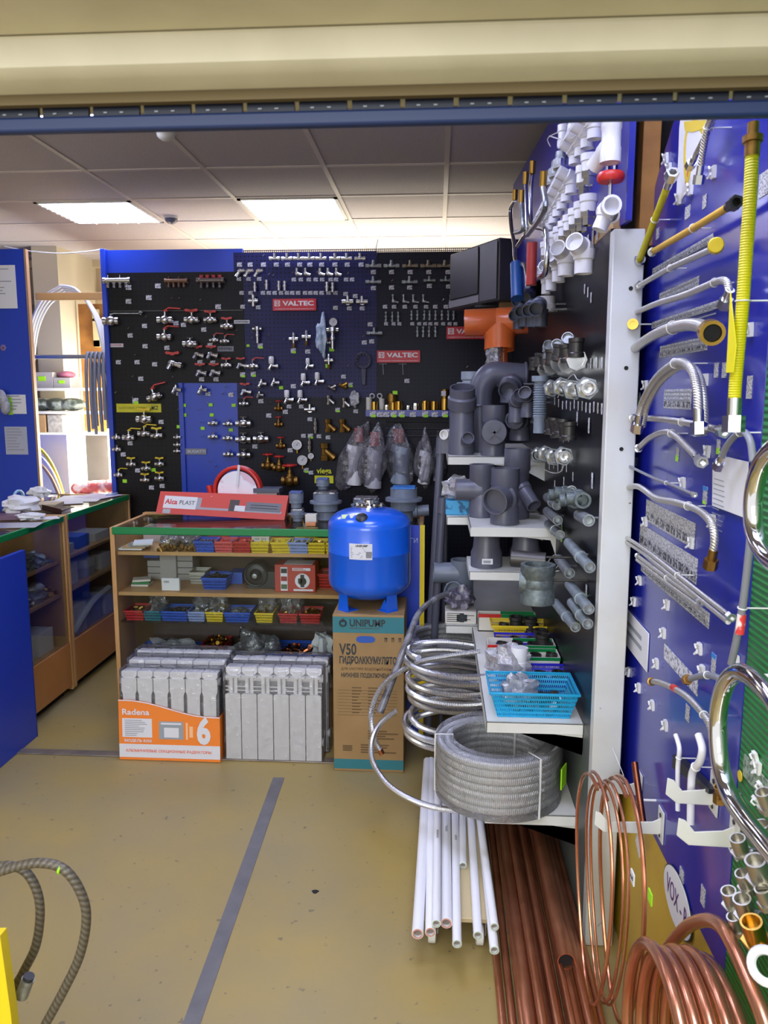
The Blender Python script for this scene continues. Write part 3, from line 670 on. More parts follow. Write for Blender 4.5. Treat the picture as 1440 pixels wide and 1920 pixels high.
cardbox('black_case', sx(508, S2, 3.78), (.06, .12, .085), BLACKP, 'black case between the pump motor and the red box', flap=False)
cardbox('blue_box', sx(444, S2, 3.85), (.07, .1, .06), mat('mid_blue_box', (50, 90, 190), .5), 'small blue box at the back left of the pump motor', flap=False)
rbx = thing('red_box', 'red box with a black valve picture on the second counter shelf', 'box', sx(556, S2, 3.72))
c = sx(556, S2, 3.72); w_ = (aY(594, 1100, 3.66).x - aY(518, 1100, 3.66).x); hh = aY(550, 1056, 3.66).z - aY(550, 1107, 3.66).z
part('carton', MB().lohi(c + V((-w_ / 2, -.06, 0)), c + V((w_ / 2, .06, hh))), mat('red_carton', (176, 58, 44), .5), rbx, bev=.002)
part('top_panel', MB().lohi(c + V((-w_ * .28, -.05, hh)), c + V((w_ * .42, .05, hh + .001))), LABELW, rbx)
yq = -.0612
part('round_picture', MB().cyl(c + V((w_ * .18, yq, hh * .42)), c + V((w_ * .18, yq - .0008, hh * .42)), hh * .27, 28), LABELW, rbx)
pm = MB().cyl(c + V((w_ * .18, yq - .0012, hh * .40)), c + V((w_ * .18, yq - .0016, hh * .40)), hh * .15, 20)
pm.box(c + V((w_ * .18, yq - .0014, hh * .42)), (hh * .14, .0006, hh * .46)).box(c + V((w_ * .13, yq - .0014, hh * .42)), (hh * .16, .0006, hh * .18))
part('valve_picture', pm, BLACKP, rbx)
part('side_strip', MB().box(c + V((-w_ * .27, yq, hh * .48)), (w_ * .17, .0008, hh * .86)), LABELW, rbx)
for k, m_ in enumerate((BLACKP, REDD, mat('dim_green', (80, 100, 70), .5))): part('strip_picture', MB().box(c + V((-w_ * .27, yq - .0008, hh * (.78 - .29 * k))), (w_ * .15, .0006, hh * .17)), m_, rbx)
part('caption', MB().box(c + V((w_ * .16, yq, hh * .84)), (w_ * .44, .0006, hh * .10)), LABELW, rbx)
part('caption', MB().box(c + V((w_ * .2, yq, hh * .08)), (w_ * .48, .0006, hh * .07)), LABELW, rbx)
part('print', lines(c + V((-w_ * .04, yq - .0006, hh * .855)), X, Z, w_ * .40, 2, hh * .045, hh * .02, (0, -.0003, 0), 3), REDD, rbx)
basket(sx(620, S2, 3.80), .11, .14, .075, B_RED, 'red bin on the second counter shelf behind the tank')
# glass shelf
S3 = zs[2] + .001
for i, (x, m_, w_, lb, hm) in enumerate(((255, B_RED, .098, 'dark red bin at the left end of the glass shelf', BRASS), (288, B_TEAL, .09, 'teal bin on the glass shelf beside the dark red one', STEEL),
        (329, B_BLUE, .138, 'wide blue bin on the left half of the glass shelf', RUBBER), (370, B_CLR, .088, 'pale lilac bin on the glass shelf', STEEL), (404, B_YEL, .088, 'yellow bin on the glass shelf left of the second blue bin', STEEL),
        (446, B_BLUE, .128, 'wide blue bin on the middle of the glass shelf', STEEL), (497, B_YEL, .088, 'yellow bin on the glass shelf right of the blue bin', OLDBRASS), (542, B_RED, .09, 'red bin on the glass shelf under the red box', BRASS), (583, B_RED, .1, 'red bin at the right end of the glass shelf', BRASS))):
    c = sx(x, S3, 3.70); basket(c, w_, .14, .05, m_, lb, 'bins on the glass shelf')
    heap(c + V((0, 0, .022)), w_ * .75, .1, .03, hm, f'fittings in the {nth(i)} bin from left on the glass shelf', 24, .02, 60 + i)
    if i in (1, 3, 4, 6, 7): bag(c + V((0, .03, .075)), w_ * .5, .05, .045, f'clear bag on top of the {nth(i)} bin from left on the glass shelf', BAG, 70 + i)
# bottom shelf, seen above the radiators
S4 = zs[3] + .001
basket(sx(560, S4 + .02, 3.80), .36, .22, .12, B_BLUE, 'big blue bin at the right of the bottom counter shelf')
basket(sx(310, S4 + .02, 3.80), .32, .22, .10, B_BLUE, 'big blue bin at the left of the bottom counter shelf')
basket(sx(400, S4 + .06, 3.85), .12, .16, .09, B_RED, 'red bin of brass pieces on the bottom counter shelf')
heap(sx(400, S4 + .13, 3.85), .1, .12, .04, BRASS, 'brass pieces in the red bin on the bottom counter shelf', 40, .022, 91, 'brass_fittings')
heap(sx(385, S4 + .10, 3.72), .12, .1, .05, OLDBRASS, 'loose brass pieces in front of the red bin', 40, .02, 92, 'brass_fittings')
for i, (x, z, rx, rz, lb) in enumerate(((315, .12, .13, .06, 'big clear bag over the left blue bin in the showcase'), (395, .08, .07, .05, 'clear bag before the red bin at the bottom of the showcase'), (470, .12, .10, .11, 'tall clear bag in the middle of the bottom counter shelf'), (500, .10, .07, .09, 'clear bag right of the tall bag on the bottom counter shelf'))):
    bag(sx(x, S4 + z, 3.76), rx, .08, rz, lb, BAG if i else BAGM, 80 + i)
heap(sx(560, S4 + .10, 3.8), .2, .14, .05, COPPER, 'copper fittings in the big blue bin on the right', 30, .024, 95)
bag(sx(602, S4 + .17, 3.74), .05, .05, .06, 'pale bag at the right end of the bottom counter shelf', PAPER, 97)
solo('yellow_tube', MB().cyl(sx(318, S4 + .12, 3.69), sx(347, S4 + .125, 3.69), .013, 14), YELLOWP, 'short yellow tube on the left blue bin in the showcase', 'tube', loc=tuple(sx(330, S4 + .11, 3.69)))

# --- left counters, fronts at X = -1.94
LX, LD = -1.94, 0.46
zl = aX(137, 1202, LX).z
for y0, y1, lb in ((3.975, 4.85, 'far beech and glass showcase counter with green edging along the left side'), (3.05, 3.965, 'near beech and glass showcase counter with green edging at the left edge')):
    t = thing('showcase_counter', lb, 'counter', (LX - LD / 2, (y0 + y1) / 2, 0))
    for yy in (y0, y1 - .022): part('side_panel', MB().lohi((LX - LD, yy, 0.03), (LX, yy + .022, .975)), WOOD, t, bev=.003)
    part('front_panel', MB().lohi((LX - .02, y0 + .022, .055), (LX - .002, y1 - .022, zl)), WOODD, t, bev=.002)
    part('plinth', MB().lohi((LX - LD + .03, y0 + .03, 0), (LX - .05, y1 - .03, .06)), DARK, t)  # recessed plinth, coloured near black to give the shadow gap below the front
    part('front_glass', MB().lohi((LX - .012, y0 + .022, zl), (LX - .008, y1 - .022, .945)), GLASS, t)
    part('top_glass', MB().lohi((LX - LD, y0 + .022, .966), (LX - .01, y1 - .022, .972)), GLASS, t)
    part('green_edging', MB().lohi((LX - .012, y0 + .02, .944), (LX + .004, y1 - .02, .976)), GREENE, t, bev=.004)
    part('back_panel', MB().lohi((LX - LD, y0 + .022, .06), (LX - LD + .01, y1 - .022, .96)), INNER, t)
    for k, z in enumerate((.74, .56, zl - .02)): part('shelf', MB().lohi((LX - LD + .01, y0 + .022, z - .016), (LX - .03, y1 - .022, z)), WOOD, t)
# contents of the left counters
items = [(4.15, .56, .10, .16, .12, CARDW, 'white box on the middle shelf of the far left counter'), (4.36, .56, .12, .16, .05, GREYBOX, 'flat grey box on the middle shelf of the far left counter'), (4.36, .611, .12, .16, .05, CARDW, 'flat white box stacked on the flat grey box'),
         (4.58, .56, .14, .16, .09, CARDW, 'white carton at the far end of the middle shelf'), (4.30, .74, .14, .16, .07, mat('mid_blue_box', (50, 90, 190), .5), 'blue box on the upper shelf of the far left counter'), (4.12, .74, .11, .16, .05, GREYBOX, 'grey box on the upper shelf of the far left counter'),
         (4.55, .74, .2, .16, .05, CARDW, 'long white box on the upper shelf of the far left counter'), (4.20, zl - .02, .16, .16, .16, CARDW, 'white box low in the far left counter'), (4.42, zl - .02, .16, .14, .12, GREYBOX, 'grey box low in the far left counter'), (4.63, zl - .02, .14, .14, .14, CARDW, 'white box at the far end low in the far left counter'),
         (3.60, zl - .02, .2, .14, .14, CARDW, 'white box low in the near left counter'), (3.82, zl - .02, .16, .14, .12, PAPER, 'white packet box low in the near left counter beside the frame')]
for i, (y, z, w_, d_, h_, m_, lb) in enumerate(items):
    t = cardbox('stock_box', (LX - .14, y, z + .001), (d_, w_, h_), m_, lb, 'box', 'boxes in the left counters', flap=False)
mb = MB(); mb.sweep(curve([(LX - .06, 4.1, zl + .0), (LX - .05, 4.2, zl + .06), (LX - .05, 4.35, zl + .12), (LX - .06, 4.6, zl + .14)], 6), .018, 8)
solo('white_hose', mb, CLEARH, 'white flexible hose lying low in the far left counter', 'hose', loc=(LX - .05, 4.3, zl))
for i, (y, z, m_) in enumerate(((3.60, .74, STEEL), (3.80, .74, STEEL), (3.66, .56, CHROME), (3.84, .56, BRASS), (3.72, .86, STEEL))):
    heap((LX - .13, y, min(z, .74) + .002), .16, .18, .07, m_, ('steel fittings on the upper shelf near the blue panel', 'steel fittings on the upper shelf near the wooden post', 'chrome fittings on the middle shelf of the near left counter', 'brass and chrome fittings at the end of the near middle shelf', 'heap of taps at the top of the near left counter')[i], 50, .03, 120 + i)
bag((LX - .10, 3.76, .60), .07, .10, .05, 'clear bag with a white label in the near left counter', BAGM, 131)
# papers and bags lying on the left counters
TZ = .974
def flat(c, w_, d_, rz, m_, label, name='paper_sheet', h=.0015, cat='paper', group=None):
    return solo(name, MB().box((0, 0, h / 2), (w_, d_, h)), m_, label, cat, group, loc=tuple(c), rot=(0, 0, rz), w=False)
p = lambda x, y, k=0: aZ(x, y, TZ + k)
flat(p(150, 935), .26, .3, .2, PAPER, 'wide white paper sheet on the far left counter')
flat(p(185, 930, .0016), .22, .2, -.3, mat('lilac_paper', (206, 200, 222), .6), 'lilac paper sheet lying over the wide white one')
flat(p(120, 942, .002), .2, .18, .5, PAPER, 'white paper at the near end of the far left counter')
flat(p(210, 927, .003), .06, .10, .2, mat('blue_card', (120, 140, 190), .5), 'small bluish card on the papers at the far end', h=.006)
flat(p(72, 950), .24, .14, .15, mat('cream_pad', (196, 182, 150), .6), 'cream notepad on the left counter beside the white bag', 'notepad', .02, 'notepad')
w1 = thing('wallet', 'dark brown open wallet standing on the left counter', 'wallet', p(99, 958))
q = p(99, 958)
part('cover', MB().prism([(0, 0), (.13, -.02), (.13, .012), (0, .03)], q + V((-.06, 0, .004)), V((1, -.3, 0)).normalized(), Z, (0, .004, 0)), mat('brown_leather', (60, 38, 32), .4), w1)
part('cover', MB().prism([(0, 0), (.13, 0), (.13, .09), (0, .09)], q + V((-.06, .02, .002)), V((1, -.3, 0)).normalized(), V((.3, 1, .1)).normalized(), (0, 0, .004)), mat('brown_leather', (60, 38, 32), .4), w1)
flat(p(16, 972), .16, .12, .3, mat('mauve_book', (110, 80, 100), .5), 'mauve book at the left edge of the near counter', 'book', .022, 'book')
bag(p(38, 966) + V((0, 0, .05)), .09, .09, .05, 'crumpled white bag on the near left counter', PAPER, 140)
bag(p(74, 934) + V((0, 0, .035)), .06, .05, .035, 'small white crumpled paper behind the notepad', PAPER, 141)
flat(p(82, 972, .002), .14, .1, .6, PAPER, 'white paper slip at the near edge of the left counter')
flat(p(30, 985, .0015), .22, .16, .2, mat('clear_file', (176, 176, 186), .2), 'glossy plastic folder on the near left counter')
bag(p(60, 975) + V((0, 0, .02)), .07, .05, .018, 'flat white bag beside the paper slip', PAPER, 142)
rc = thing('tape_roll', 'roll of pale blue tape behind the notepad', 'tape roll', p(36, 944))
part('roll', MB().torus(p(36, 944) + V((0, 0, .04)), V((1, -.3, 0)), .034, .008, 20, 8), mat('pale_blue_tape', (150, 190, 214), .4), rc)
# blue low board standing before the near left counter
bl = thing('low_board', 'big plain blue board standing before the near left counter', 'board', (-1.88, 3.0, 0))
part('panel', MB().lohi((-1.895, 2.55, 0), (-1.872, 3.42, aX(43, 1031, -1.88).z)), BLUEP, bl, bev=.002)
part('edge_strip', MB().lohi((-1.896, 3.42, 0), (-1.871, 3.424, aX(43, 1031, -1.88).z)), mat('dark_blue_edge', (24, 44, 120), .5), bl)

# ================================================================ things on the middle counter
red = thing('long_box', 'long red product box with a grey picture panel leaning on the counter', 'box', aY(416, 970, 3.93))
A, B, C_, D = aY(292, 962, 3.90), aY(533, 976, 3.90), aY(541, 929, 3.92), aY(301, 921, 3.92)
A.z = max(A.z, MZ + .010); ex = (B - A); ez = D - A
n_ = ex.cross(ez).normalized() * .05
rm = MB(); rm.v = [A, B, C_, D]; bk = [q - n_ for q in (A, B, C_, D)]; rm.v += bk
for f in ((0, 1, 2, 3), (7, 6, 5, 4), (0, 4, 5, 1), (1, 5, 6, 2), (2, 6, 7, 3), (3, 7, 4, 0)): rm.face(f)
part('carton', rm, mat('coral_carton', (206, 66, 62), .45), red)
EX, EZ = ex.normalized(), ez.normalized(); L_, H_ = ex.length, ez.length; NO = EX.cross(EZ).normalized()
if NO.y > 0: NO = -NO
def onface(u0, v0, u1, v1, m_, k=.0006, nm='print'):
    part(nm, MB().prism([(u0 * L_, v0 * H_), (u1 * L_, v0 * H_), (u1 * L_, v1 * H_), (u0 * L_, v1 * H_)], A + NO * k, EX, EZ, NO * .0005), m_, red)
onface(.045, .28, .965, .80, mat('silver_print', (160, 160, 170), .5), .0004, 'picture_panel')
onface(.045, .26, .30, .82, LABELW, .001, 'name_panel'); onface(.555, .28, .63, .80, mat('dark_photo', (70, 60, 66), .5), .0012, 'photo'); onface(.60, .30, .68, .55, LABELW, .0018, 'photo')
onface(.685, .34, .955, .74, mat('grate_print', (112, 114, 126), .5), .0014, 'grate_picture')
for k in range(2): onface(.72, .47 + .12 * k, .93, .50 + .12 * k, PRINT, .002, 'grate_slots')
text('Alca', H_ * .31, SIGNRED, red, A + EX * (L_ * .103) + EZ * (H_ * .55) + NO * .0018, EX, EZ, bold=.03)
text('PLAST', H_ * .26, PRINT, red, A + EX * (L_ * .226) + EZ * (H_ * .54) + NO * .0018, EX, EZ)
onface(.40, .88, .58, .91, mat('pink_print', (228, 170, 170), .5), .0006)
onface(.05, .02, .11, .22, mat('grey_sticker', (170, 170, 180), .5), .0008, 'sticker')
# red pipe coil with its paper disc, behind the red box
rc = thing('pipe_coil', 'coil of red heating pipe with a round white paper label behind the red box', 'pipe coil', aY(447, 930, 4.25))
cc = aY(447, 936, 4.0); rr = (aY(493, 930, 4.0).x - aY(402, 930, 4.0).x) / 2; cc.z = MZ + .009 + rr
for k in range(3): part('pipe_turn', MB().torus(cc + V((0, .02 * k - .02, 0)), V((0, 1, 0)), rr - .010, .010, 40, 8), REDP, rc)
part('paper_disc', MB().cyl(cc + V((.004, -.034, 0)), cc + V((.004, -.032, 0)), rr * .80, 36), mat('pink_paper', (222, 190, 206), .5, noise=(9, (236, 232, 240), (.45, .5))), rc)
part('strap', MB().box(cc + V((.012, -.042, rr * .6)), (.012, .004, rr * .9), M.Rotation(.12, 3, 'Y')), LABELW, rc)
part('pipe_end', MB().cyl(aY(398, 935, 4.0), aY(392, 910, 4.0), .015, 14), REDP, rc)
# grey drains standing on the counter glass
def drain(c, r, h, fl, top, label, name='floor_drain', wide=1.35, extra=None):
    t = thing(name, label, 'drain', c); c = V(c)
    part('cup', MB().lathe(c, c + Z, [(0, 0), (0, r * .72), (h * .3, r * .75), (h * .34, r), (h * .6, r), (h * .62, r * wide), (h * .70, r * wide), (h * .72, r * 1.02), (h, r * 1.02), (h, r * .9), (h * .9, 0)], 28), mat('drain_plastic', (116, 126, 142), .4), t)
    part('grate', MB().box(c + V((0, 0, h + .004)), (r * 1.7, r * 1.7, .008)), top, t, bev=.001)
    if extra: part('outlet', MB().socket(c + V((r * .7, 0, h * .3)), c + V((r * 1.9, 0, h * .33)), r * .42, n=20, both=False), mat('drain_plastic', (116, 126, 142), .4), t)
    return t
TAN = mat('steel_grate', (178, 178, 182), .3, .9, noise=(60, (90, 90, 96), (.45, .55)))
q = lambda x, y=3.9: V((aY(x, 960, y).x, y, MZ + .001))
d1 = drain(q(558, 3.86), .033, .055, 0, TAN, 'lower small grey drain with steel grate stacked on the counter')
d2 = q(556, 3.86) + V((0, 0, .066))
drain(d2, .036, .075, 0, mat('blue_grate', (70, 90, 150), .5), 'small grey drain with a blue top stacked upon another one', wide=1.02)
drain(q(611, 3.92), .062, .135, 0, TAN, 'wide grey floor drain with steel grate on the counter', wide=1.3)
t3 = q(606, 3.98) + V((0, 0, .146)); 
drain(t3, .034, .05, 0, mat('blue_grate', (70, 90, 150), .5), 'grey cup drain standing on top of the wide floor drain', wide=1.05)
drain(q(757, 3.90), .066, .165, 0, mat('bright_blue_grate', (40, 120, 200), .4), 'big grey floor drain with bright blue lid right of the tank', wide=1.4, extra=True)
drain(q(687, 3.98), .066, .10, 0, TAN, 'square steel grate drain behind the top of the blue tank', wide=1.2)
cardbox('small_box', q(584, 3.80), (.055, .05, .045), CARDW, 'small white box between the grey drains', flap=False)
cardbox('small_box', q(583, 3.72), (.05, .04, .016), mat('orange_box', (200, 130, 80), .5), 'flat orange box at the front of the counter by the drains', flap=False)
cardbox('grey_case', aY(503, 922, 4.0) * 1.0, (.135, .1, .022), mat('slate_case', (70, 78, 96), .35), 'flat slate grey case lying behind the red box', flap=False)
solo('case_support', MB().lohi(V((aY(485, 930, 4.0).x, 3.96, MZ + .002)), V((aY(522, 930, 4.0).x, 4.04, aY(503, 922, 4.0).z - .001))), GREYBOX, 'grey carton under the flat slate case', 'box', loc=(aY(503, 930, 4.0).x, 4.0, MZ + .002))

# blue board with a yellow edge at the right end of the counter
yb = thing('end_board', 'narrow blue board with a yellow edge beside the right end of the counter', 'board', (-.05, 3.55, 0))
xa, xb, xc = aY(764, 1050, 3.5).x, aY(787, 1050, 3.5).x, aY(796, 1050, 3.5).x
part('panel', MB().lohi((xa - .1, 3.50, 0), (xb, 3.52, aY(790, 986, 3.5).z)), BLUEP, yb)
part('yellow_edge', MB().lohi((xb, 3.496, 0), (xc, 3.524, aY(790, 986, 3.5).z)), YELLOWP, yb)
text('ГИ', .03, mat('pale_print', (170, 180, 210), .5), yb, aY(776, 1014, 3.498), X, Z)

# ================================================================ tank on its carton
bx = thing('tank_carton', 'tall brown carton with teal bands standing before the showcase', 'carton', aZ(692, 1446, 0))
X0, X1, YF, ZT = -.428, -.128, 3.175, aY(690, 1150, 3.2).z
part('carton', MB().lohi((X0, YF, 0), (X1, YF + .31, ZT)), CARDK, bx, bev=.003)
FY = YF - .0006
def fx(x): return aY(x, 1300, YF).x
def fz(y): return aY(690, y, YF).z
part('teal_band', MB().lohi((X0 + .001, FY - .0004, fz(1187)), (X1 - .001, FY, fz(1157))), TEAL, bx)
part('teal_band', MB().lohi((X0 + .001, FY - .0004, fz(1442)), (X1 - .001, FY, fz(1424))), TEAL, bx)
def ftext(s, x0, x1, y, hpx, m_=PRINT, bold=.02, nm='lettering'):
    a, b = fx(x0), fx(x1); return text(s, hpx * .0032, m_, bx, ((a + b) / 2, FY - .0008, fz(y)), X, Z, nm, bold, b - a)
ftext('UNIPUMP', 656, 722, 1169, 13, bold=.03)
part('logo', MB().torus((fx(644), FY - .0004, fz(1169)), Y, .0125, .0042, 24, 6).box((fx(644), FY - .0006, fz(1164)), (.008, .0008, .016)), PRINT, bx)
ftext('оборудование для насосных систем', 656, 712, 1178, 3, PRINTB, 0)
hh = MB().prism([(math.copysign(abs(math.cos(a)) ** .5, math.cos(a)) * .040, math.sin(a) * .0145) for a in [k * PI / 12 for k in range(24)]], (fx(686), FY - .0008, fz(1199)), X, Z, (0, .0006, 0))
part('hand_hole', hh, mat('hole_blue', (40, 84, 170), .5), bx)
for k, xx in enumerate((722, 735, 748)): part('mark', MB().box((fx(xx), FY - .0004, fz(1199)), (.003, .0006, .018)).box((fx(xx + 3), FY - .0004, fz(1199)), (.003, .0006, .018)).box((fx(xx + 1.5), FY - .0004, fz(1196)), (.012, .0006, .004)), PRINT, bx)
ftext('V50', 637, 669, 1219, 21, bold=.02)
ftext('ГИДРОАККУМУЛЯТОР', 637, 750, 1239, 13, bold=.03)
ftext('для систем водоснабжения', 640, 742, 1254, 6, PRINTB, 0)
ftext('НИЖНЕЕ ПОДКЛЮЧЕНИЕ', 640, 738, 1267, 8, bold=.02)
part('table', lines((fx(633), FY, fz(1295)), X, Z, fx(745) - fx(633), 9, .0138, .0012, (0, -.0005, 0), 5, (.98, 1)), PRINTB, bx)
part('table', lines((fx(660), FY, fz(1291)), X, Z, fx(680) - fx(660), 9, .0138, .005, (0, -.0005, 0), 6), PRINTB, bx)
part('table', lines((fx(690), FY, fz(1291)), X, Z, fx(735) - fx(690), 9, .0138, .005, (0, -.0005, 0), 7, (.3, .8)), PRINTB, bx)
part('print', lines((fx(690), FY, fz(1372)), X, Z, fx(748) - fx(690), 4, .011, .006, (0, -.0005, 0), 8), PRINTB, bx)
part('print', lines((fx(676), FY, fz(1398)), X, Z, fx(748) - fx(676), 4, .011, .006, (0, -.0005, 0), 9), PRINTB, bx)
part('print', lines((fx(642), FY, fz(1400)), X, Z, fx(662) - fx(642), 4, .007, .005, (0, -.0005, 0), 10, (.8, 1)), PRINTB, bx)

TYC = YF + .165
tc = aY(693, 1050, TYC); tr = (aY(771, 1040, TYC).x - aY(615, 1040, TYC).x) / 2 * .985; tx = tc.x
zb, zt = ZT + .035, aY(690, 951, TYC).z; zm = aY(690, 1046, TYC - tr).z
tk = thing('pressure_tank', 'big blue pressure tank with a steel flange standing on its carton', 'tank', (tx, TYC, ZT))
pr = []; hb = .085; ht = .075
for k in range(9): a = PI / 2 * k / 8; pr.append((hb * (1 - math.cos(a)), tr * math.sin(a) ** .75 if k else 0))
pr += [(zm - zb - .003, tr), (zm - zb, tr * 1.008), (zm - zb + .003, tr)]
for k in range(9): a = PI / 2 * k / 8; pr.append((zt - zb - ht + ht * math.sin(a), tr * max(0.0, math.cos(a)) ** .72 if k < 8 else .03))
part('vessel', MB().lathe((tx, TYC, zb), (tx, TYC, zt), pr, 56), TANKB, tk, ang=60)
for k, a in enumerate((-PI / 2 - .75, -PI / 2 + .75, PI / 2)):
    c = V((tx + math.cos(a) * tr * .72, TYC + math.sin(a) * tr * .72, ZT)); dr = V((math.cos(a), math.sin(a), 0)); sd = V((-dr.y, dr.x, 0))
    lg = MB().prism([(-.032, .0), (.032, 0), (.024, .085), (-.024, .085)], c + dr * .02, sd, Z, dr * .004)
    lg.prism([(-.034, -.03), (.034, -.03), (.028, .03), (-.028, .03)], c + V((0, 0, .0005)), sd, dr, (0, 0, .004))
    lg.prism([(-.03, 0), (.03, 0), (.0, .05)], c + sd * -.022 + V((0, 0, .002)), dr, Z, sd * .003)
    part('leg', lg, TANKB, tk)
fl = MB().lathe((tx, TYC, zt - .004), (tx, TYC, zt + 1), [(0, 0), (0, .066), (.010, .068), (.016, .064), (.018, .03), (.022, .022), (.036, .022), (.036, .017), (.03, 0)], 36)
part('flange', fl, POLISH, tk)
for k in range(6): part('bolt', MB().cyl((tx + math.cos(k * PI / 3) * .052, TYC + math.sin(k * PI / 3) * .052, zt + .010), (tx + math.cos(k * PI / 3) * .052, TYC + math.sin(k * PI / 3) * .052, zt + .020), .007, 6), CHROME, tk)
cp = V((tx - .02, TYC - tr * .74, zt - .035)); nn = V((-.02, -.62, .75)).normalized()
part('valve_cap', MB().lathe(cp, cp + nn, [(-.02, .028), (.002, .028), (.006, .026), (.018, .024), (.022, .018), (.022, 0)], 24), BLACKP, tk)
la, lb_, lt_, lo_ = aY(654, 1000, TYC - tr).x, aY(698, 1000, TYC - tr).x, aY(690, 1020, TYC - tr).z, aY(690, 1050, TYC - tr).z
lm = MB(); NN = 8
for i in range(NN + 1):
    x = la + (lb_ - la) * i / NN; y = TYC - math.sqrt(max(0, (tr * 1.010) ** 2 - (x - tx) ** 2)) - .0006
    lm.v += [V((x, y, lo_)), V((x, y, lt_))]
for i in range(NN): lm.face([2 * i, 2 * i + 2, 2 * i + 3, 2 * i + 1])
part('label', lm, LABELW, tk)
yl = TYC - tr * 1.010 - .0016
text('UNIPUMP', .012, PRINT, tk, (la + .052, yl + .002, lt_ - .009), X, Z, bold=.03)
part('print', lines((la + .006, yl + .002, lt_ - .02), X, Z, .075, 7, .0065, .0025, (0, -.0004, 0), 12), mat('grey_print', (140, 146, 156), .6), tk)
part('print', lines((la + .070, yl + .002, lt_ - .035), X, Z, .026, 8, .0033, .002, (0, -.0004, 0), 13, (.9, 1)), PRINT, tk)
for o in [c for c in tk.children if c.name.split('.')[0] in ('lettering', 'print')]:
    for v in o.data.vertices:
        v.co.y = -math.sqrt(max(0, (tr * 1.010 + .0012) ** 2 - v.co.x ** 2)) - .0004 * ((v.index % 2))
for k in range(2):
    s_ = V((tx - .085 + .035 * k, TYC - tr * .62 - .01 * k, zt - .0245 + .004 * k)); 
    part('price_sticker', MB().box(s_, (.042, .024, .0015), M.Rotation(.3, 3, 'Z') @ M.Rotation(.62, 3, 'X')), (mat('pale_lime', (214, 236, 170), .5), PAPER)[k], tk)

# ================================================================ radiators
def radiator(x0, x1, y, lean, label, h=.405, wrap=True, grille=True):
    wd = x1 - x0; t = thing('radiator', label, 'radiator', ((x0 + x1) / 2, y, 0), (lean, 0, 0), 'aluminium radiators by the showcase'); n = 6; s = wd / n
    for k in range(n):
        a = -wd / 2 + k * s + .002; b = a + s - .004; mb = MB()
        if grille:
            mb.prism([(a, 0), (b, 0), (b, h * .695), (b - .008, h * .705), (a + .008, h * .705), (a, h * .695)], (0, 0, .004), X, Z, (0, .010, 0))
            mb.lohi(((a + b) / 2 - .004, .012, h * .70), ((a + b) / 2 + .004, .05, h * .88)).lohi((a - .002, .014, h * .775), (b + .002, .02, h * .785)).lohi((a - .002, .014, h * .735), (b + .002, .02, h * .745))
            mb.prism([(a, h * .88), (b, h * .88), (b, h * .90), (a, h * .90)], (0, .004, 0), X, Z, (0, .02, 0))
        else:
            mb.prism([(a + .006, 0), (b - .006, 0), (b - .006, h * .72), (b, h * .76), (b, h * .90), (a, h * .90), (a, h * .76), (a + .006, h * .72)], (0, 0, .004), X, Z, (0, .010, 0))
        mb.prism([(a + .012, h * .905), (b - .012, h * .905), (b, h * .93), (b, h * .975), (b - .004, h * .985), (a + .004, h * .985), (a, h * .975), (a, h * .93)], (0, .018 if grille else .004, 0), X, Z, (0, .05, 0))
        mb.lohi(((a + b) / 2 - .018, .012, .01), ((a + b) / 2 + .018, .06, h * .95))
        part('section', mb, RADW, t, w=False)
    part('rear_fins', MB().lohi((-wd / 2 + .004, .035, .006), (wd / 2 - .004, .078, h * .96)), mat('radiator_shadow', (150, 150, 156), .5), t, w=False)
    for z in (.075, h * .86): part('header', MB().cyl((-wd / 2 - .004, .045, z), (wd / 2 + .004, .045, z), .018, 16), RADW, t, w=False)
    if wrap: part('shrink_wrap', MB().lohi((-wd / 2 - .007, -.006, .001), (wd / 2 + .007, .085, h + .006)), WRAP, t, w=False, bev=.006)
    return t
RX0, RX1 = -1.378, -.945; RY = 3.222
r1 = radiator(RX0, RX1, RY, -.06, 'boxed white radiator in an orange and white carton sleeve, front of the left stack', grille=False, wrap=True)
radiator(RX0 - .004, RX1 + .006, RY + .100, -.06, 'white radiator right behind the one in the orange carton', .422, grille=False)
radiator(RX0 - .006, RX1 + .002, RY + .200, -.06, 'white radiator at the back of the left stack against the showcase', .43, grille=False)
radiator(-.918, -.490, 3.245, -.035, 'shrink wrapped white six section radiator standing left of the tank carton', .425)
radiator(-.908, -.475, 3.345, -.035, 'white radiator behind the shrink wrapped one, left of the tank carton', .435, grille=False)
# carton sleeve on the front radiator
w2 = (RX1 - RX0) / 2 + .010
sl = thing('carton_sleeve', 'orange and white printed carton sleeve round the lower half of the left front radiator', 'carton', ((RX0 + RX1) / 2, RY, 0), (-.06, 0, 0))
top = [(w2 - 2 * w2 * k / 14, .205 + .068 * (0.5 - .5 * math.cos(PI * min(1, max(0, (k - 1) / 12))))) for k in range(15)]
part('front', MB().prism([(-w2, 0.002), (w2, 0.002)] + top, (0, -.010, 0), X, Z, (0, .002, 0)), CARTON, sl, w=False)
part('side', MB().lohi((w2 - .002, -.009, .002), (w2, .086, .205)), CARTON, sl, w=False)
part('side', MB().lohi((-w2, -.009, .002), (-w2 + .002, .086, .268)), CARTON, sl, w=False)
part('white_band', MB().lohi((-w2 + .0002, -.0108, .014), (w2 - .0002, -.0100, .074)), LABELW, sl, w=False)
edge = MB().sweep([(x, -.0108, z - .003) for x, z in top], .0022, 5); part('white_line', edge, LABELW, sl, w=False)
T2 = lambda s, size, x, z, m_, wd=None, b=.02: text(s, size, m_, sl, (x, -.0116, z), X, Z, bold=b, width=wd, w=False)
T2('Radena', .036, -w2 * .66, .218, LABELW, w2 * .54, .02)
T2('6', .158, w2 * .68, .135, LABELW, w2 * .27, .045)
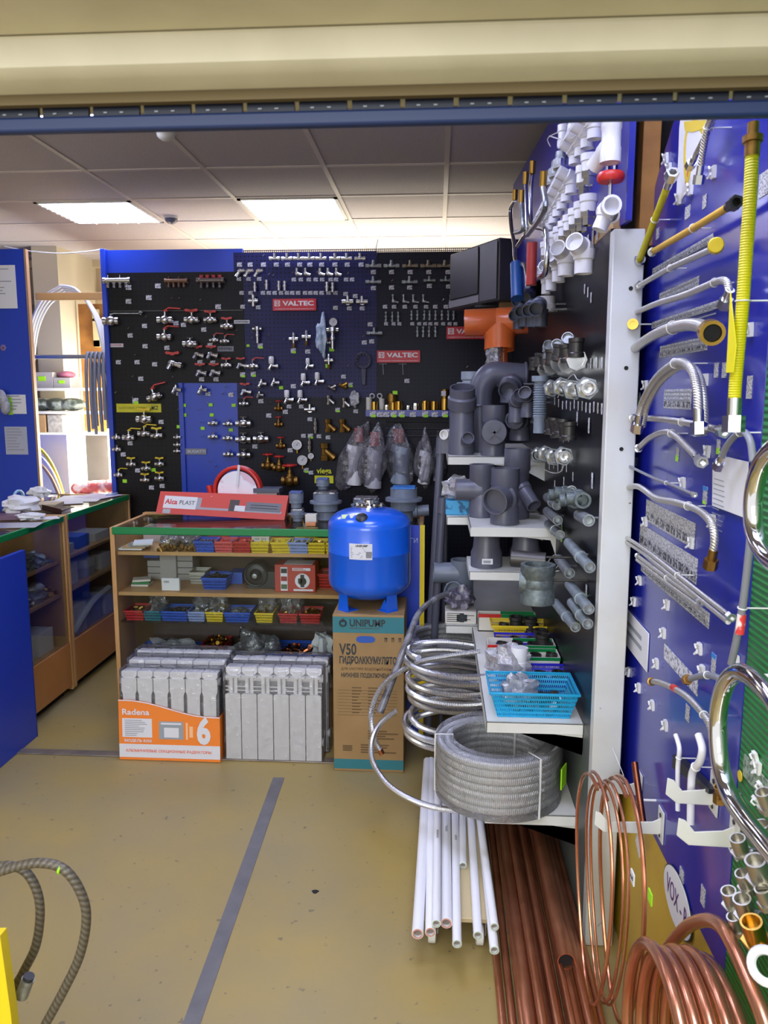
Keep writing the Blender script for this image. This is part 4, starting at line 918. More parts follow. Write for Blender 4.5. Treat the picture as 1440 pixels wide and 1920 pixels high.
T2('МОДЕЛЬ R350', .017, -w2 * .62, .089, LABELW, w2 * .54)
T2('АЛЮМИНИЕВЫЕ СЕКЦИОННЫЕ РАДИАТОРЫ', .016, -w2 * .02, .044, mat('coral_print', (230, 120, 90), .5), w2 * 1.7, .02)
part('info_panel', MB().lohi((-w2 * .93, -.0108, .105), (-w2 * .34, -.0102, .190)), LABELW, sl, w=False)
part('print', lines((-w2 * .88, -.0110, .180), X, Z, w2 * .45, 9, .0085, .003, (0, -.0004, 0), 17), mat('faint_print', (150, 150, 160), .6), sl, w=False)
pc = MB().lohi((-w2 * .20, -.0108, .100), (w2 * .28, -.0102, .180)); part('picture', pc, mat('grey_picture', (150, 158, 166), .5), sl, w=False)
part('picture', MB().lohi((-w2 * .10, -.0114, .108), (w2 * .19, -.0108, .152)).lohi((-w2 * .16, -.0114, .166), (w2 * .24, -.0108, .174)), LABELW, sl, w=False)
part('picture', MB().lohi((w2 * .33, -.0108, .100), (w2 * .37, -.0102, .176)).lohi((w2 * .40, -.0108, .110), (w2 * .47, -.0102, .160)), mat('peach_print', (246, 190, 140), .5), sl, w=False)

# ================================================================ right-hand shelf rack (pegboard plane X = 0.45)
XP = 0.45
rk = thing('shelf_rack', 'white metal shelf rack with a black pegboard along the right wall', 'rack', (.48, 3.2, 0))
post = MB().lohi((.447, 2.14, 0), (.527, 2.185, 2.02))
part('post', post, POSTW, rk, bev=.003)
for y in (3.30, 4.25): part('post', MB().lohi((.46, y - .03, 0), (.50, y + .03, 2.02)), WHITEM, rk)
hs = aY(1163, 541, 2.14).z
for k, yy in enumerate((541, 690, 842)): part('bolt_hole', MB().cyl((.496 - .003 * k, 2.1385, aY(1163, yy, 2.14).z), (.496 - .003 * k, 2.1402, aY(1163, yy, 2.14).z), .0055, 12), DARK, rk)
PR = grid_mat('rack_pegboard', (19, 19, 24), (5, 5, 7), 0.025, 0.2, 0.34, spec=0.25, axes=('Y', 'Z'))
part('pegboard', MB().lohi((XP, 2.187, .62), (XP + .012, 4.94, 2.03)), PR, rk)
part('back_sheet', MB().lohi((XP + .002, 2.187, 0), (XP + .012, 4.94, .618)), mat('grey_green_sheet', (96, 102, 98), .5), rk)
SH = aZ(908, 1345, .6); ZB = .615
def rack_shelf(x0, y0, y1, z, lip=.035):
    part('shelf', MB().lohi((x0, y0, z - .004), (XP, y1, z)).lohi((x0, y0, z - lip), (x0 + .004, y1, z)).lohi((x0, y0, z - lip), (XP, y0 + .004, z)), WHITEM, rk, bev=.001)
    part('bracket', MB().prism([(.06, -.02), (.30, -.045), (XP - x0, -.10), (XP - x0, 0), (0, 0), (0, -.02)], (x0, y0 + .006, z - .002), X, Z, (0, .004, 0)), WHITEM, rk)
rack_shelf(.158, 2.30, 3.29, ZB)
rack_shelf(.045, 3.31, 4.22, ZB)
rack_shelf(.13, 2.95, 3.29, 1.105)
rack_shelf(.13, 3.0, 3.29, .925)
rack_shelf(.045, 3.31, 4.22, 1.09)
rack_shelf(.045, 3.31, 4.22, 1.345)
rack_shelf(.16, 2.33, 3.29, .30)
rack_shelf(.045, 3.31, 4.22, .30)
# timber post and the tilted blue board above the rack
solo('timber_post', MB().lohi((.515, 2.16, 1.98), (.56, 2.21, 2.715)), RAWWOOD, 'raw timber post beside the white fittings board, above the rack', 'post', loc=(.535, 2.18, 1.98), bev=.002)
p0, p1 = V((.475, 2.12, 0)), V((.362, 4.1, 0)); bd = (p1 - p0).normalized(); bn = V((-bd.y, bd.x, 0)).normalized()
if bn.x > 0: bn = -bn
fb = thing('fittings_board', 'blue board hung with rows of white plastic pipe fittings above the rack', 'display board', (.44, 2.6, 2.05))
part('panel', MB().prism([(0, 2.035), ((p1 - p0).length, 2.08), ((p1 - p0).length, 2.62), (0, 2.62)], p0, bd, Z, -bn * .012), mat('violet_blue_board', (48, 44, 150), .35, coat=.1), fb)
part('edge', MB().box(p0 + V((.002, -.004, 2.33)), (.016, .008, .59)), BLUEB, fb)
part('plywood', MB().lohi((.455, 2.19, 1.96), (.475, 2.75, 2.06)), CARD, fb)
def onb(x, y, off=0.0):
    d = ray(x, y); o = p0 + bn * off; k = (o - _c).dot(bn) / d.dot(bn); return _c + d * k
# ---- kits of pipe fittings (front is -y, the wall is at y = 0)
k_ = MB().socket((0, -.045, .03), (0, -.045, -.03), .017, 1.15, .3, 16); kit('plastic_coupling', [('body', k_, PPR)])
k_ = MB().socket((0, -.045, .005), (0, -.045, -.035), .018, 1.18, .4, 16, False); k_.socket((0, -.045, .004), (.005, -.085, .022), .018, 1.18, .4, 16, False); k_.ball((0, -.045, .004), .0185, n=14, m=8)
kit('plastic_elbow', [('body', k_, PPR)])
kit('plastic_adapter', [('body', MB().socket((0, -.045, .03), (0, -.045, -.012), .020, 1.15, .4, 16, False), PPR), ('metal_insert', MB().lathe((0, -.045, -.010), (0, -.045, -.05), [(0, .0), (0, .021), (.014, .021), (.0145, .015), (.034, .015), (.034, .011), (.02, 0)], 6), CHROME)])
kit('plastic_tee', [('body', MB().socket((-.04, -.05, 0), (.04, -.05, 0), .018, 1.18, .25, 16).socket((0, -.05, 0), (0, -.09, .006), .018, 1.18, .4, 16, False), PPR)])
kit('metal_fitting', [('body', MB().lathe((0, -.05, .035), (0, -.05, -.035), [(.012, 0), (.012, .012), (0, .012), (0, .018), (.018, .018), (.02, .024), (.040, .024), (.042, .016), (.07, .016), (.07, .011), (.05, 0)], 12), STEEL), ('nut', MB().cyl((0, -.05, .012), (0, -.05, -.012), .026, 6), CHROME)])
def rowline(kind, x0, y0, x1, y1, n, desc, rowd, sc0=1.0, sc1=1.0, **kw):
    """Fittings at even real spacing from the near end (x0, y0) to the far end."""
    a, b = onb(x0, y0, .045) - bn * .045, onb(x1, y1, .045) - bn * .045
    for i in range(n):
        t = i / max(1, n - 1); p = a.lerp(b, t); s_ = sc0 + (sc1 - sc0) * t
        yield i, p, s_
WROWS = [('plastic_elbow', 1075, 345, 1028, 428, 7, 'white plastic elbow', 'in the middle row of the blue board'),
         ('plastic_adapter', 1106, 396, 1028, 478, 9, 'white adapter with metal insert', 'in the lower row of the blue board'),
         ('plastic_elbow', 1118, 240, 1082, 290, 4, 'white plastic elbow', 'in the top row of the blue board'),
         ('plastic_coupling', 1080, 232, 1060, 262, 2, 'white coupling', 'left in the top row of the blue board'),
         ('metal_fitting', 1058, 315, 1042, 347, 3, 'grey metal fitting', 'at the upper left of the blue board'),
         ('plastic_adapter', 1108, 320, 1098, 342, 2, 'white adapter with metal nut', 'below the big tap body')]
for kind, x0, y0, x1, y1, n, desc, rd in WROWS:
    for i, p, s_ in rowline(kind, x0, y0, x1, y1, n, desc, rd):
        put(kind, kind, f'{desc}, {nth(i)} {rd}', 'pipe fitting', p + V((0, 0, .01)), (0, 0, -PI / 2 + .057), desc + 's ' + rd, 1.1)
# big white tap body, red wheel valve and front tee
tb = onb(1146, 262, .05)
t = thing('plastic_tap', 'big white plastic angled tap body at the near top of the blue board', 'pipe fitting', tb)
part('body', MB().socket(tb + V((0, 0, .06)), tb + V((0, 0, -.055)), .024, 1.08, .3, 20).socket(tb + V((0, .005, -.01)), tb + V((-.03, .055, -.05)), .022, 1.1, .4, 18, False), PPR, t)
rv = onb(1143, 385, .05)
t = thing('wheel_valve', 'white valve with a red wheel at the near end of the blue board', 'valve', rv)
part('body', MB().socket(rv + V((-.0, .05, -.015)), rv + V((0, -.03, -.03)), .018, 1.15, .3, 16).socket(rv + V((0, .01, -.02)), rv + V((-.0, .0, .02)), .014, 1.1, .3, 14, False), PPR, t)
part('stem', MB().cyl(rv + V((0, .0, .01)), rv + V((0, 0, .06)), .005, 10), CHROME, t)
part('wheel', MB().lathe(rv + V((0, 0, .056)), rv + V((0, 0, .08)), [(0, 0), (0, .03), (.006, .034), (.016, .034), (.022, .030), (.022, 0)], 12), REDP, t)
wt = onb(1140, 392, .06)
t = thing('plastic_tee', 'white tee with its open end to the camera below the red wheel', 'pipe fitting', wt)
part('body', MB().socket(wt + V((.0, -.045, .0)), wt + V((0, .03, 0)), .021, 1.15, .3, 20).socket(wt, wt + V((-.02, 0, -.05)), .019, 1.15, .4, 18, False), PPR, t)
for i, (x, y, rr) in enumerate(((1095, 482, .030), (1062, 490, .030), (1048, 503, .026), (1034, 520, .024), (1025, 528, .022))):
    c = aX(x, y, .40)
    t = thing('plastic_elbow', f'white plastic elbow, {nth(i)} from the near end on the top edge of the pegboard', 'pipe fitting', c, group='white elbows on the pegboard edge')
    part('body', MB().socket(c + V((0, .0, .02)), c + V((0, 0, -.045)), rr * .85, 1.15, .4, 20, False).socket(c + V((0, .01, .018)), c + V((-.035, -.04, .035)), rr * .85, 1.18, .4, 20, False).ball(c + V((0, 0, .018)), rr * .86), PPR, t)
for i in range(16):
    k = onb(*((1138 - 9 * i, 418 + 9 * i) if i < 9 else ((1104 - 8 * (i - 9), 392 + 9 * (i - 9)) if i < 13 else (1152 - 14 * (i - 13), 312 + 3 * (i - 13)))), .004)
    solo('price_tag', MB().box(k, (.001, .026, .042)), PAPER, f'slanting price tag, {nth(i)} from the near end among the white fittings', 'price tag', 'price tags on the white fittings board', loc=tuple(k), rot=(0, 0, .057))
wire = MB().sweep(curve([onb(1030, 255, .06), onb(1060, 262, .09), onb(1085, 250, .06), onb(1060, 245, .03), onb(1028, 258, .05), onb(1032, 275, .04)], 6), .002, 5)
solo('tie_wire', wire, WHITEP, 'white tie wire looped round the top fittings of the blue board', 'wire', loc=tuple(onb(1050, 258, .05)))
# bent tubes (towel rails) hanging at the far end of the board
XT = .33
for i, (pth, m_, r) in enumerate(((((998, 325), (995, 355), (995, 412), (1003, 425), (1018, 428), (1024, 440), (1022, 512), (995, 518)), CHROME, .012), (((965, 375), (957, 392), (959, 430), (964, 456), (967, 490), (985, 500), (989, 538)), CHROME, .012),
        (((985, 345), (987, 430), (981, 445), (970, 462)), CHROME, .011), (((1018, 350), (1023, 385), (1012, 410), (999, 428), (990, 440)), STEEL, .011), (((977, 380), (981, 420), (978, 432), (966, 436)), STEEL, .011))):
    pts = [aX(x, y, XT - .012 * i) for x, y in pth]
    tt = thing('bent_tube', ('long chrome bent tube with a brass end', 'dark chrome S shaped tube at the far end', 'straight chrome tube between the bent ones', 'short curved steel tube', 'small steel tube at the back')[i] + ' on the blue fittings board', 'tube', pts[0])
    r *= .72; part('tube', MB().sweep(curve(pts, 8), r, 10), m_, tt)
    part('end_fitting', MB().cyl(pts[0], pts[0] + V((0, -.01, .04)), r * 1.3, 12), BRASS, tt)
for nm, x0, y0, x1, y1, r, m_, lb in (('red_tube', 998, 455, 996, 535, .017, mat('dim_red', (150, 40, 36), .4), 'fat red tube hanging under the bent tubes'), ('blue_tube', 968, 495, 970, 560, .024, mat('tube_blue', (26, 70, 130), .4), 'fat blue tube hanging behind the bent tubes')):
    a, b = aX(x0, y0, .30), aX(x1, y1, .30); solo(nm, MB().cyl(a, b, r, 18), m_, lb, 'tube', loc=tuple(b))
# CRT television
L0, R0 = V((.060, 4.30, 0)), V((.283, 3.86, 0)); wdr = (R0 - L0).normalized(); ddr = V((-wdr.y, wdr.x, 0)); ddr = ddr if ddr.x > 0 else -ddr
zt_, zb_ = aY(841, 477, 4.3).z, aY(848, 582, 4.3).z; wl = (R0 - L0).length
tv = thing('television', 'old dark box television turned to the left, on an arm above the orange pipe', 'television', (L0 + R0) / 2 + V((0, 0, zb_)))
part('cabinet', MB().prism([(0, 0), (wl, 0), (wl, .10), (wl * .8, .34), (wl * .2, .34), (0, .10)], L0 + V((0, 0, zb_)), wdr, ddr, (0, 0, zt_ - zb_)), mat('tv_plastic', (62, 60, 62), .4), tv, bev=.006)
fo = L0 - ddr * .004 + V((0, 0, zb_)); th_ = zt_ - zb_
part('screen', MB().prism([(.03 * wl, th_ * .18), (.62 * wl, th_ * .18), (.62 * wl, th_ * .97), (.03 * wl, th_ * .97)], fo, wdr, Z, -ddr * .003), mat('tv_glass', (36, 32, 32), .35), tv, bev=.002)
part('control_strip', MB().prism([(.01 * wl, .01), (.64 * wl, .01), (.64 * wl, th_ * .155), (.01 * wl, th_ * .155)], fo, wdr, Z, -ddr * .004), mat('tv_strip', (126, 122, 128), .4), tv)
part('speaker_panel', MB().prism([(.66 * wl, .01), (.98 * wl, .01), (.98 * wl, th_ * .97), (.66 * wl, th_ * .97)], fo, wdr, Z, -ddr * .003), mat('tv_side', (74, 73, 76), .4), tv)
part('wall_arm', MB().cyl((L0 + R0) / 2 + ddr * .2 + V((0, 0, zb_ - .015)), (L0 + R0) / 2 + ddr * .2 + V((.28, 0, zb_ - .015)), .015, 10).box((L0 + R0) / 2 + ddr * .15 + V((0, 0, zb_ - .008)), (.25, .25, .012)), BLACKP, tv)
# orange sewer tee
c = aY(925, 603, 3.75)
ot = thing('orange_pipe_tee', 'big orange sewer pipe tee hanging under the television', 'pipe fitting', c)
a, b = aY(872, 606, 3.75), aY(990, 600, 3.72)
part('pipe_body', MB().socket(a, b, .056, 1.1, .5, 32, wall=.92).socket(c + V((.03, 0, 0)), c + V((.03, -.02, -.13)), .070, 1.08, .5, 32, False, .92), ORANGEP, ot)
part('hook_rod', MB().cyl(c + V((.05, .0, .06)), (XP, 3.75, c.z + .06), .006, 8), STEEL, ot)
solo('plastic_bag', blob(aY(925, 668, 3.7), .035, .03, .055, 3), BAGM, 'clear bag with white parts hanging below the orange tee', 'bag', loc=tuple(aY(925, 690, 3.7)))
for k in range(2): solo('orange_pipe_end', MB().socket(aY(944 - 88 * k, 650 + 250 * k, 3.8), aY(944 - 84 * k, 685 + 240 * k, 3.8), .022, n=18, both=False), ORANGEP, ('small orange pipe piece hanging under the orange tee', 'orange pipe piece hanging behind the blue carton on the shelf')[k], 'pipe fitting', loc=tuple(aY(944 - 88 * k, 685 + 240 * k, 3.8)))
cardbox('carton', aY(955, 580, 4.0), (.10, .10, .06), CARD, 'small cardboard box behind the orange tee', flap=False)

# ---- grey sewer fittings on the shelves
def gpipe(t, p, q, r, both=True, nm='pipe_body', m_=GREYPP, col=1.1, cl=.3): return part(nm, MB().socket(p, q, r, col, cl, 32, both, .90), m_, t)
def G(name, label, base): return thing(name, label, 'pipe fitting', base, group='grey sewer pipe fittings on the rack')
ZT1, ZT2, ZT3 = 1.346, 1.106, .926
# top shelf (z 1.345)
b = V((aY(865, 850, 3.42).x, 3.42, ZT1)); t = G('sewer_tee', 'grey sewer branch with a wide mouth turned up, left on the top rack shelf', b)
mb = MB().socket(b, b + V((0, 0, .24)), .053, 1.04, .4, 32, False, .9).socket(b + V((0, 0, .20)), b + V((0, -.03, .285)), .054, 1.14, .5, 32, False, .9); mb.socket(b + V((.015, -.02, .05)), b + V((.025, -.085, .075)), .026, 1.15, .4, 24, False, .86)
part('pipe_body', mb, GREYPP, t)
b = V((aY(924, 850, 3.36).x, 3.36, ZT1)); t = G('inspection_tee', 'grey inspection pipe with a round screwed cap on the top rack shelf', b)
gpipe(t, b, b + V((0, 0, .21)), .046)
part('cap', MB().cyl(b + V((0, -.03, .10)), b + V((0, -.068, .10)), .052, 32), GREYPP, t, bev=.003)
part('cap_grip', MB().box(b + V((0, -.072, .10)), (.07, .008, .010), M.Rotation(.7, 3, 'Y')).box(b + V((0, -.072, .10)), (.07, .008, .010), M.Rotation(-.85, 3, 'Y')), GREYPP, t)
e0 = [aY(x, y, 3.58) for x, y in ((902, 850), (900, 760), (904, 725), (922, 703), (950, 703), (985, 706))]
t = G('sewer_bend', 'big grey sewer bend arching over the top rack shelf', V((e0[0].x, 3.58, ZT1)))
e0[0].z = ZT1
part('pipe_body', MB().sweep(curve(e0, 8), .056, 28), GREYPP, t); part('socket_rim', MB().torus(e0[-1], X, .058, .007, 28, 8).torus(e0[1], Z, .058, .006, 28, 8), GREYPP, t)
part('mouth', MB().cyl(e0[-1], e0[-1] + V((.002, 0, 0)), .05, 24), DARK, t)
for i, (x, y, yy, r, dr) in enumerate(((975, 790, 3.4, .040, (-.03, -.07, .01)), (960, 720, 3.5, .045, (-.02, -.06, -.03)), (990, 745, 3.25, .026, (-.02, -.06, .02)), (968, 755, 3.3, .03, (.01, -.06, .03)))):
    q = aY(x, y, yy); t = G('sewer_elbow', ('grey elbow with a dark mouth beside the inspection pipe', 'grey elbow under the arch of the big bend', 'small grey elbow hanging at the pegboard', 'small grey elbow between the bend and the pegboard')[i], q)
    mb = MB().socket(q + V((0, 0, -.08)), q, r, 1.1, .4, 24, False, .9).ball(q, r * 1.0, n=20, m=10).socket(q, q + V(dr), r, 1.12, .4, 24, False, .88); part('pipe_body', mb, GREYPP, t)
    part('hook_rod', MB().cyl(q, V((XP, q.y, q.z)), .004, 8), STEEL, t)
for i, (x, y) in enumerate(((883, 705), (875, 725))):
    q = aY(x, y, 3.75); q2 = V((q.x, 3.75, ZT1)); t = G('light_grey_socket', ('tall light grey socket behind the big bend', 'light grey socket with a ring left of the big bend')[i], q2)
    part('pipe_body', MB().socket(q2, V((q.x, 3.75, q.z + .02)), .040, 1.15, .1, 28), GREYPL, t)
q = aY(832, 815, 3.45); t = G('white_sleeve', 'white sleeve lying at the left end of the top rack shelf', V((q.x, 3.45, ZT1)))
part('body', MB().pipe(V((q.x, 3.45, q.z)), V((q.x + .04, 3.52, q.z)), .022, 20, .8), WHITEP, t); part('foot', MB().lohi((q.x - .01, 3.46, ZT1), (q.x + .05, 3.52, q.z - .02)), GREYPP, t)
# middle shelf (z 1.09-1.105)
b = V((aY(946, 965, 3.05).x, 3.05, ZT2)); t = G('sewer_cross', 'large grey sewer tee with its wide mouth facing the camera on the middle rack shelf', b)
gpipe(t, b, b + V((0, 0, .215)), .052, col=1.06)
mo_ = b + V((-.045, -.075, .095)); mb = MB().socket(b + V((0, 0, .105)), mo_, .052, 1.16, .3, 36, False, .90); part('front_branch', mb, GREYPP, t)
b = V((aY(902, 955, 3.22).x, 3.22, ZT2)); t = G('sewer_tee', 'grey sewer tee with a branch to the left, behind the wide mouthed one', b)
gpipe(t, b, b + V((0, 0, .215)), .045); part('side_branch', MB().socket(b + V((0, 0, .11)), b + V((-.105, .0, .11)), .044, 1.08, .3, 28, False, .9), GREYPP, t)
b = V((aY(968, 945, 3.20).x, 3.20, ZT2)); t = G('sewer_tee', 'tall grey sewer branch with a lower mouth, right on the middle rack shelf', b)
gpipe(t, b, b + V((0, 0, .28)), .048); part('side_branch', MB().socket(b + V((.01, 0, .14)), b + V((.06, -.09, .06)), .030, 1.15, .35, 24, False, .86), GREYPP, t)
# lower of the two short shelves (z .925)
for i, (x, yy) in enumerate(((912, 3.10), (985, 3.14))):
    b = V((aY(x, 1045, yy).x, yy, ZT3)); t = G('sewer_reducer', ('stubby grey reducer with a barcode label on the short rack shelf', 'stubby grey reducer behind the dark nipple on the short rack shelf')[i], b)
    mb = MB().lathe(b, b + Z, [(.02, 0), (.02, .052), (0, .054), (0, .062), (.055, .062), (.075, .054), (.130, .050), (.130, .045), (.1, 0)], 32); part('pipe_body', mb, GREYPP, t)
    if i == 0: part('barcode_label', MB().box(b + V((0, -.0625, .03)), (.042, .003, .022)), LABELW, t); part('barcode', lines(b + V((-.015, -.0645, .024)), Z, X, .010, 9, -.0032, .0016, (0, -.0006, 0), 4, (1, 1)), PRINT, t)
q = aX(990, 1047, .28); t = thing('threaded_nipple', 'dark steel pipe nipple lying at the edge of the short rack shelf', 'pipe fitting', q)
part('body', MB().pipe(q + V((-.05, .0, .0)), q + V((.05, -.02, -.004)), .026, 24, .85), DARKSTEEL, t)
part('support', MB().cyl(q + V((0, .02, 0)), V((XP, q.y + .02, q.z)), .004, 8), DARKSTEEL, t)
# shelf of bay two, z .615: tees, bag in a box
b = V((aY(866, 1135, 3.50).x, 3.50, ZB + .001)); t = G('sewer_tee', 'bluish grey sewer tee with a branch to the left on the lower rack shelf', b)
part('pipe_body', MB().socket(b, b + V((0, 0, .25)), .050, 1.08, .3, 28).socket(b + V((0, 0, .19)), b + V((-.13, -.01, .19)), .047, 1.08, .3, 28, False, .9), mat('bluish_grey_plastic', (112, 120, 134), .38), t)
part('front_branch', MB().socket(b + V((0, 0, .1)), b + V((-.04, -.07, .115)), .05, 1.14, .35, 28, False, .88), mat('bluish_grey_plastic', (112, 120, 134), .38), t)
b = V((aY(863, 1168, 3.38).x, 3.38, ZB + .001)); t = cardbox('printed_box', b, (.135, .10, .055), CARDW, 'white printed open box holding a grey bag on the lower rack shelf', flap=False)
part('emblem', MB().box((.005, -.0508, .027), (.045, .0008, .03)).box((.005, -.051, .027), (.02, .0008, .038)), PRINT, t, w=False)
part('print', lines((-.06, -.0508, .046), X, Z, .12, 5, .009, .0025, (0, -.0004, 0), 8), PRINT, t, w=False)
bag(b + V((0, 0, .10)), .06, .045, .05, 'grey bag full of parts standing in the white printed box', mat('grey_bag', (88, 84, 98), .25, noise=(30, (150, 146, 160), (.5, .6))), 151)
b = V((aY(858, 968, 3.40).x, 3.40, 1.091)); cardbox('blue_carton', b, (.105, .10, .06), mat('sky_blue_carton', (64, 156, 200), .5, noise=(26, (30, 90, 130), (.55, .6))), 'sky blue carton with dark print on the middle rack shelf', flap=False)
bag(b + V((-.005, 0, .11)), .055, .045, .05, 'clear bag of white parts standing on the sky blue carton', BAGM, 152)
for i, (x0, y0, x1, y1, yy, r) in enumerate(((826, 850, 806, 1180, 3.55, .017), (829, 962, 815, 1180, 3.5, .017), (836, 975, 831, 1180, 3.62, .010))):
    a, b = aY(x0, y0, yy), aY(x1, y1, yy); d_ = (b - a); k = (a.z - .0) / (a.z - b.z); b = a + d_ * k
    t = thing('grey_pipe', ('longest thin grey pipe leaning beside the end board', 'shorter grey pipe with a socket leaning beside the longest one', 'thin grey pipe next to the rack shelf')[i], 'pipe', b)
    part('pipe_body', MB().cyl(b, a, r, 16), GREYPP, t); part('socket', MB().pipe(a - d_.normalized() * 0, a - d_.normalized() * .07, r * 1.3, 16), GREYPP, t)

# ---- metal fittings along the pegboard
def pgx(x, y, off=.05): return aX(x, y, XP - off)
kit('hex_union', [('body', MB().lathe((-.04, -.04, 0), (.04, -.04, 0), [(.012, 0), (.012, .016), (0, .016), (0, .022), (.02, .022), (.022, .026), (.058, .026), (.06, .022), (.08, .022), (.08, .016), (.065, 0)], 16), CHROME), ('hex_nut', MB().cyl((-.014, -.04, 0), (.014, -.04, 0), .035, 6), STEEL)])
kit('pipe_socket', [('body', MB().socket((0, -.045, .03), (0, -.045, -.03), .023, 1.12, .2, 18), DARKSTEEL)])
kit('pipe_elbow_metal', [('body', MB().socket((0, -.04, 0), (0, -.04, -.045), .020, 1.25, .4, 16, False).socket((0, -.04, 0), (.04, -.05, .01), .020, 1.25, .4, 16, False).ball((0, -.04, 0), .022), STEEL)])
kit('pipe_tee_metal', [('body', MB().socket((-.045, -.045, 0), (.045, -.045, 0), .021, 1.2, .25, 16).socket((0, -.045, 0), (0, -.09, 0), .021, 1.2, .4, 16, False), CAST)])
kit('lock_nut', [('body', MB().pipe((-.011, -.04, 0), (.011, -.04, 0), .034, 8, .74, .3), CHROME)])
PROWS = [('pipe_socket', 1088, 652, 1000, 682, 7, 'dark steel socket', 'in the top metal row of the pegboard'), ('lock_nut', 1085, 675, 1018, 690, 5, 'steel lock nut', 'just below the top metal row of the pegboard'), ('pipe_elbow_metal', 1070, 640, 1025, 655, 3, 'steel elbow', 'at the top of the metal rows'),
         ('hex_union', 1104, 728, 1030, 728, 4, 'wide chrome union', 'in the second metal row of the pegboard'), ('pipe_socket', 1074, 808, 1030, 800, 7, 'dark steel coupling', 'in the third metal row of the pegboard'), ('hex_union', 1060, 855, 1005, 852, 4, 'chrome hex union', 'in the fourth metal row of the pegboard'),
         ('pipe_tee_metal', 1096, 935, 1050, 928, 4, 'galvanised tee', 'in the fifth metal row of the pegboard')]
for kind, x0, y0, x1, y1, n, desc, rd in PROWS:
    a, b = pgx(x0, y0, .03), pgx(x1, y1, .045)
    a.y = max(a.y, 2.235)
    for i in range(n):
        p = a.lerp(b, i / (n - 1)); put(kind, kind, f'{desc}, {nth(i)} {rd}', 'pipe fitting', (XP, p.y, p.z), (.15 * math.sin(i * 2.1), 0, -PI / 2), desc + 's ' + rd, .92)
def tube(x0, y0, x1, y1, r, m_, name, label, off=.028, cat='pipe fitting', group=None, thread=True):
    a, b = pgx(x0, y0, off), pgx(x1, y1, off); t = thing(name, label, cat, (a + b) / 2, group=group)
    part('body', MB().pipe(a, b, r, 18, .8, .15), m_, t)
    d = (b - a)
    if thread:
        for p, q in ((a, a + d * .18), (b, b - d * .18)): part('threaded_end', MB().pipe(p - d * .002 if p is a else p + d * .002, q, r * .96, 16, .8, .3), DARKSTEEL if p is a else STEEL, t)
        part('collar', MB().cyl(a + d * .55, a + d * .62, r * 1.18, 18), m_, t)
    part('hook_rod', MB().cyl((a + b) / 2, V((XP, ((a + b) / 2).y, ((a + b) / 2).z)), .0035, 6), STEEL, t); return t
GALV = mat('galvanised_pipe', (160, 172, 176), .45, .5, noise=(40, (140, 152, 156)))
for i, (x0, y0, x1, y1, r) in enumerate(((1066, 1018, 1106, 1064, .016), (1068, 1096, 1104, 1142, .016), (1072, 1130, 1102, 1170, .0155), (1041, 1130, 1079, 1176, .0155))):
    tube(x0, y0, x1, y1, r, GALV, 'long_nipple', ('long galvanised pipe nipple hanging above the others on the pegboard', 'long galvanised pipe nipple with a lime tag at its side', 'long galvanised pipe nipple nearest to the white post at the bottom', 'long galvanised pipe nipple furthest to the left at the bottom')[i], group='long galvanised nipples')
for i, (x0, y0, x1, y1) in enumerate(((1026, 932, 1044, 948), (1026, 958, 1046, 976), (1028, 982, 1050, 1003), (1086, 966, 1104, 976), (1042, 935, 1072, 920), (1048, 1048, 1068, 1075), (1072, 930, 1086, 938))):
    tube(x0, y0, x1, y1, .0165, STEEL, 'short_nipple', f'short steel nipple, {nth(i)} of the cluster hanging on the lower pegboard', off=.03 + .01 * (i % 2), group='short steel nipples', thread=i % 2 == 0)
gt = aX(1008, 1092, .30); t = thing('cast_tee', 'big galvanised cast iron tee above the basket shelf', 'pipe fitting', gt)
part('body', MB().socket(gt + V((0, .0, -.06)), gt + V((0, 0, .055)), .046, 1.1, .25, 28).socket(gt, gt + V((-.05, .01, .0)), .036, 1.15, .4, 24, False).ball(gt, .048, n=22, m=12), CAST, t)
part('hook_rod', MB().cyl(gt + V((0, .03, 0)), V((XP, gt.y + .03, gt.z)), .004, 8), DARKSTEEL, t)
# ribbed grey waste pipe
a, b = pgx(1014, 705, .06), pgx(1011, 812, .06); t = thing('waste_pipe', 'ribbed light grey flexible waste pipe hanging upright on the pegboard', 'pipe', b)
mb = MB(); pr = [(0, 0), (0, .034), (.02, .034), (.021, .025)]; L_ = (b - a).length
for k in range(14): pr += [(.03 + k * (L_ - .09) / 14, .022), (.03 + (k + .5) * (L_ - .09) / 14, .027)]
pr += [(L_ - .055, .023), (L_, .023), (L_, 0)]
part('ribbed_tube', MB().lathe(a, b, pr, 20), mat('waste_pipe_plastic', (130, 142, 156), .4), t, ang=60); part('hook_rod', MB().cyl(a, V((XP, a.y, a.z)), .004, 6), STEEL, t)
# dark sockets under the orange tee and the white cap
for i, (x, y) in enumerate(((972, 592), (985, 585), (1000, 583), (1014, 580), (978, 565), (993, 560))):
    q = aX(x, y, .36); t = thing('sewer_socket', f'dark grey plastic socket, {nth(i)} from left in the cluster beside the orange tee', 'pipe fitting', q, group='dark grey sockets by the orange tee')
    part('body', MB().socket(q + V((0, .02, .02)), q + V((-.025, -.05, -.005)), .025, 1.15, .4, 20, False, .86).socket(q, q + V((.0, .0, -.06)), .024, 1.1, .3, 18, False), mat('slate_plastic', (70, 76, 92), .4), t); part('hook_rod', MB().cyl(q, V((XP, q.y, q.z)), .004, 6), STEEL, t)
q = aX(1023, 570, .38); t = thing('blanking_plug', 'short white plastic cap hanging beside the dark sockets', 'pipe fitting', q)
part('body', MB().lathe(q + V((0, .0, .025)), q + V((0, 0, -.03)), [(0, 0), (0, .033), (.025, .033), (.027, .036), (.05, .036), (.05, .03), (.02, 0)], 24), PPR, t); part('hook_rod', MB().cyl(q, V((XP, q.y, q.z)), .004, 6), STEEL, t)
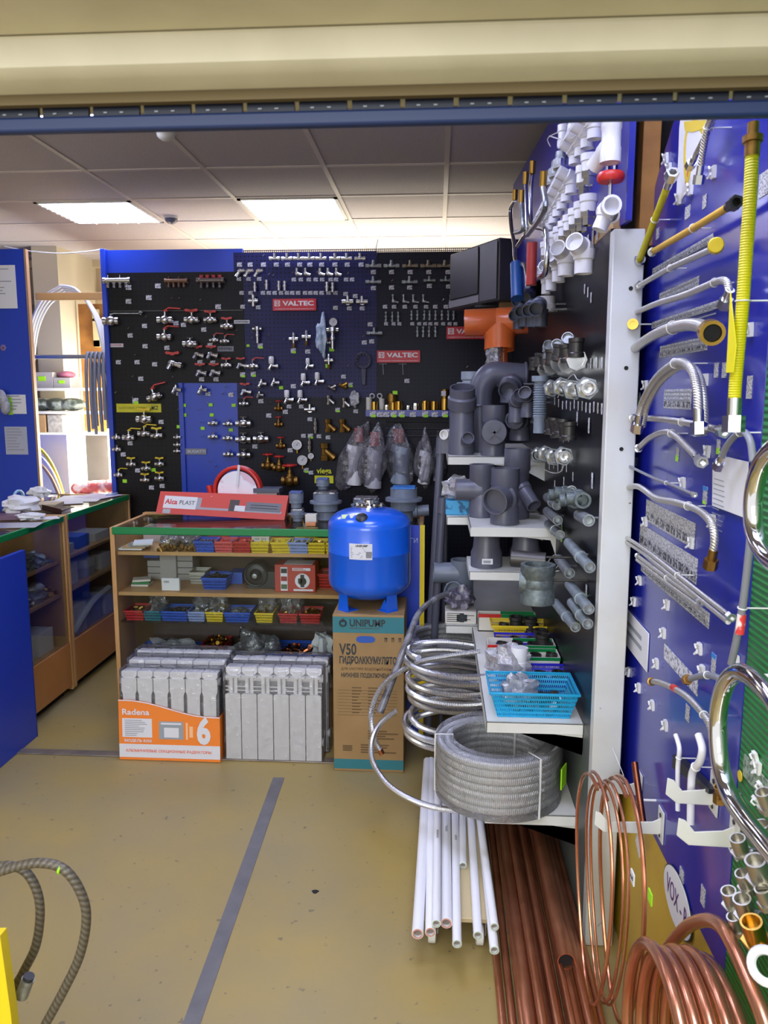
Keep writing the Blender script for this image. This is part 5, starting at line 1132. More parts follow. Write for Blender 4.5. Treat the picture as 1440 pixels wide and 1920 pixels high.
# tags on the pegboard
rnd = random.Random(5); n = 0
for (x0, y0, x1, y1, k, rowd) in ((1076, 680, 1128, 678, 6, 'row of tags below the top metal row'), (1040, 755, 1128, 768, 13, 'long row of tags under the chrome unions'), (1056, 820, 1076, 818, 3, 'tags below the third metal row'), (1030, 872, 1062, 880, 5, 'tags under the hex unions'), (1096, 540, 1108, 560, 3, 'slanting tags near the white post top'), (1040, 905, 1074, 895, 3, 'tags above the short nipples')):
    for i in range(k):
        q = aX(x0 + (x1 - x0) * i / max(1, k - 1), y0 + (y1 - y0) * i / max(1, k - 1) + rnd.uniform(-3, 3), XP - .003)
        solo('price_tag', MB().box(q, (.001, .016, .030)), TAG, f'price tag, {nth(i)} from left in the {rowd}', 'price tag', 'price tags on the pegboard', loc=tuple(q))
for i, (x, y) in enumerate(((1053, 984), (1053, 1003), (1069, 1084), (1099, 1110), (1088, 1155), (1014, 866), (1104, 798), (1110, 901), (1082, 785), (1006, 726))):
    q = aX(x, y, XP - .004); t = thing('price_tag', ('lime marked tag beside the short nipples', 'lime marked tag under the short nipples', 'narrow tag beside the second long nipple', 'lime edged tag right of the second long nipple', 'lime tag between the bottom nipples', 'tag by the chrome hex union at the left', 'torn white tag near the post', 'white tag alone low near the post', 'white tag beside the dark couplings', 'lime tag on the waste pipe')[i], 'price tag', q)
    part('paper', MB().box(q, (.001, .02, .045)), TAG if i != 9 else LIME, t)
    if i in (0, 1, 3, 4): part('lime_sticker', MB().box(q + V((-.001, 0, -.015)), (.001, .02, .018)), LIME, t)
for i, (pts, lb) in enumerate(((((974, 795), (985, 782), (1000, 780), (995, 792)), 'white tie wire loop beside the small grey elbow'), (((1046, 745), (1062, 715), (1075, 702), (1083, 712)), 'white tie wire over the chrome unions'), (((985, 890), (990, 872), (1000, 862)), 'white tie wire above the tall grey branch'), (((1018, 1070), (1030, 1050), (1042, 1040), (1050, 1055), (1038, 1070)), 'white tie wire round the lower nipples'), (((1005, 870), (1030, 885), (1050, 885), (1060, 868)), 'white tie wire under the hex unions'))):
    P_ = [aX(x, y, XP - .02) for x, y in pts]; P_.append(V((XP, P_[-1].y, P_[-1].z)))
    solo('tie_wire', MB().sweep(curve(P_, 6), .0018, 5), WHITEP, lb, 'wire', loc=tuple(P_[-1]))

# ---- baskets and cartons on the basket shelf
Z1 = ZB + .001
BL = [(.285, 2.415, .27, .19, .085, B_CYAN, 'cyan pierced basket at the near end of the basket shelf'), (.315, 2.62, .25, .15, .05, B_DKB, 'deep blue basket holding a white bag, next to the cyan basket'), (.335, 2.99, .24, .13, .05, B_DKB, 'deep blue basket of black sockets behind the nut cartons'), (.33, 3.17, .24, .11, .06, B_YEL, 'yellow basket at the far end of the basket shelf')]
for i, (x, y, w_, d_, h_, m_, lb) in enumerate(BL): basket(V((x + .02, y, Z1)), w_, d_, h_, m_, lb, 'baskets on the basket shelf', taper=.82)
def carton_tray(x, y, w_, d_, h_, label):
    t = thing('carton_tray', label, 'carton', (x, y, Z1)); 
    part('tray', MB().lohi((x - w_ / 2, y - d_ / 2, Z1), (x + w_ / 2, y + d_ / 2, Z1 + .004)).lohi((x - w_ / 2, y - d_ / 2, Z1), (x + w_ / 2, y - d_ / 2 + .003, Z1 + h_)).lohi((x - w_ / 2, y + d_ / 2 - .003, Z1), (x + w_ / 2, y + d_ / 2, Z1 + h_)).lohi((x - w_ / 2, y - d_ / 2, Z1), (x - w_ / 2 + .003, y + d_ / 2, Z1 + h_)).lohi((x + w_ / 2 - .003, y - d_ / 2, Z1), (x + w_ / 2, y + d_ / 2, Z1 + h_)), CARDW, t)
    for yy in (y - d_ / 2 - .0006, y + d_ / 2 - .0036): part('green_stripe', MB().lohi((x - w_ * .1, yy, Z1 + h_ * .8), (x + w_ / 2, yy + .0006, Z1 + h_)), GREENE, t)
    part('red_stripe', MB().lohi((x - w_ / 2, y - d_ / 2 - .0006, Z1 + h_ * .8), (x - w_ * .1, y - d_ / 2, Z1 + h_)).lohi((x - w_ * .2, y - d_ / 2 - .0006, Z1), (x + w_ / 2, y - d_ / 2, Z1 + h_ * .12)), REDP, t)
    part('picture', MB().lohi((x - w_ * .2, y - d_ / 2 - .0008, Z1 + h_ * .25), (x + w_ * .3, y - d_ / 2, Z1 + h_ * .65)), mat('fitting_picture', (150, 156, 140), .5, noise=(60, (206, 206, 190), (.45, .55))), t)
    return t
carton_tray(.32, 2.775, .25, .10, .062, 'near open white carton with red and green stripes holding black sockets')
carton_tray(.32, 2.885, .25, .09, .068, 'second open white carton with red and green stripes behind the near one')
carton_tray(.30, 3.255, .24, .05, .075, 'narrow striped carton at the back of the basket shelf')
kit('ring_socket', [('body', MB().pipe((0, 0, 0), (0, 0, .035), .021, 18, .78, .5), DARKSTEEL)])
k = 0
for (x0, x1, y, z, n, lb) in ((.24, .42, 2.775, .024, 4, 'black ring socket in the near striped carton'), (.25, .42, 2.885, .03, 4, 'black ring socket in the second striped carton'), (.25, .43, 2.99, .014, 4, 'black ring socket in the far blue basket'), (.36, .42, 2.62, .012, 2, 'steel ring socket in the blue basket beside the white bag'), (.28, .40, 3.17, .02, 3, 'black ring socket in the yellow basket')):
    for i in range(n): put('ring_socket', 'ring_socket', f'{lb}, {nth(i)} from left', 'pipe fitting', (x0 + (x1 - x0) * i / (n - 1), y + .01 * (i % 2), Z1 + z), (.1 * (i % 3 - 1), .1, 0), lb.replace('socket', 'sockets'))
for i, (x, y, z) in enumerate(((.33, 3.16, .055), (.385, 3.14, .055), (.41, 3.0, .05), (.40, 2.88, .07))): put('pipe_socket', 'pipe_socket', ('dark upright coupling in the yellow basket', 'second dark coupling standing in the yellow basket', 'dark coupling over the far blue basket', 'dark coupling above the striped carton')[i], 'pipe fitting', (x, y + .045, Z1 + z), (0, 0, 0), None, 1.1)
bag(V((.25, 2.64, Z1 + .075)), .065, .055, .055, 'white bag with round plastic parts standing in the near blue basket', BAGM, 161)
solo('cup_stack', MB().lathe((.285, 2.62, Z1 + .02), (.29, 2.63, Z1 + .14), [(0, 0), (0, .028), (.03, .030), (.032, .028), (.06, .030), (.062, .028), (.09, .03), (.11, .03), (.11, 0)], 22), PPR, 'white plastic sleeve stack in the bag in the blue basket', 'plastic part', loc=(.285, 2.62, Z1 + .02))
bag(V((.265, 2.43, Z1 + .05)), .055, .045, .045, 'small clear bag in the cyan basket', BAGM, 162)
t = thing('black_fitting', 'dark fitting lying in the cyan basket', 'pipe fitting', (.36, 2.42, Z1 + .02)); part('body', MB().socket((.33, 2.42, Z1 + .03), (.39, 2.43, Z1 + .032), .018, n=18), DARKSTEEL, t)
heap((.32, 2.42, Z1 + .006), .18, .13, .03, STEEL, 'small steel fittings on the bottom of the cyan basket', 30, .024, 171)

# ---- coils of corrugated hose on the bottom rack shelf
def coil(c, R_, r, turns, m_, label, layers=1, tilt=(0, 0), wrap=None, ties=0, step=None, jit=.0, name='hose_coil', seed=0):
    t = thing(name, label, 'hose coil', c, (tilt[0], tilt[1], 0)); rnd = random.Random(seed); step = step or r * 2.05
    for j in range(layers):
        Rj = R_ - j * r * 2.0; pts = []; n = 44
        for i in range(int(turns * n) + 1):
            a = 2 * PI * i / n; w_ = Rj + jit * math.sin(a * .37 + seed) + jit * .6 * math.sin(a * 1.9)
            pts.append(V((math.cos(a) * w_, math.sin(a) * w_, r + step * a / (2 * PI) * (1 - 1 / max(2, turns * 3)))))
        part('hose', MB().sweep(pts, r, 9), m_, t, w=False)
    hh_ = step * turns + r
    for k in range(ties):
        a = -PI * .98 + k * 2 * PI / ties; q = V((math.cos(a), math.sin(a), 0)); ro, ri = R_ + r + .003, R_ - (layers - 1) * 2 * r - r - .003
        part('tie_band', MB().sweep([q * ro + V((0, 0, .0)), q * ro + V((0, 0, hh_ + .004)), q * ri + V((0, 0, hh_ + .004)), q * ri, q * ro], .0035, 5), WHITEP, t, w=False)
    if wrap:
        ro = R_ + r + .002; ri = R_ - (layers - 1) * 2 * r - r - .002
        part('shrink_wrap', MB().lathe((0, 0, 0), (0, 0, 1), [(.004, ri), (.0, ro), (hh_ * .5, ro + .003), (hh_, ro), (hh_ + .004, ri), (.004, ri)], 44), wrap, t, w=False)
    return t
nc = aY(933, 1420, 2.47)
near = coil(V((.212, 2.475, .302)), .192, .0125, 7, CORRW, 'big wrapped coil of silver corrugated hose at the near end of the bottom rack shelf', 2, wrap=film('coil_wrap', (250, 250, 252), .10, .05, .15, .5), ties=3)
part('tag', MB().box(V((.212 + .20, 2.475 - .085, .40)), (.004, .05, .07), M.Rotation(-.45, 3, 'Z')), LIME, near, w=True)
coil(V((.085, 2.895, .425)), .192, .0125, 5.6, CORR, 'open coil of shiny corrugated steel hose in the middle of the rack', 1, tilt=(-.05, .04), jit=.014, seed=3, step=.036)
coil(V((.09, 2.90, .302)), .20, .0125, 3.4, CORR, 'low loose coil of shiny corrugated hose on the bottom rack shelf', 1, jit=.012, seed=5, step=.030)
fc = coil(V((.08, 3.36, .302)), .205, .0125, 9.5, CORRW, 'tall clear wrapped coil of corrugated hose under the white printed box', 2, wrap=WRAP, seed=8)
part('yellow_label', MB().prism([(-.06, -.03), (.06, -.03), (.06, .03), (-.06, .03)], V((.08 - .155, 3.36 - .158, .42)), V((.7, -.7, 0)), Z, V((-.7, -.7, 0)) * .002), YELLOWP, fc)
def loose(pts, ks, r, m_, name, label, extra=None, cat='hose'):
    P_ = [aY(x, y, k) for (x, y), k in zip(pts, ks)]; t = thing(name, label, cat, P_[len(P_) // 2]); part('hose', MB().sweep(curve(P_, 10), r, 9), m_, t)
    if extra: part('end_fitting', MB().cyl(P_[-1], P_[-1] + (P_[-1] - P_[-2]).normalized() * .02, r * 1.05, 10), extra, t)
    return t
loose(((900, 1222), (840, 1230), (780, 1243), (723, 1280), (697, 1330), (700, 1380), (712, 1405)), (2.95, 2.95, 2.9, 2.85, 2.8, 2.8, 2.8), .0105, CORR, 'loose_hose', 'shiny hose curving out to the left from the open coil', COPPER)
loose(((743, 1333), (713, 1357), (697, 1390), (700, 1430), (730, 1473), (780, 1503), (840, 1518), (915, 1517), (960, 1512)), (2.85, 2.8, 2.72, 2.66, 2.6, 2.5, 2.42, 2.35, 2.3), .0105, CORR, 'loose_hose', 'shiny hose end looping below the coils over the white pipes')
P_ = [aY(x, y, k) for (x, y), k in zip(((840, 1112), (812, 1125), (785, 1150), (768, 1190), (745, 1250), (722, 1310), (712, 1336)), (3.2, 3.15, 3.1, 3.0, 2.95, 2.9, 2.88))]
t = thing('film_sleeve', 'long dark grey film sleeve drooping from the lower rack shelf before the tank carton', 'sleeve', P_[3]); part('sleeve', MB().sweep(curve(P_, 10), .018, 10, rf=lambda u: .6 + .25 * u), mat('dark_film', (84, 84, 90), .25, noise=(18, (130, 130, 138), (.45, .6))), t)

# ---- low trolley with white pipes
tr_ = thing('pipe_trolley', 'low beige wooden trolley on castors carrying white pipes', 'trolley', (.08, 2.5, 0))
part('deck', MB().lohi((-.035, 2.10, .085), (.165, 3.1, .100)), mat('beige_board', (196, 180, 140), .55), tr_, bev=.002)
for x, y in ((0.0, 2.13), (.14, 2.13), (0.0, 3.0), (.14, 3.0)):
    w_ = part('castor', MB().lathe((x - .012, y, .030), (x + .012, y, .030), [(0, 0), (0, .026), (.003, .030), (.021, .030), (.024, .026), (.024, 0)], 20), WHITEP, tr_)
    part('hub', MB().cyl((x - .0135, y, .03), (x + .0135, y, .03), .009, 12), DARKSTEEL, w_); part('fork', MB().prism([(-.018, .03), (-.0145, .03), (-.0145, .08), (.0145, .08), (.0145, .03), (.018, .03), (.018, .085), (-.018, .085)], (x, y - .008, 0), X, Z, (0, .016, 0)), STEEL, w_)
PPS = [(783, 1751, 796, 1524, .0165, .117, 1), (807, 1748, 808, 1524, .0150, .1155, 1), (818, 1732, 820, 1524, .0125, .1445, 0), (837, 1731, 836, 1524, .0165, .117, 1), (857, 1770, 853, 1524, .0130, .1135, 0), (868, 1623, 867, 1524, .0120, .1125, 0), (896, 1754, 882, 1524, .0130, .1135, 0), (927, 1738, 898, 1524, .0125, .1390, 0), (927, 1782, 899, 1524, .0130, .1135, 0)]
for i, (x0, y0, x1, y1, r, z, pk) in enumerate(PPS):
    a, b = aZ(x0, y0, z), aZ(x1, y1, z); b = a + (b - a).normalized() * 1.05
    t = thing('white_pipe', f'white plastic pipe on the low trolley, {nth(i)} from left' + (' with a pinkish end' if pk else ' with a greenish core'), 'pipe', (a + b) / 2, group='white plastic pipes on the trolley')
    part('pipe_body', MB().pipe(a, b, r, 20, .72, .03), PPR, t); part('end_ring', MB().lathe(a, b, [(.001, r * .70), (-.0012, r * .70), (-.0012, r * .90), (.001, r * .90)], 20), mat('pinkish_layer', (206, 150, 136), .5) if pk else mat('greenish_layer', (176, 190, 168), .5), t)
    part('bore', MB().cyl(a + (b - a).normalized() * .010, a + (b - a).normalized() * .011, r * .74, 16), mat('pipe_bore', (128, 118, 112), .6), t)
    if i in (2, 3, 4): part('print', lines(a + (b - a).normalized() * (.33 + .04 * i) + V((0, 0, r + .0003)), (b - a).normalized(), V((-1, 0, 0)), .05, 2, .004, .0015, (0, 0, .0003), i), PRINT, t)
# ---- copper pipes lying on the floor
CPS = [(.186, .011), (.212, .011), (.252, .0265), (.297, .0165), (.330, .0140), (.369, .0235), (.412, .018), (.440, .0100)]
for i, (x, r) in enumerate(CPS):
    a, b = V((x - .008, 1.32, r + .001)), V((x + .006, 3.1, r + .001)); t = thing('copper_pipe', f'copper pipe lying on the floor along the rack, {nth(i)} from left', 'pipe', (x, 2.2, 0), group='copper pipes on the floor')
    part('pipe_body', MB().pipe(a, b, r, 24, .93, .05), COPPERTUBE, t)
e = aZ(1062, 1800, .075)
for i, (x, z, r, y0) in enumerate(((e.x, .070, .0235, e.y), (.274, .062, .012, 1.32), (.313, .050, .0115, 1.32), (.228, .038, .009, 1.32), (.392, .058, .012, 1.32), (.350, .048, .0095, 1.32))):
    t = thing('copper_pipe', ('short copper pipe on top of the bundle with its dark open end showing', 'slim copper pipe lying on the fat one', 'slim copper pipe on top between the fat ones', 'thin copper pipe on the left of the upper layer', 'slim copper pipe on the right of the upper layer', 'thin copper pipe in the middle of the upper layer')[i], 'pipe', (x, 2.4, 0), group='copper pipes on the floor')
    part('pipe_body', MB().pipe((x, y0, z), (x + .006, 3.1, z), r, 24, .92, .06), COPPERTUBE, t)
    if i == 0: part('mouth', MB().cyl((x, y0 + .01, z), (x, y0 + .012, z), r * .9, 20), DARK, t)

# ================================================================ fittings hung on the back display wall (front is -y)
YF_ = YB - .006          # face of the boards
def sc3(mb, k): mb.v = [p * k for p in mb.v]; return mb
def tee_kit(w=.066, r=.0085, up=.032): return MB().socket((-w / 2, -.03, 0), (w / 2, -.03, 0), r, 1.45, .24, 12).socket((0, -.03, 0), (0, -.03, up), r * 1.05, 1.4, .4, 12, False)
kit('chrome_tee', [('body', tee_kit(), CHROME)])
kit('press_tee', [('body', tee_kit(.095, .009, .034), STEEL)])
kit('dim_press_tee', [('body', tee_kit(.095, .009, .034), mat('dim_bronze', (128, 118, 104), .4, .8))])
kit('wall_tee', [('body', MB().socket((-.035, -.03, 0), (.035, -.03, 0), .012, 1.35, .3, 14).socket((0, -.03, 0), (0, -.03, .034), .011, 1.3, .4, 12, False).cyl((0, -.004, -.004), (0, -.03, -.004), .016, 12), CHROME)])
kit('chrome_elbow', [('body', MB().socket((0, -.03, -.004), (0, -.03, .032), .010, 1.4, .35, 12, False).socket((-.004, -.03, 0), (.032, -.036, -.010), .010, 1.4, .35, 12, False).ball((0, -.03, 0), .012), CHROME)])
kit('chrome_bend', [('body', MB().socket((-.018, -.03, -.022), (.004, -.03, .012), .011, 1.35, .35, 12, False).socket((0, -.03, .010), (.034, -.034, .014), .011, 1.35, .35, 12, False).ball((0, -.03, .010), .013), CHROME)])
kit('chrome_coupling', [('body', MB().lathe((0, -.03, .030), (0, -.03, -.030), [(.008, 0), (.008, .008), (0, .008), (0, .013), (.016, .013), (.018, .010), (.024, .010), (.0245, .016), (.038, .016), (.0385, .012), (.06, .012), (.06, .008), (.05, 0)], 12), CHROME)])
kit('small_coupling', [('body', MB().lathe((0, -.025, .032), (0, -.025, -.032), [(0, 0), (0, .008), (.012, .009), (.014, .005), (.022, .005), (.024, .011), (.036, .011), (.038, .006), (.046, .006), (.048, .010), (.064, .010), (.064, 0)], 10), STEEL)])
kit('small_elbow', [('body', MB().socket((0, -.025, -.01), (0, -.025, .036), .007, 1.4, .3, 10).socket((0, -.025, -.006), (.036, -.03, -.014), .007, 1.4, .35, 10, False).ball((0, -.025, -.008), .009), STEEL)])
kit('cross_fitting', [('body', MB().socket((-.030, -.03, 0), (.030, -.03, 0), .011, 1.35, .3, 12).socket((0, -.03, .034), (0, -.03, -.034), .011, 1.35, .3, 12), CHROME)])
def valve_body(L=.07, r=.013): return MB().lathe((-L / 2, -.035, 0), (L / 2, -.035, 0), [(.01, 0), (.01, r * .8), (0, r * .8), (0, r * 1.25), (L * .2, r * 1.25), (L * .22, r), (L * .34, r * 1.5), (L * .5, r * 1.7), (L * .66, r * 1.5), (L * .78, r), (L * .8, r * 1.25), (L, r * 1.25), (L, r * .8), (L - .01, 0)], 12)
def stem(h=.022, r=.005): return MB().cyl((0, -.035, .012), (0, -.035, .016 + h), r, 8)
def wings(): return MB().box((0, -.035, .041), (.016, .014, .012)).prism([(-.034, .004), (-.030, -.004), (0, -.006), (.030, -.004), (.034, .004), (.026, .009), (0, .003), (-.026, .009)], (0, -.042, .045), X, Z, (0, .014, 0))
def lever(L=.075, a=.012): return MB().box((.006, -.035, .040), (.02, .016, .005)).prism([(0, 0), (.02, a), (L, a * .7), (L, a * .7 + .006), (.02, a + .006), (0, .006)], (0, -.042, .038), X, Z, (0, .013, 0))
for nm, m_ in (('red', REDP), ('yellow', YELLOWP)):
    kit(nm + '_butterfly_valve', [('body', valve_body(), CHROME), ('stem', stem(), CHROME), ('butterfly_handle', wings(), m_)])
    kit(nm + '_lever_valve', [('body', valve_body(), CHROME), ('stem', stem(), CHROME), ('lever_handle', lever(), m_)])
kit('steel_lever_valve', [('body', valve_body(.10, .020), CHROME), ('stem', stem(.03), CHROME), ('lever_handle', lever(.20, .004).box((0.19, -.035, .048), (.02, .014, .02), M.Rotation(.6, 3, 'Y')), STEEL)])
kit('plain_valve', [('body', valve_body(), CHROME), ('stem', stem(.012), CHROME), ('small_handle', MB().box((0, -.035, .030), (.03, .008, .004)), DARKSTEEL)])
kit('angle_valve', [('body', MB().socket((-.006, -.035, 0), (.036, -.04, -.004), .011, 1.35, .3, 12).socket((-.006, -.035, .004), (-.016, -.06, -.024), .012, 1.3, .35, 12, False).ball((-.004, -.035, 0), .015), CHROME), ('bonnet', MB().lathe((-.002, -.035, .008), (-.002, -.035, .03), [(0, .012), (.010, .012), (.011, .008), (.02, .008), (.02, 0)], 10), CHROME)])
CAPW = MB().lathe((-.006, -.035, .012), (-.006, -.035, .06), [(0, .0), (0, .015), (.006, .017), (.040, .0165), (.046, .012), (.047, 0)], 14)
kit('white_cap_valve', [('body', MB().socket((-.006, -.035, 0), (.040, -.04, -.004), .011, 1.35, .3, 12).socket((-.006, -.035, .004), (-.016, -.06, -.022), .011, 1.3, .35, 12, False).ball((-.004, -.035, 0), .015), CHROME), ('white_cap', CAPW, PPR)])
kit('red_angle_valve', [('body', MB().socket((-.006, -.035, 0), (.044, -.04, -.012), .012, 1.35, .3, 12).socket((-.006, -.035, .004), (-.022, -.05, -.030), .013, 1.3, .35, 12, False).ball((-.004, -.035, 0), .016), CHROME), ('butterfly_handle', wings(), REDP)])
def wheel(R_=.026): 
    mb = MB().torus((0, -.035, .062), Z, R_, .0045, 20, 6).cyl((0, -.035, .058), (0, -.035, .068), .007, 10)
    for k in range(4): mb.cyl((0, -.035, .062), (math.cos(k * PI / 2) * R_, -.035 + math.sin(k * PI / 2) * R_, .062), .003, 6)
    return mb
kit('brass_gate_valve', [('body', valve_body(.066, .015), OLDBRASS), ('bonnet', MB().lathe((0, -.035, .01), (0, -.035, .06), [(0, .018), (.014, .014), (.02, .014), (.021, .009), (.034, .008), (.035, .004), (.05, .004), (.05, 0)], 10), OLDBRASS), ('wheel', wheel(), REDP)])
kit('pressure_gauge', [('case', MB().lathe((0, -.01, 0), (0, -.04, 0), [(0, 0), (0, .030), (.024, .031), (.028, .029), (.028, .026), (.024, .026), (.024, 0)], 28), CHROME), ('dial', MB().cyl((0, -.0345, 0), (0, -.0352, 0), .026, 28), LABELW, 0), ('needle', MB().box((.004, -.036, .006), (.020, .0008, .002), M.Rotation(-.8, 3, 'Y')).cyl((0, -.0355, 0), (0, -.037, 0), .003, 8), PRINT, 0), ('thread', MB().cyl((0, -.025, -.029), (0, -.025, -.05), .007, 10), BRASS)])
STR = lambda s: MB().socket((0, -.035, .04 * s), (0, -.035, -.04 * s), .016 * s, 1.3, .28, 8).lathe((-.002, -.035, .012 * s), (.05 * s, -.04, -.034 * s), [(0, .014 * s), (.045 * s, .015 * s), (.046 * s, .019 * s), (.064 * s, .019 * s), (.066 * s, .010 * s), (.07 * s, 0)], 10)
kit('brass_strainer', [('body', STR(1.0), OLDBRASS)]); kit('chrome_strainer', [('body', STR(.75), CHROME)])
kit('tilted_strainer', [('body', STR(.7).move(M.Rotation(-1.1, 4, 'Y')), CHROME)]); kit('tilted_brass_strainer', [('body', STR(.7).move(M.Rotation(-1.1, 4, 'Y')), BRASS)])
for nm, m_, tops in (('chrome_manifold', CHROME, None), ('brown_manifold', mat('brown_brass', (120, 92, 74), .4, .7), None), ('dark_manifold', mat('dark_nickel', (112, 104, 102), .35, .8), REDD)):
    P_ = [('bar', MB().socket((-.09, -.035, 0), (.09, -.035, 0), .017, 1.2, .1, 14), m_)]
    for k in range(4): P_.append(('outlet', MB().socket((-.06 + .04 * k, -.035, -.012), (-.06 + .04 * k, -.04, -.048), .010, 1.3, .35, 10, False), m_))
    for k in range(4 if tops else 2): P_.append(('valve_cap', MB().cyl((-.06 + (.04 if tops else .08) * k, -.035, .014), (-.06 + (.04 if tops else .08) * k, -.035, .034), .012 if tops else .004, 10), tops or m_))
    kit(nm, P_)
kit('safety_valve', [('body', MB().lathe((0, -.035, .05), (0, -.035, -.05), [(.006, 0), (.006, .012), (0, .012), (0, .02), (.02, .022), (.022, .012), (.04, .011), (.05, .016), (.06, .014), (.062, .010), (.1, .010), (.1, 0)], 12).socket((-.028, -.035, .036), (.028, -.035, .036), .009, 1.35, .3, 10), CHROME)])
kit('brass_safety_valve', [('body', MB().socket((-.034, -.035, .0), (.034, -.035, 0), .013, 1.3, .3, 12).lathe((0, -.035, .05), (0, -.035, -.06), [(0, 0), (0, .010), (.02, .014), (.022, .010), (.04, .016), (.06, .016), (.062, .012), (.11, .010), (.11, 0)], 12), CHROME), ('brass_tail', MB().cyl((0, -.035, -.03), (0, -.035, -.066), .012, 8), OLDBRASS)])
kit('long_fitting', [('body', MB().lathe((0, -.035, .055), (0, -.035, -.055), [(0, 0), (0, .008), (.025, .008), (.026, .015), (.05, .015), (.052, .010), (.06, .010), (.061, .017), (.085, .017), (.086, .011), (.11, .011), (.11, 0)], 8), CHROME)])
kit('wire_hook', [('wire', MB().sweep(curve([(0, 0, 0), (.004, -.03, 0), (.012, -.05, -.004), (.022, -.055, .008)], 4), .0018, 5), CHROME)])
kit('price_tag', [('paper', MB().box((0, -.0008, 0), (.032, .0012, .026)), TAG)])
kit('lime_price_tag', [('paper', MB().box((0, -.0008, .002), (.032, .0012, .028)), TAG), ('lime_sticker', MB().box((.004, -.0018, -.008), (.024, .001, .014)), LIME)])
kit('lime_tag', [('paper', MB().box((0, -.0008, 0), (.028, .0012, .022)), LIME)])

hooks = {}
def hang(kind, pts, desc, rowd='', scale=1.0, y=None, hook=True, cat='fitting', group=None, rz=0, tilt=0):
    y = YB + .0 if y is None else y
    for i, (x, yy) in enumerate(pts):
        p = aY(x, yy, y - .035 * scale); face = YB - .006
        lb = desc if len(pts) == 1 else f'{desc}, {nth(i)} from left' + (' ' + rowd if rowd else '')
        if len(pts) == 1 and rowd: lb = desc + ' ' + rowd
        put(kind, kind, lb, cat, (p.x, face, p.z), (0, tilt, rz), (group or (desc + ('s ' + rowd if rowd else 's'))) if len(pts) > 1 else None, scale)
        if hook: part('hook', MB().cyl((p.x, YB - .004, p.z + .002), (p.x, YB - .006 - .035 * scale, p.z + .002), .0022, 6), CHROME, bp)
def tags(kind, pts, rowd, sc=1.0):
    for i, (x, yy) in enumerate(pts):
        p = aY(x, yy, YB - .007)
        nm = {'price_tag': 'white price tag', 'lime_price_tag': 'white price tag with a lime sticker', 'lime_tag': 'lime green price tag'}[kind]
        lb = f'{nm}, {nth(i)} from left {rowd}' if len(pts) > 1 else f'{nm} {rowd}'
        put(kind, 'price_tag', lb, 'price tag', (p.x, YB - .0065, p.z), (0, .04 * math.sin(x), 0), 'price tags on the back display wall', sc)
xy = lambda xs, y: [(x, y) for x in xs]
# --- centre board
hang('chrome_tee', xy((515, 538, 560, 580, 602, 628, 650, 675), 485), 'chrome tee', 'in the top row')
tags('price_tag', xy((449, 469, 494, 518, 539, 562, 581, 603, 628, 651, 677), 496), 'under the top row of tees', .95)
hang('chrome_bend', xy((449, 465, 483), 512), 'chrome bend', 'in the second row')
hang('chrome_elbow', xy((557, 573, 600, 615, 631), 513), 'chrome elbow', 'in the second row')
tags('price_tag', xy((448, 466, 486), 523) + xy((551, 564, 579, 592, 604, 620, 630, 649, 660), 524), 'in the second tag row', .85)
hang('chrome_coupling', [(478, 538), (500, 534), (523, 536), (534, 536), (613, 538), (624, 539)], 'chrome upright coupling', 'in the third row', .95)
tags('price_tag', xy((453, 470, 493, 504, 515, 527, 538, 548, 559, 572, 582, 592, 603, 616, 629), 549), 'in the crowded third tag row', .85)
hang('cross_fitting', [(475, 564)], 'chrome cross fitting left of the upper red sign')
tags('price_tag', [(455, 575), (484, 576)], 'under the chrome cross', .9)
hang('wall_tee', [(652, 566), (679, 566)], 'stubby chrome wall tee', 'right of the upper red sign')
tags('price_tag', [(629, 577), (648, 551), (655, 578), (666, 555), (679, 578)], 'round the stubby wall tees', .9)
hang('safety_valve', [(483, 628)], 'chrome safety valve on the left of the middle row')
hang('brass_safety_valve', [(551, 636), (575, 632)], 'chrome and brass safety valve', 'in the middle row', .8)
hang('safety_valve', [(624, 634)], 'tall chrome valve group under the round gauge', '', 1.3)
hang('pressure_gauge', [(625, 604)], 'grey gauge on top of the tall valve group', '', .85, hook=True)
hang('red_butterfly_valve', [(619, 643)], 'small red handled valve at the foot of the valve group', '', .5)
hang('brass_safety_valve', [(617, 676)], 'brass tee valve right below the clear bag', '', .8)
tags('lime_price_tag', [(488, 649), (550, 658)], 'under the safety valves'); tags('price_tag', [(577, 659)], 'under the third safety valve'); tags('lime_tag', [(465, 648)], 'left of the first safety valve', .7)
tags('lime_tag', [(622, 655), (615, 686)], 'beside the brass tee valve', 1.1)
hang('red_angle_valve', [(452, 684)], 'red topped angle valve with tag', '', .85); hang('red_lever_valve', [(474, 687)], 'valve with a long red lever beside the red topped one', '', 1.0)
tags('lime_price_tag', [(455, 703), (475, 702)], 'under the red valves')
hang('white_cap_valve', [(511, 686)], 'radiator valve with a white cap, alone in its row', '', 1.0)
hang('white_cap_valve', [(579, 686)], 'small radiator valve with a tapered white cap', '', .8)
hang('white_cap_valve', [(571, 717), (597, 715)], 'radiator valve with a white cap', 'in the upper pair', .95)
hang('white_cap_valve', [(540, 749), (565, 749)], 'radiator valve with a white cap', 'in the lower pair', 1.0)
hang('angle_valve', [(491, 719), (515, 717)], 'chrome angle valve', 'under the long red lever', .95); hang('angle_valve', [(487, 740)], 'small chrome valve beside the red lever valve', '', .75)
hang('red_angle_valve', [(460, 733)], 'chrome angle valve with red wings in the middle', '', .95); hang('red_lever_valve', [(458, 757)], 'chrome angle tap with a short red lever', '', .8)
tags('lime_tag', [(527, 727)], 'between the angle valves and the white caps', .9); tags('price_tag', [(550, 724), (489, 752), (504, 779), (535, 772), (478, 837), (544, 844)], 'scattered over the lower middle board'); tags('price_tag', [(542, 762), (565, 762)], 'under the lower pair of white caps', .9)
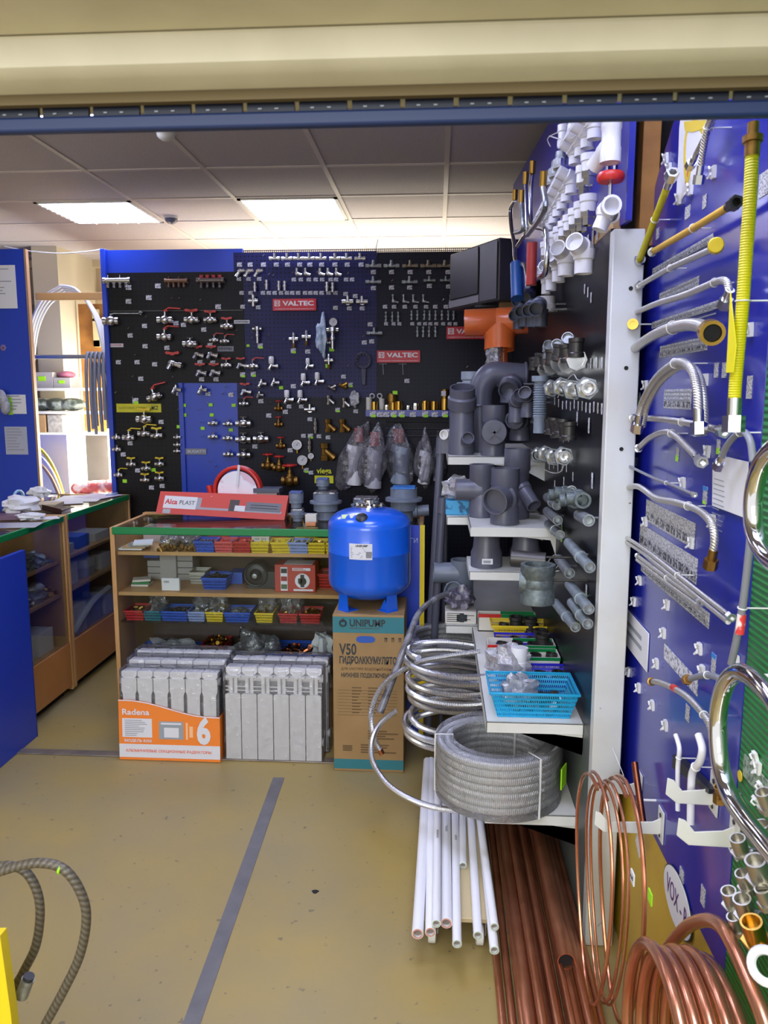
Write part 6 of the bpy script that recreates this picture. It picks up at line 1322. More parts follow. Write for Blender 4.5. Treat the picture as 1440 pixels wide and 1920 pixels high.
hang('tilted_strainer', [(622, 728)], 'chrome slanting strainer left of the brass one', '', .9); hang('tilted_brass_strainer', [(643, 724)], 'small brass slanting strainer beside the chrome one', '', .9)
hang('chrome_strainer', [(617, 750), (646, 755)], 'chrome upright strainer', 'in the row above the brass strainers', .95)
tags('lime_price_tag', [(657, 722), (633, 769)], 'by the strainers', .9); tags('price_tag', [(667, 771), (644, 706)], 'by the strainers', .9)
hang('brass_strainer', [(615, 798), (642, 798)], 'brass strainer', 'in the pair', 1.0); hang('brass_strainer', [(609, 847)], 'largest brass strainer low on the board', '', 1.35)
tags('price_tag', [(569, 817), (598, 818), (615, 820)], 'above the gauges', .9); tags('lime_price_tag', [(582, 818)], 'above the gauges')
hang('wall_tee', [(581, 768)], 'chrome three way mixer fitting', '', .95); tags('price_tag', [(581, 786)], 'under the mixer fitting', .9)
hang('long_fitting', [(592, 798), (581, 834)], 'tall chrome vent fitting', 'beside the brass strainers', .85)
hang('brass_gate_valve', [(523, 766), (523, 796)], 'small brass gate valve with red wheel', 'in the upper column', .75); hang('brass_gate_valve', [(527, 836)], 'narrow brass gate valve under the column', '', .85)
hang('brass_gate_valve', [(503, 873), (524, 877)], 'brass gate valve with red wheel', 'in the lower pair', 1.15); hang('brass_gate_valve', [(544, 901)], 'largest brass gate valve with red wheel at the bottom', '', 1.55)
hang('pressure_gauge', [(557, 834)], 'chrome gauge with a lilac dial', '', 1.05); hang('pressure_gauge', [(567, 863)], 'white dial pressure gauge below the lilac one', '', 1.1); hang('pressure_gauge', [(583, 855)], 'small pressure gauge beside the white one', '', .65)
tags('lime_price_tag', [(574, 882)], 'under the white gauge'); tags('price_tag', [(583, 886)], 'right under the small gauge', .9)
hang('plain_valve', [(457, 794), (457, 824), (490, 823)], 'large chrome ball valve', 'right of the blue panel', 1.35); hang('plain_valve', [(458, 853)], 'long chrome ball valve at the bottom of its column', '', 1.2)
# --- blue panel
hang('plain_valve', [(400, 794), (400, 819), (428, 795)], 'chrome ball valve', 'on the upper blue panel', .85); hang('plain_valve', [(428, 822), (429, 852)], 'chrome ball valve at the right edge of the blue panel', '', .9)
hang('plain_valve', [(333, 820)], 'small ball valve, top one at the left edge of the blue panel', '', .65); hang('plain_valve', [(333, 834)], 'small ball valve, middle one at the left edge of the blue panel', '', .65); hang('plain_valve', [(333, 846)], 'small ball valve beside the grey name strip', '', .65)
hang('angle_valve', [(331, 730), (379, 731)], 'chrome washing machine tap', 'at the top of the blue panel', 1.0)
tags('price_tag', [(335, 738), (390, 738), (433, 740)], 'at the top of the blue panel'); tags('lime_tag', [(345, 760), (395, 759), (438, 760)], 'in the upper lime row of the blue panel', .9); tags('lime_tag', [(346, 778), (397, 778)], 'in the second lime row of the blue panel', .9); tags('lime_tag', [(335, 800), (380, 803), (433, 806)], 'in the third lime row of the blue panel', .9)
# --- left black board
hang('chrome_manifold', [(220, 526)], 'bright chrome manifold with four outlets at the top left', '', .95); hang('brown_manifold', [(331, 527)], 'brown manifold with four outlets', '', .80); hang('dark_manifold', [(395, 526)], 'dark manifold with red caps', '', .95)
tags('price_tag', [(241, 539), (241, 565), (279, 558), (296, 536), (409, 575)], 'on the top part of the black board', 1.1)
hang('steel_lever_valve', [(209, 602)], 'largest steel ball valve with a long steel lever at the left edge', '', 1.0)
hang('red_lever_valve', [(310, 600)], 'chrome ball valve with a long red lever, upper one', '', 1.35); hang('red_lever_valve', [(309, 632)], 'chrome ball valve with a long red lever, lower one', '', 1.25)
hang('red_butterfly_valve', [(360, 600)], 'large chrome valve with red wings', '', 1.25); hang('red_butterfly_valve', [(395, 600)], 'chrome valve with red wings right of the large one', '', 1.1); hang('red_butterfly_valve', [(426, 612)], 'chrome valve with red wings at the right edge of the black board', '', 1.05)
hang('plain_valve', [(357, 645)], 'chrome valve without a coloured handle on the black board', '', 1.25); hang('red_lever_valve', [(402, 638), (422, 640)], 'chrome valve with brown lever', 'on the black board', .8)
hang('red_angle_valve', [(371, 664), (397, 664)], 'angle valve with red wings', 'in the upper pair of the black board', 1.0); hang('red_angle_valve', [(376, 697), (402, 697)], 'angle valve with red wings', 'in the lower pair of the black board', 1.0)
hang('red_angle_valve', [(325, 681)], 'big tilted angle valve with red wings', '', 1.35); hang('red_butterfly_valve', [(425, 685)], 'small valve with red wings next to the lower pairs', '', .9)
hang('red_lever_valve', [(290, 744)], 'chrome garden tap with a red lever above the yellow strip', '', 1.3, tilt=-.3)
tags('price_tag', [(244, 629), (271, 611), (272, 649), (313, 652), (330, 606), (344, 609), (382, 618), (394, 647)], 'among the upper red valves'); tags('price_tag', [(222, 679), (257, 679), (264, 710), (290, 683)], 'on the empty left half of the black board'); tags('price_tag', [(375, 679), (378, 711), (399, 680), (405, 711)], 'under the red angle valves'); tags('lime_price_tag', [(254, 752)], 'just above the yellow strip', 1.2)
hang('yellow_butterfly_valve', [(271, 786)], 'largest valve with yellow wings under the yellow strip', '', 1.35)
hang('yellow_lever_valve', [(242, 820), (271, 813)], 'valve with a yellow lever', 'in the second yellow row', 1.1); hang('plain_valve', [(219, 820), (220, 842)], 'pale ball valve at the left edge of the black board', '', .8)
hang('yellow_butterfly_valve', [(295, 817)], 'valve with orange yellow wings in the second yellow row', '', 1.05)
hang('yellow_butterfly_valve', [(247, 870), (275, 878), (300, 870)], 'small valve with yellow wings', 'in the third yellow row', .85); hang('yellow_lever_valve', [(223, 890)], 'small valve with a thin yellow lever at the left', '', .8); hang('yellow_butterfly_valve', [(273, 900), (300, 897)], 'valve with yellow wings', 'in the lowest yellow row', .85)
tags('price_tag', [(231, 852), (244, 831), (258, 882), (284, 914), (302, 791), (304, 911)], 'among the yellow valves'); tags('lime_tag', [(234, 902), (288, 881)], 'among the yellow valves')
# --- right dark board
hang('press_tee', xy((700, 734), 499), 'long steel press tee', 'in the upper right row'); hang('dim_press_tee', xy((769, 803, 834), 499), 'bronze press tee', 'in the upper right row')
hang('press_tee', [(700, 529), (768, 529)], 'long steel press tee', 'in the second right row'); hang('press_tee', [(805, 526), (836, 526)], 'slim steel tee', 'in the second right row', .75); hang('press_tee', [(702, 625)], 'lone steel press tee above the dark wrench')
tags('price_tag', xy((700, 734, 769, 804, 840), 510), 'under the upper press tees', .95); tags('price_tag', [(700, 540), (734, 539), (768, 539), (805, 536), (841, 537)], 'under the second press tees', .95)
hang('small_elbow', xy((737, 757, 775, 794, 845), 563), 'small steel elbow', 'on the right dark board', .95); tags('price_tag', xy((722, 739, 759, 779, 799, 816, 836), 575), 'under the small elbows', .85)
hang('small_coupling', xy((724, 736, 747), 594), 'small steel coupling', 'in the left group', .95); hang('small_coupling', xy((772, 783, 796, 806, 817, 829, 841, 851), 591), 'small steel coupling', 'in the right group', .9)
tags('price_tag', xy((724, 738, 749, 773, 786, 797, 807, 818, 831, 843, 854), 607), 'under the small couplings', .75)
hang('small_coupling', xy((783, 794, 805, 817), 622), 'small steel coupling', 'in the lowest right row', 1.0)
tags('price_tag', [(694, 608), (683, 642), (697, 640)], 'round the lone press tee', .95); tags('price_tag', [(763, 714)], 'alone below the lower red sign', .95)
# empty wire hooks
for i, (x, y) in enumerate(((490, 480), (500, 515), (508, 517), (545, 512), (648, 513), (590, 511), (500, 630), (528, 637), (468, 624), (468, 634), (505, 652), (318, 560), (332, 560), (372, 563), (271, 595), (238, 616), (250, 666), (246, 706), (320, 707), (214, 736), (245, 745), (330, 768), (370, 768), (385, 756), (375, 792), (376, 818), (390, 865), (400, 875), (423, 875), (415, 738), (437, 733), (503, 755), (440, 620), (420, 725), (730, 527), (825, 563), (676, 631), (647, 686), (870, 688))):
    p = aY(x, y, YB - .03); part('hook', MB().sweep(curve([(p.x, YB - .004, p.z), (p.x + .004, YB - .03, p.z), (p.x + .013, YB - .05, p.z - .004), (p.x + .024, YB - .055, p.z + .006)], 4), .0019, 5), CHROME, bp)

# red signs with white lettering
def sign(x0, y0, x1, y1, label, yy=YB):
    a, b = aY(x0, y1, yy - .012), aY(x1, y0, yy - .012); w_, h_ = b.x - a.x, b.z - a.z; f = yy - .0185
    t = thing('name_sign', label, 'sign', (a.x + w_ / 2, yy - .006, a.z), group=None)
    part('plate', MB().lohi((a.x, f, a.z), (b.x, yy - .007, b.z)), SIGNRED, t, bev=.001)
    text('VALTEC', h_ * .52, SIGNW, t, (a.x + w_ * .59, f - .0006, a.z + h_ * .60), X, Z, bold=.035, width=w_ * .72)
    lx, lz, s = a.x + w_ * .105, a.z + h_ * .62, h_ * .24
    part('emblem', MB().box((lx, f - .0004, lz), (s * 2, .0008, s * 2)), SIGNW, t)
    em = MB().box((lx, f - .001, lz + s * .62), (s * 1.3, .0006, s * .25)).box((lx, f - .001, lz), (s * .28, .0006, s * 1.3))
    em.sweep([(lx - s * .62, f - .001, lz + s * .3)] + [(lx + math.cos(PI + k * PI / 8) * s * .62, f - .001, lz - s * .1 + math.sin(PI + k * PI / 8) * s * .62) for k in range(9)] + [(lx + s * .62, f - .001, lz + s * .3)], s * .12, 4)
    part('emblem_mark', em, SIGNRED, t)
    text('НАДЁЖНАЯ ИНЖЕНЕРНАЯ САНТЕХНИКА', h_ * .11, SIGNW, t, (a.x + w_ / 2, f - .0006, a.z + h_ * .14), X, Z, width=w_ * .9)
sign(512, 560, 593, 583, 'red name sign with white letters on the centre board, the upper one')
sign(707, 657, 788, 680, 'red name sign with white letters above the brass fittings shelf')
sign(837, 612, 918, 636, 'red name sign half hidden behind the orange pipe tee')
# yellow strip, grey strip, pale strips, yellow plate with letters
def strip(x0, y0, x1, y1, m_, label, s=None, tm=PRINT, name='name_strip', al=.5, wd=.8):
    a, b = aY(x0, y1, YB - .008), aY(x1, y0, YB - .008); t = thing(name, label, 'label strip', ((a.x + b.x) / 2, YB - .006, a.z))
    part('plate', MB().lohi((a.x, YB - .010, a.z), (b.x, YB - .0062, b.z)), m_, t)
    if s: text(s, (b.z - a.z) * .62, tm, t, (a.x + (b.x - a.x) * al, YB - .0108, (a.z + b.z) / 2), X, Z, bold=.02, width=(b.x - a.x) * wd)
    return t
ys = strip(219, 757, 302, 773, SIGNY, 'yellow name strip above the yellow handled valves', 'MCZ', al=.86, wd=.15)
a, b = aY(224, 769, YB - .008), aY(275, 761, YB - .008); text('ШАРОВЫЕ КРАНЫ', .022, mat('olive_print', (150, 140, 20), .5), ys, ((a.x + b.x) / 2, YB - .0108, (a.z + b.z) / 2), X, Z, width=(b.x - a.x))
strip(341, 841, 387, 852, mat('grey_strip', (130, 132, 142), .5), 'grey name strip at the left of the blue panel', 'BUGATTI', mat('pale_letters', (196, 198, 206), .5), al=.6, wd=.72)
strip(439, 600, 468, 607, LABELW, 'narrow white strip left of the safety valves', 'КЛАПАНЫ', PRINT)
strip(408, 649, 438, 659, mat('grey_strip', (130, 132, 142), .5), 'pale grey strip right of the red winged valves', 'КРАНЫ', PRINT)
strip(202, 644, 231, 651, LABELW, 'white and red strip at the left edge of the black board', 'ВЕНТИЛИ', REDP)
a, b = aY(590, 906, YB - .008), aY(625, 892, YB - .008)
vg = strip(590, 892, 625, 906, mat('lime_yellow', (226, 226, 0), .45), 'bright yellow plate with yellow letters above it, low on the centre board')
text('viega', (b.z - a.z) * 1.05, mat('lime_yellow', (226, 226, 0), .45), vg, ((aY(608, 884, YB).x), YB - .0085, aY(608, 883, YB - .008).z), X, Z, bold=.02, width=aY(622, 884, YB).x - aY(594, 884, YB).x)
# dark ring wrench
c = aY(681, 676, YB - .02); t = thing('ring_wrench', 'dark grey plastic ring wrench hanging on the centre board', 'wrench', c)
GW = mat('wrench_plastic', (54, 56, 78), .45)
part('ring', MB().torus(c, Y, .046, .008, 32, 8), GW, t)
th = MB()
for k in range(12): th.cyl(c + V((math.cos(k * PI / 6) * .04, -.006, math.sin(k * PI / 6) * .04)), c + V((math.cos(k * PI / 6) * .04, .006, math.sin(k * PI / 6) * .04)), .007, 8)
part('ring_teeth', th, GW, t); e = aY(682, 722, YB - .02)
part('handle', MB().prism([(-.013, 0), (.013, 0), (.016, .10), (-.016, .10)], e + V((0, -.008, 0)), X, Z, (0, .016, 0)), GW, t, bev=.003); part('peg', MB().cyl(c + V((0, 0, .046)), c + V((0, .03, .05)), .003, 6), CHROME, t)
for k, x in enumerate((718, 755)):
    p = aY(x, 690, YB - .02); t = thing('test_key', ('left', 'right')[k] + ' thin steel T shaped key hanging below the lower red sign', 'key', p)
    part('bar', MB().cyl(p + V((-.024, 0, .025)), p + V((.024, 0, .025)), .002, 6), STEEL, t); part('shank', MB().cyl(p + V((0, 0, .025)), p + V((.003, 0, -.04)), .002, 6).cyl(p + V((0, 0, .025)), p + V((0, .03, .025)), .002, 6), STEEL, t)
# clear bags hung on the board
bag(aY(604, 632, YB - .05), .030, .022, .11, 'long clear bag with grey parts hanging beside the valve group', mat('bluish_bag', (150, 170, 196), .25, noise=(26, (200, 214, 230), (.45, .6)), coat=.2), 201)
bag(aY(665, 747, YB - .045), .028, .02, .045, 'small clear bag with a white card left of the brass fittings shelf', BAGM, 202)
solo('card', MB().box(aY(665, 748, YB - .035), (.05, .003, .05)), PAPER, 'white card in the small clear bag', 'card', loc=tuple(aY(665, 755, YB - .035)))
for i, (x, y, rx, rz, lb) in enumerate(((664, 855, .085, .21, 'tall clear bag with a white siphon, leftmost on the lower board'), (700, 862, .085, .20, 'tall clear bag with a red top, second from the left on the lower board'), (750, 855, .10, .20, 'wide clear bag with a grey siphon, third on the lower board'), (796, 862, .058, .17, 'clear bag with a white plastic siphon, fourth on the lower board'), (823, 862, .045, .16, 'narrow clear bag beside the grey pipes on the lower board'))):
    c = aY(x, y, YB - .10 - .13 * (i % 2)); c = V((c.x, c.y, c.z)); 
    t = thing('siphon_bag', lb, 'bag', c + V((0, 0, -rz)), group=None)
    mb = blob((0, 0, 0), rx, .06, rz, 210 + i, 18, 14, .10)
    mb.v = [c + V((p.x * (1 - .40 * max(0, p.z / rz)) + (-.25 * p.x * max(0, -p.z / rz - .6)) + (.07 * p.z / rz * (1, .3, -.3, 0, 0)[i]), p.y, p.z)) for p in mb.v]
    part('film', mb, film('siphon_film', (240, 238, 246), .10, .07, .15, .9), t)
    ins = MB().socket(c + V((0, 0, -rz * .85)), c + V((.01, 0, rz * .15)), rx * .50, 1.1, .2, 18); ins.cyl(c + V((0, 0, rz * .1)), c + V((.01, 0, rz * .3)), rx * .62, 18); ins.cyl(c + V((-rx * .45, -.02, -rz * .8)), c + V((rx * .1, -.02, rz * .1)), .016, 12)
    part('siphon_body', ins, (PPR, mat('siphon_white', (190, 190, 200), .4), mat('siphon_grey', (160, 172, 190), .4), PPR, mat('siphon_grey', (160, 172, 190), .4))[i], t)
    if i in (0, 1, 2, 4): part('red_header', MB().box(c + V((.03 * (1, .3, -.3, 0, 0)[i], -.01, rz * .62)), (rx * .62, .008, rz * .42)), REDD, t)
    part('hook', MB().cyl(c + V((.07 * (1, .3, -.3, 0, 0)[i], 0, rz * .9)), (c.x + .07 * (1, .3, -.3, 0, 0)[i], YB, c.z + rz * .92), .003, 6), STEEL, t)
# brass fittings shelf
a, b = aY(686, 777, YB - .08), aY(846, 769, YB - .08)
bs = thing('narrow_shelf', 'narrow blue fronted shelf of brass fittings on the right dark board', 'shelf', ((a.x + b.x) / 2, YB - .04, a.z))
part('board', MB().lohi((a.x, YB - .09, b.z - .010), (b.x + .02, YB - .006, b.z)), BLACKP, bs); part('front_lip', MB().lohi((a.x, YB - .094, a.z - .012), (b.x + .02, YB - .09, b.z)), BLUEB, bs)
for k in range(3): part('shelf_rail', MB().cyl((a.x + .12, YB - .05, b.z - .07 - .045 * k), (b.x + .05, YB - .05, b.z - .07 - .045 * k), .005, 8), DARKSTEEL, bs)
for i, x in enumerate((699, 712, 724, 738, 753, 774, 797, 815, 834)):
    p = aY(x, 777, YB - .094); put('lime_price_tag' if i in (0, 3, 4, 6, 8) else 'price_tag', 'price_tag', f'price tag, {nth(i)} from left on the blue lip of the brass fittings shelf', 'price tag', (p.x, YB - .0945, p.z), (0, 0, 0), 'price tags on the brass shelf', 1.15)
kit('brass_socket', [('body', MB().pipe((0, 0, 0), (0, 0, .05), .021, 18, .8, .4), BRASS)]); kit('brass_nut', [('body', MB().lathe((0, 0, 0), (0, 0, 1), [(0, 0), (0, .02), (.02, .022), (.022, .018), (.034, .018), (.034, .013), (.02, 0)], 8), CHROME)])
kit('white_sleeve_fitting', [('body', MB().pipe((0, 0, 0), (0, 0, .07), .017, 16, .8, .4), mat('cream_sleeve', (206, 202, 190), .4))])
zz = b.z + .0005
for i, (x, kd, s_, dy, lb) in enumerate(((692, 'white_sleeve_fitting', 1.1, -.05, 'cream sleeve at the left end of the brass fittings shelf'), (702, 'brass_socket', 1.0, -.065, 'brass socket beside the cream sleeve on the shelf'), (716, 'white_sleeve_fitting', 1.0, -.05, 'second cream sleeve on the brass fittings shelf'), (725, 'brass_nut', .9, -.07, 'chrome nut between the brass sockets on the shelf'), (737, 'brass_socket', .9, -.072, 'brass socket in front of the big coupling'), (748, 'brass_socket', 1.05, -.072, 'tall brass socket in the middle of the brass shelf'), (765, 'brass_nut', .8, -.05, 'dull nut right of the middle of the brass shelf'), (779, 'brass_nut', 1.2, -.06, 'reddish brass nut on the shelf'), (797, 'brass_socket', 1.1, -.06, 'wide brass socket right of the reddish nut'), (814, 'brass_socket', 1.05, -.06, 'brass socket, second from the right end of the shelf'), (834, 'brass_socket', 1.35, -.05, 'largest brass socket at the right end of the shelf'))):
    p = aY(x, 770, YB + dy); put(kd, kd, lb, 'pipe fitting', (p.x, YB + dy, zz), (0, 0, .3), None, s_)
p = aY(735, 770, YB - .03); t = thing('threaded_coupling', 'wide ribbed coupling with a lime tag on the brass shelf', 'pipe fitting', (p.x, YB - .03, zz)); part('body', MB().lathe((p.x, YB - .03, zz), (p.x, YB - .03, 9), [(0, 0), (0, .03), (.05, .03), (.052, .033), (.095, .033), (.097, .026), (.1, .024), (.06, 0)], 22), OLDBRASS, t); part('lime_tag', MB().box((p.x + .02, YB - .055, zz + .105), (.03, .002, .022)), LIME, t)
p = aY(834, 748, YB - .05); t = thing('brass_coupling', 'brass coupling with white label stacked on the largest socket', 'pipe fitting', (p.x, YB - .05, zz + .068)); part('body', MB().pipe((p.x, YB - .05, zz + .068), (p.x, YB - .05, zz + .125), .024, 18, .8, .3), OLDBRASS, t); part('label', MB().box((p.x - .008, YB - .075, zz + .1), (.028, .002, .03)), LABELW, t)
for i, x in enumerate((698, 712)): p = aY(x, 752, YB - .04); solo('clear_ring', MB().torus((p.x, YB - .045, zz + .085), V((.2, 1, .3)), .014, .004, 18, 6), CLEARH, ('left', 'right')[i] + ' pale ring lying on the cream sleeves', 'ring', loc=(p.x, YB - .045, zz + .08))

# ================================================================ hose boards on the right wall (plane X = 0.55)
XB = 0.55
hb = thing('hose_board', 'glossy blue board on the right wall hung with braided hoses', 'display board', (XB + .01, 1.85, .5))
pt = [aX(x, y, XB) for x, y in ((1150, 1420), (1165, 1100), (1190, 640), (1212, 410), (1245, 286), (1275, 190))]
poly = [(1.386, .512), (2.325, .505), (2.325, 1.05), (2.30, 1.75)] + [(p.y, p.z) for p in pt[3:]] + [(1.386, 2.36)]
part('panel', MB().prism(poly, (XB, 0, 0), Y, Z, (.012, 0, 0)), BLUEB, hb, bev=.001)
gb = thing('ribbed_board', 'green ribbed board hung with brass fittings at the right edge of the view', 'display board', (XB + .01, 1.1, .1))
mb = MB(); mb.prism([(.75, .0), (1.384, 0), (1.384, 2.36), (.75, 2.36)], (XB + .001, 0, 0), Y, Z, (.012, 0, 0)); mb.uv = [[(q[1], q[0]) for q in u] if u else u for u in mb.uv]
part('panel', mb, GREENB, gb)
yw = thing('yellow_board', 'yellow painted board below the blue hose board', 'board', (XB + .01, 1.85, 0))
part('panel', MB().lohi((XB + .002, 1.386, 0), (XB + .014, 2.34, .512)), mat('yellow_board_paint', (212, 176, 56), .4, noise=(4, (200, 164, 52))), yw)
# big sticker at the top
st = thing('poster', 'white poster with yellow looping shapes at the top of the hose board', 'poster', aX(1300, 300, XB))
sp = [aX(x, y, XB - .0006) for x, y in ((1279, 200), (1274, 240), (1272, 300), (1268, 372), (1279, 374), (1293, 348), (1312, 330), (1335, 230), (1338, 200))]
part('sheet', MB().prism([(p.y, p.z) for p in sp], (XB - .0012, 0, 0), Y, Z, (.001, 0, 0)), PAPER, st)
for pts, r, m_ in ((((1290, 352), (1284, 320), (1284, 270), (1290, 240), (1306, 232), (1318, 250), (1312, 275), (1298, 300), (1288, 345)), .008, YELLOWP), (((1285, 345), (1290, 320), (1300, 296)), .006, ORANGEP)):
    P_ = [aX(x, y, XB - .002) for x, y in pts]; mb = MB().sweep(curve(P_, 6), r, 6); mb.v = [V((XB - .0016 + (p.x - XB) * .05, p.y, p.z)) for p in mb.v]; part('yellow_shape', mb, m_, st)
mb = MB().prism([(aX(x, y, XB).y, aX(x, y, XB).z) for x, y in ((1284, 228), (1286, 245), (1300, 248), (1322, 240), (1326, 225))], (XB - .0024, 0, 0), Y, Z, (.001, 0, 0)); part('yellow_shape', mb, YELLOWP, st)

XH = XB - .035
def hose(pts, r, m_, label, ends=('nut', 'nut'), x=XH, em=(CHROME, CHROME), name='braided_hose', twin=None, dx=None, extra=None):
    P_ = [aX(q[0], q[1], x + (dx[i] if dx else 0)) for i, q in enumerate(pts)]; C_ = curve(P_, 9)
    t = thing(name, label, 'hose', P_[len(P_) // 2]); part('hose', MB().sweep(C_, r, 12), m_, t)
    if twin:
        part('hose', MB().sweep([p + V(twin) for p in C_], r, 12), m_, t)
    for k, (a, b) in enumerate(((C_[0], C_[2]), (C_[-1], C_[-3]))):
        if not ends[k]: continue
        d = (a - b).normalized(); s = r * 3.2
        if ends[k] == 'nut':
            part('crimp', MB().cyl(a - d * r * 3.0, a - d * .002, r * 1.14, 14), em[k], t)
            part('nut', MB().pipe(a - d * .002, a + d * r * 2.4, r * 1.75, 6, .62, .5), em[k], t)
        elif ends[k] == 'wide':
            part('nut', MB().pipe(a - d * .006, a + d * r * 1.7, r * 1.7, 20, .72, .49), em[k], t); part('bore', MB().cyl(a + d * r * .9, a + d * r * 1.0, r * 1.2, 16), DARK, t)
        elif ends[k] == 'stud':
            part('stud', MB().lathe(a - d * r * 2, a + d, [(0, r * 1.12), (r * 2, r * 1.15), (r * 2.1, r * 1.5), (r * 3, r * 1.5), (r * 3.1, r * .85), (r * 5, r * .85), (r * 5, r * .6), (r * 4, 0)], 12), em[k], t)
        elif ends[k] == 'cap':
            part('yellow_cap', MB().cyl(a - d * .004 + V((-.004, -.01, 0)), a + V((-.010, -.026, 0)), r * 2.1, 22), YELLOWP, t, bev=.002)
    i = len(C_) // 2; a, d = C_[i], (C_[i + 1] - C_[i - 1]).normalized()
    part('clip_band', MB().torus(a, d, r * 1.12, .0012, 16, 5).cyl(a + V((r, 0, 0)), V((XB + .001, a.y, a.z)), .0013, 6), WHITEP, t)
    if extra: part(extra[0], extra[1], extra[2], t)
    return t
G_ = GASY
hose(((1257, 335), (1228, 412), (1199, 488)), .0085, G_, 'short bright yellow gas hose slanting at the far edge of the blue board', ends=('nut', 'wide'), name='gas_hose')
hose(((1374, 383), (1300, 428), (1224, 472)), .0075, GASO, 'amber yellow gas hose with dark nut above the uppermost tag sheet', ends=('nut', 'stud'), em=(DARKSTEEL, CHROME), name='gas_hose')
p = aX(1378, 650, XH - .05)
gh = hose(((1411, 268), (1406, 380), (1400, 460), (1393, 564), (1386, 640), (1379, 720), (1376, 782)), .0098, G_, 'long bright yellow gas hose hanging from top to middle of the blue board', ends=('stud', 'nut'), x=XB - .085, em=(OLDBRASS, CHROME), name='gas_hose')
part('yellow_tag', MB().prism([(0, 0), (.004, .085), (-.035, .0), (-.030, -.04), (0, -.04)], aX(1364, 650, XB - .10), Y, Z, (.0012, 0, 0)), mat('lemon_tag', (238, 226, 30), .45), gh)
for k, (x1, y1) in enumerate(((1297, 305), (1311, 330))): hose(((1345, 205), (1330 - 4 * k, 240), (x1, y1)), .0062, BRAID, ('left', 'right')[k] + ' braided hose of the pair hanging over the poster', ends=(None, 'nut'), x=XH - .01 * k)
hose(((1200, 535), (1257, 503), (1344, 464)), .0068, BRAID, 'straight braided hose with a round yellow cap', ends=('nut', 'cap'))
hose(((1184, 590), (1230, 570), (1285, 553), (1340, 530), (1360, 527), (1367, 545), (1362, 562)), .0072, BRAID, 'braided hose whose near end bends down, between the second and third tag sheets', ends=('stud', 'nut'))
p = aX(1188, 608, XH - .01); t = thing('brass_ring', 'small yellow brass nut hanging at the far edge of the blue board', 'nut', p); part('ring', MB().pipe(p + V((0, .006, 0)), p + V((-.004, -.008, 0)), .014, 18, .55, .6), BRASS, t); part('clip', MB().cyl(p, V((XB, p.y, p.z)), .002, 6), WHITEP, t)
hose(((1183, 660), (1208, 640), (1240, 622), (1280, 610), (1310, 610), (1332, 622)), .0128, BRAID, 'thickest braided hose with an open brass end facing the camera', ends=('stud', 'wide'), em=(STEEL, BRASS), dx=(0, 0, 0, -.01, -.02, -.035))
hose(((1196, 795), (1204, 758), (1226, 716), (1252, 690), (1276, 679), (1297, 694), (1308, 735), (1310, 795)), .0088, BRAID, 'tall arch of braided hose over the small square tag sheet', x=XH - .03, ends=('nut', 'nut'), twin=(.012, .006, -.006))
hose(((1187, 784), (1240, 786), (1310, 797), (1352, 808)), .0072, BRAID, 'straight braided hose running behind the foot of the arch', ends=('stud', 'nut'))
hose(((1198, 840), (1220, 820), (1248, 810), (1267, 818), (1290, 840), (1312, 862)), .0072, BRAID, 'short bowed braided hose below the arch', ends=('stud', 'nut'))
hose(((1178, 873), (1223, 895), (1269, 913), (1300, 927)), .0036, GREYHOSE, 'thinnest grey line with chrome tip under the bowed hose', ends=(None, 'nut'))
hose(((1170, 917), (1196, 912), (1230, 934), (1267, 942), (1308, 956), (1333, 980), (1340, 1012), (1334, 1050)), .0076, BRAID, 'braided hose that turns down at its near end beside the white paper', ends=('stud', 'nut'), em=(OLDBRASS, OLDBRASS))
hose(((1168, 1004), (1206, 1028), (1270, 1078), (1330, 1125), (1368, 1155)), .0048, BRAID, 'long straight pair of thin braided hoses under the slanted tag sheets', ends=('stud', 'nut'), twin=(0, .004, -.012))
hose(((1196, 1042), (1250, 1083), (1312, 1127)), .0048, BRAID, 'thin braided hose just below the long straight pair', ends=('stud', 'nut'), twin=(0, .004, -.011))
hose(((1349, 868), (1361, 840), (1378, 818), (1394, 810), (1407, 828), (1412, 866)), .0060, GREYHOSE, 'short grey hose with chrome nut bent over at the right of the board', ends=('nut', None), name='grey_hose')
gl = hose(((1412, 950), (1404, 1040), (1392, 1140), (1380, 1205), (1371, 1245)), .0062, GREYHOSE, 'long grey hose with a red label hanging along the green board', ends=(None, None), name='grey_hose', x=XB - .05)
a, b = aX(1391, 1152, XB - .05), aX(1387, 1188, XB - .05); part('red_label', MB().cyl(a, b, .0072, 12), mat('red_white_label', (216, 60, 60), .5, noise=(60, (240, 230, 226), (.45, .55))), gl)
hl = hose(((1222, 1278), (1240, 1281), (1276, 1298), (1304, 1322), (1330, 1358), (1343, 1410), (1350, 1465), (1350, 1490)), .0068, BRAID, 'curved braided hose with a red mark low on the blue board', ends=('stud', 'nut'), em=(OLDBRASS, OLDBRASS))
a, b = aX(1262, 1289, XH), aX(1268, 1293, XH); part('red_mark', MB().cyl(a, b, .0078, 12), REDP, hl)
hose(((1290, 1274), (1315, 1267), (1335, 1267), (1356, 1276)), .0062, GREYHOSE, 'short grey hose with a brass nut above the curved braided one', ends=('nut', None), em=(OLDBRASS, CHROME), name='grey_hose')
WTUBE = mat('white_tube', (232, 232, 236), .35)
hose(((1267, 1378), (1274, 1404), (1271, 1441), (1271, 1520)), .0050, WTUBE, 'thin white bent tube with a black tip low on the blue board', ends=(None, None), name='white_tube')
hose(((1310, 1378), (1317, 1404), (1312, 1428), (1299, 1447), (1296, 1480), (1295, 1545)), .0076, WTUBE, 'thicker white S bent tube beside the thin one', ends=(None, None), name='white_tube')
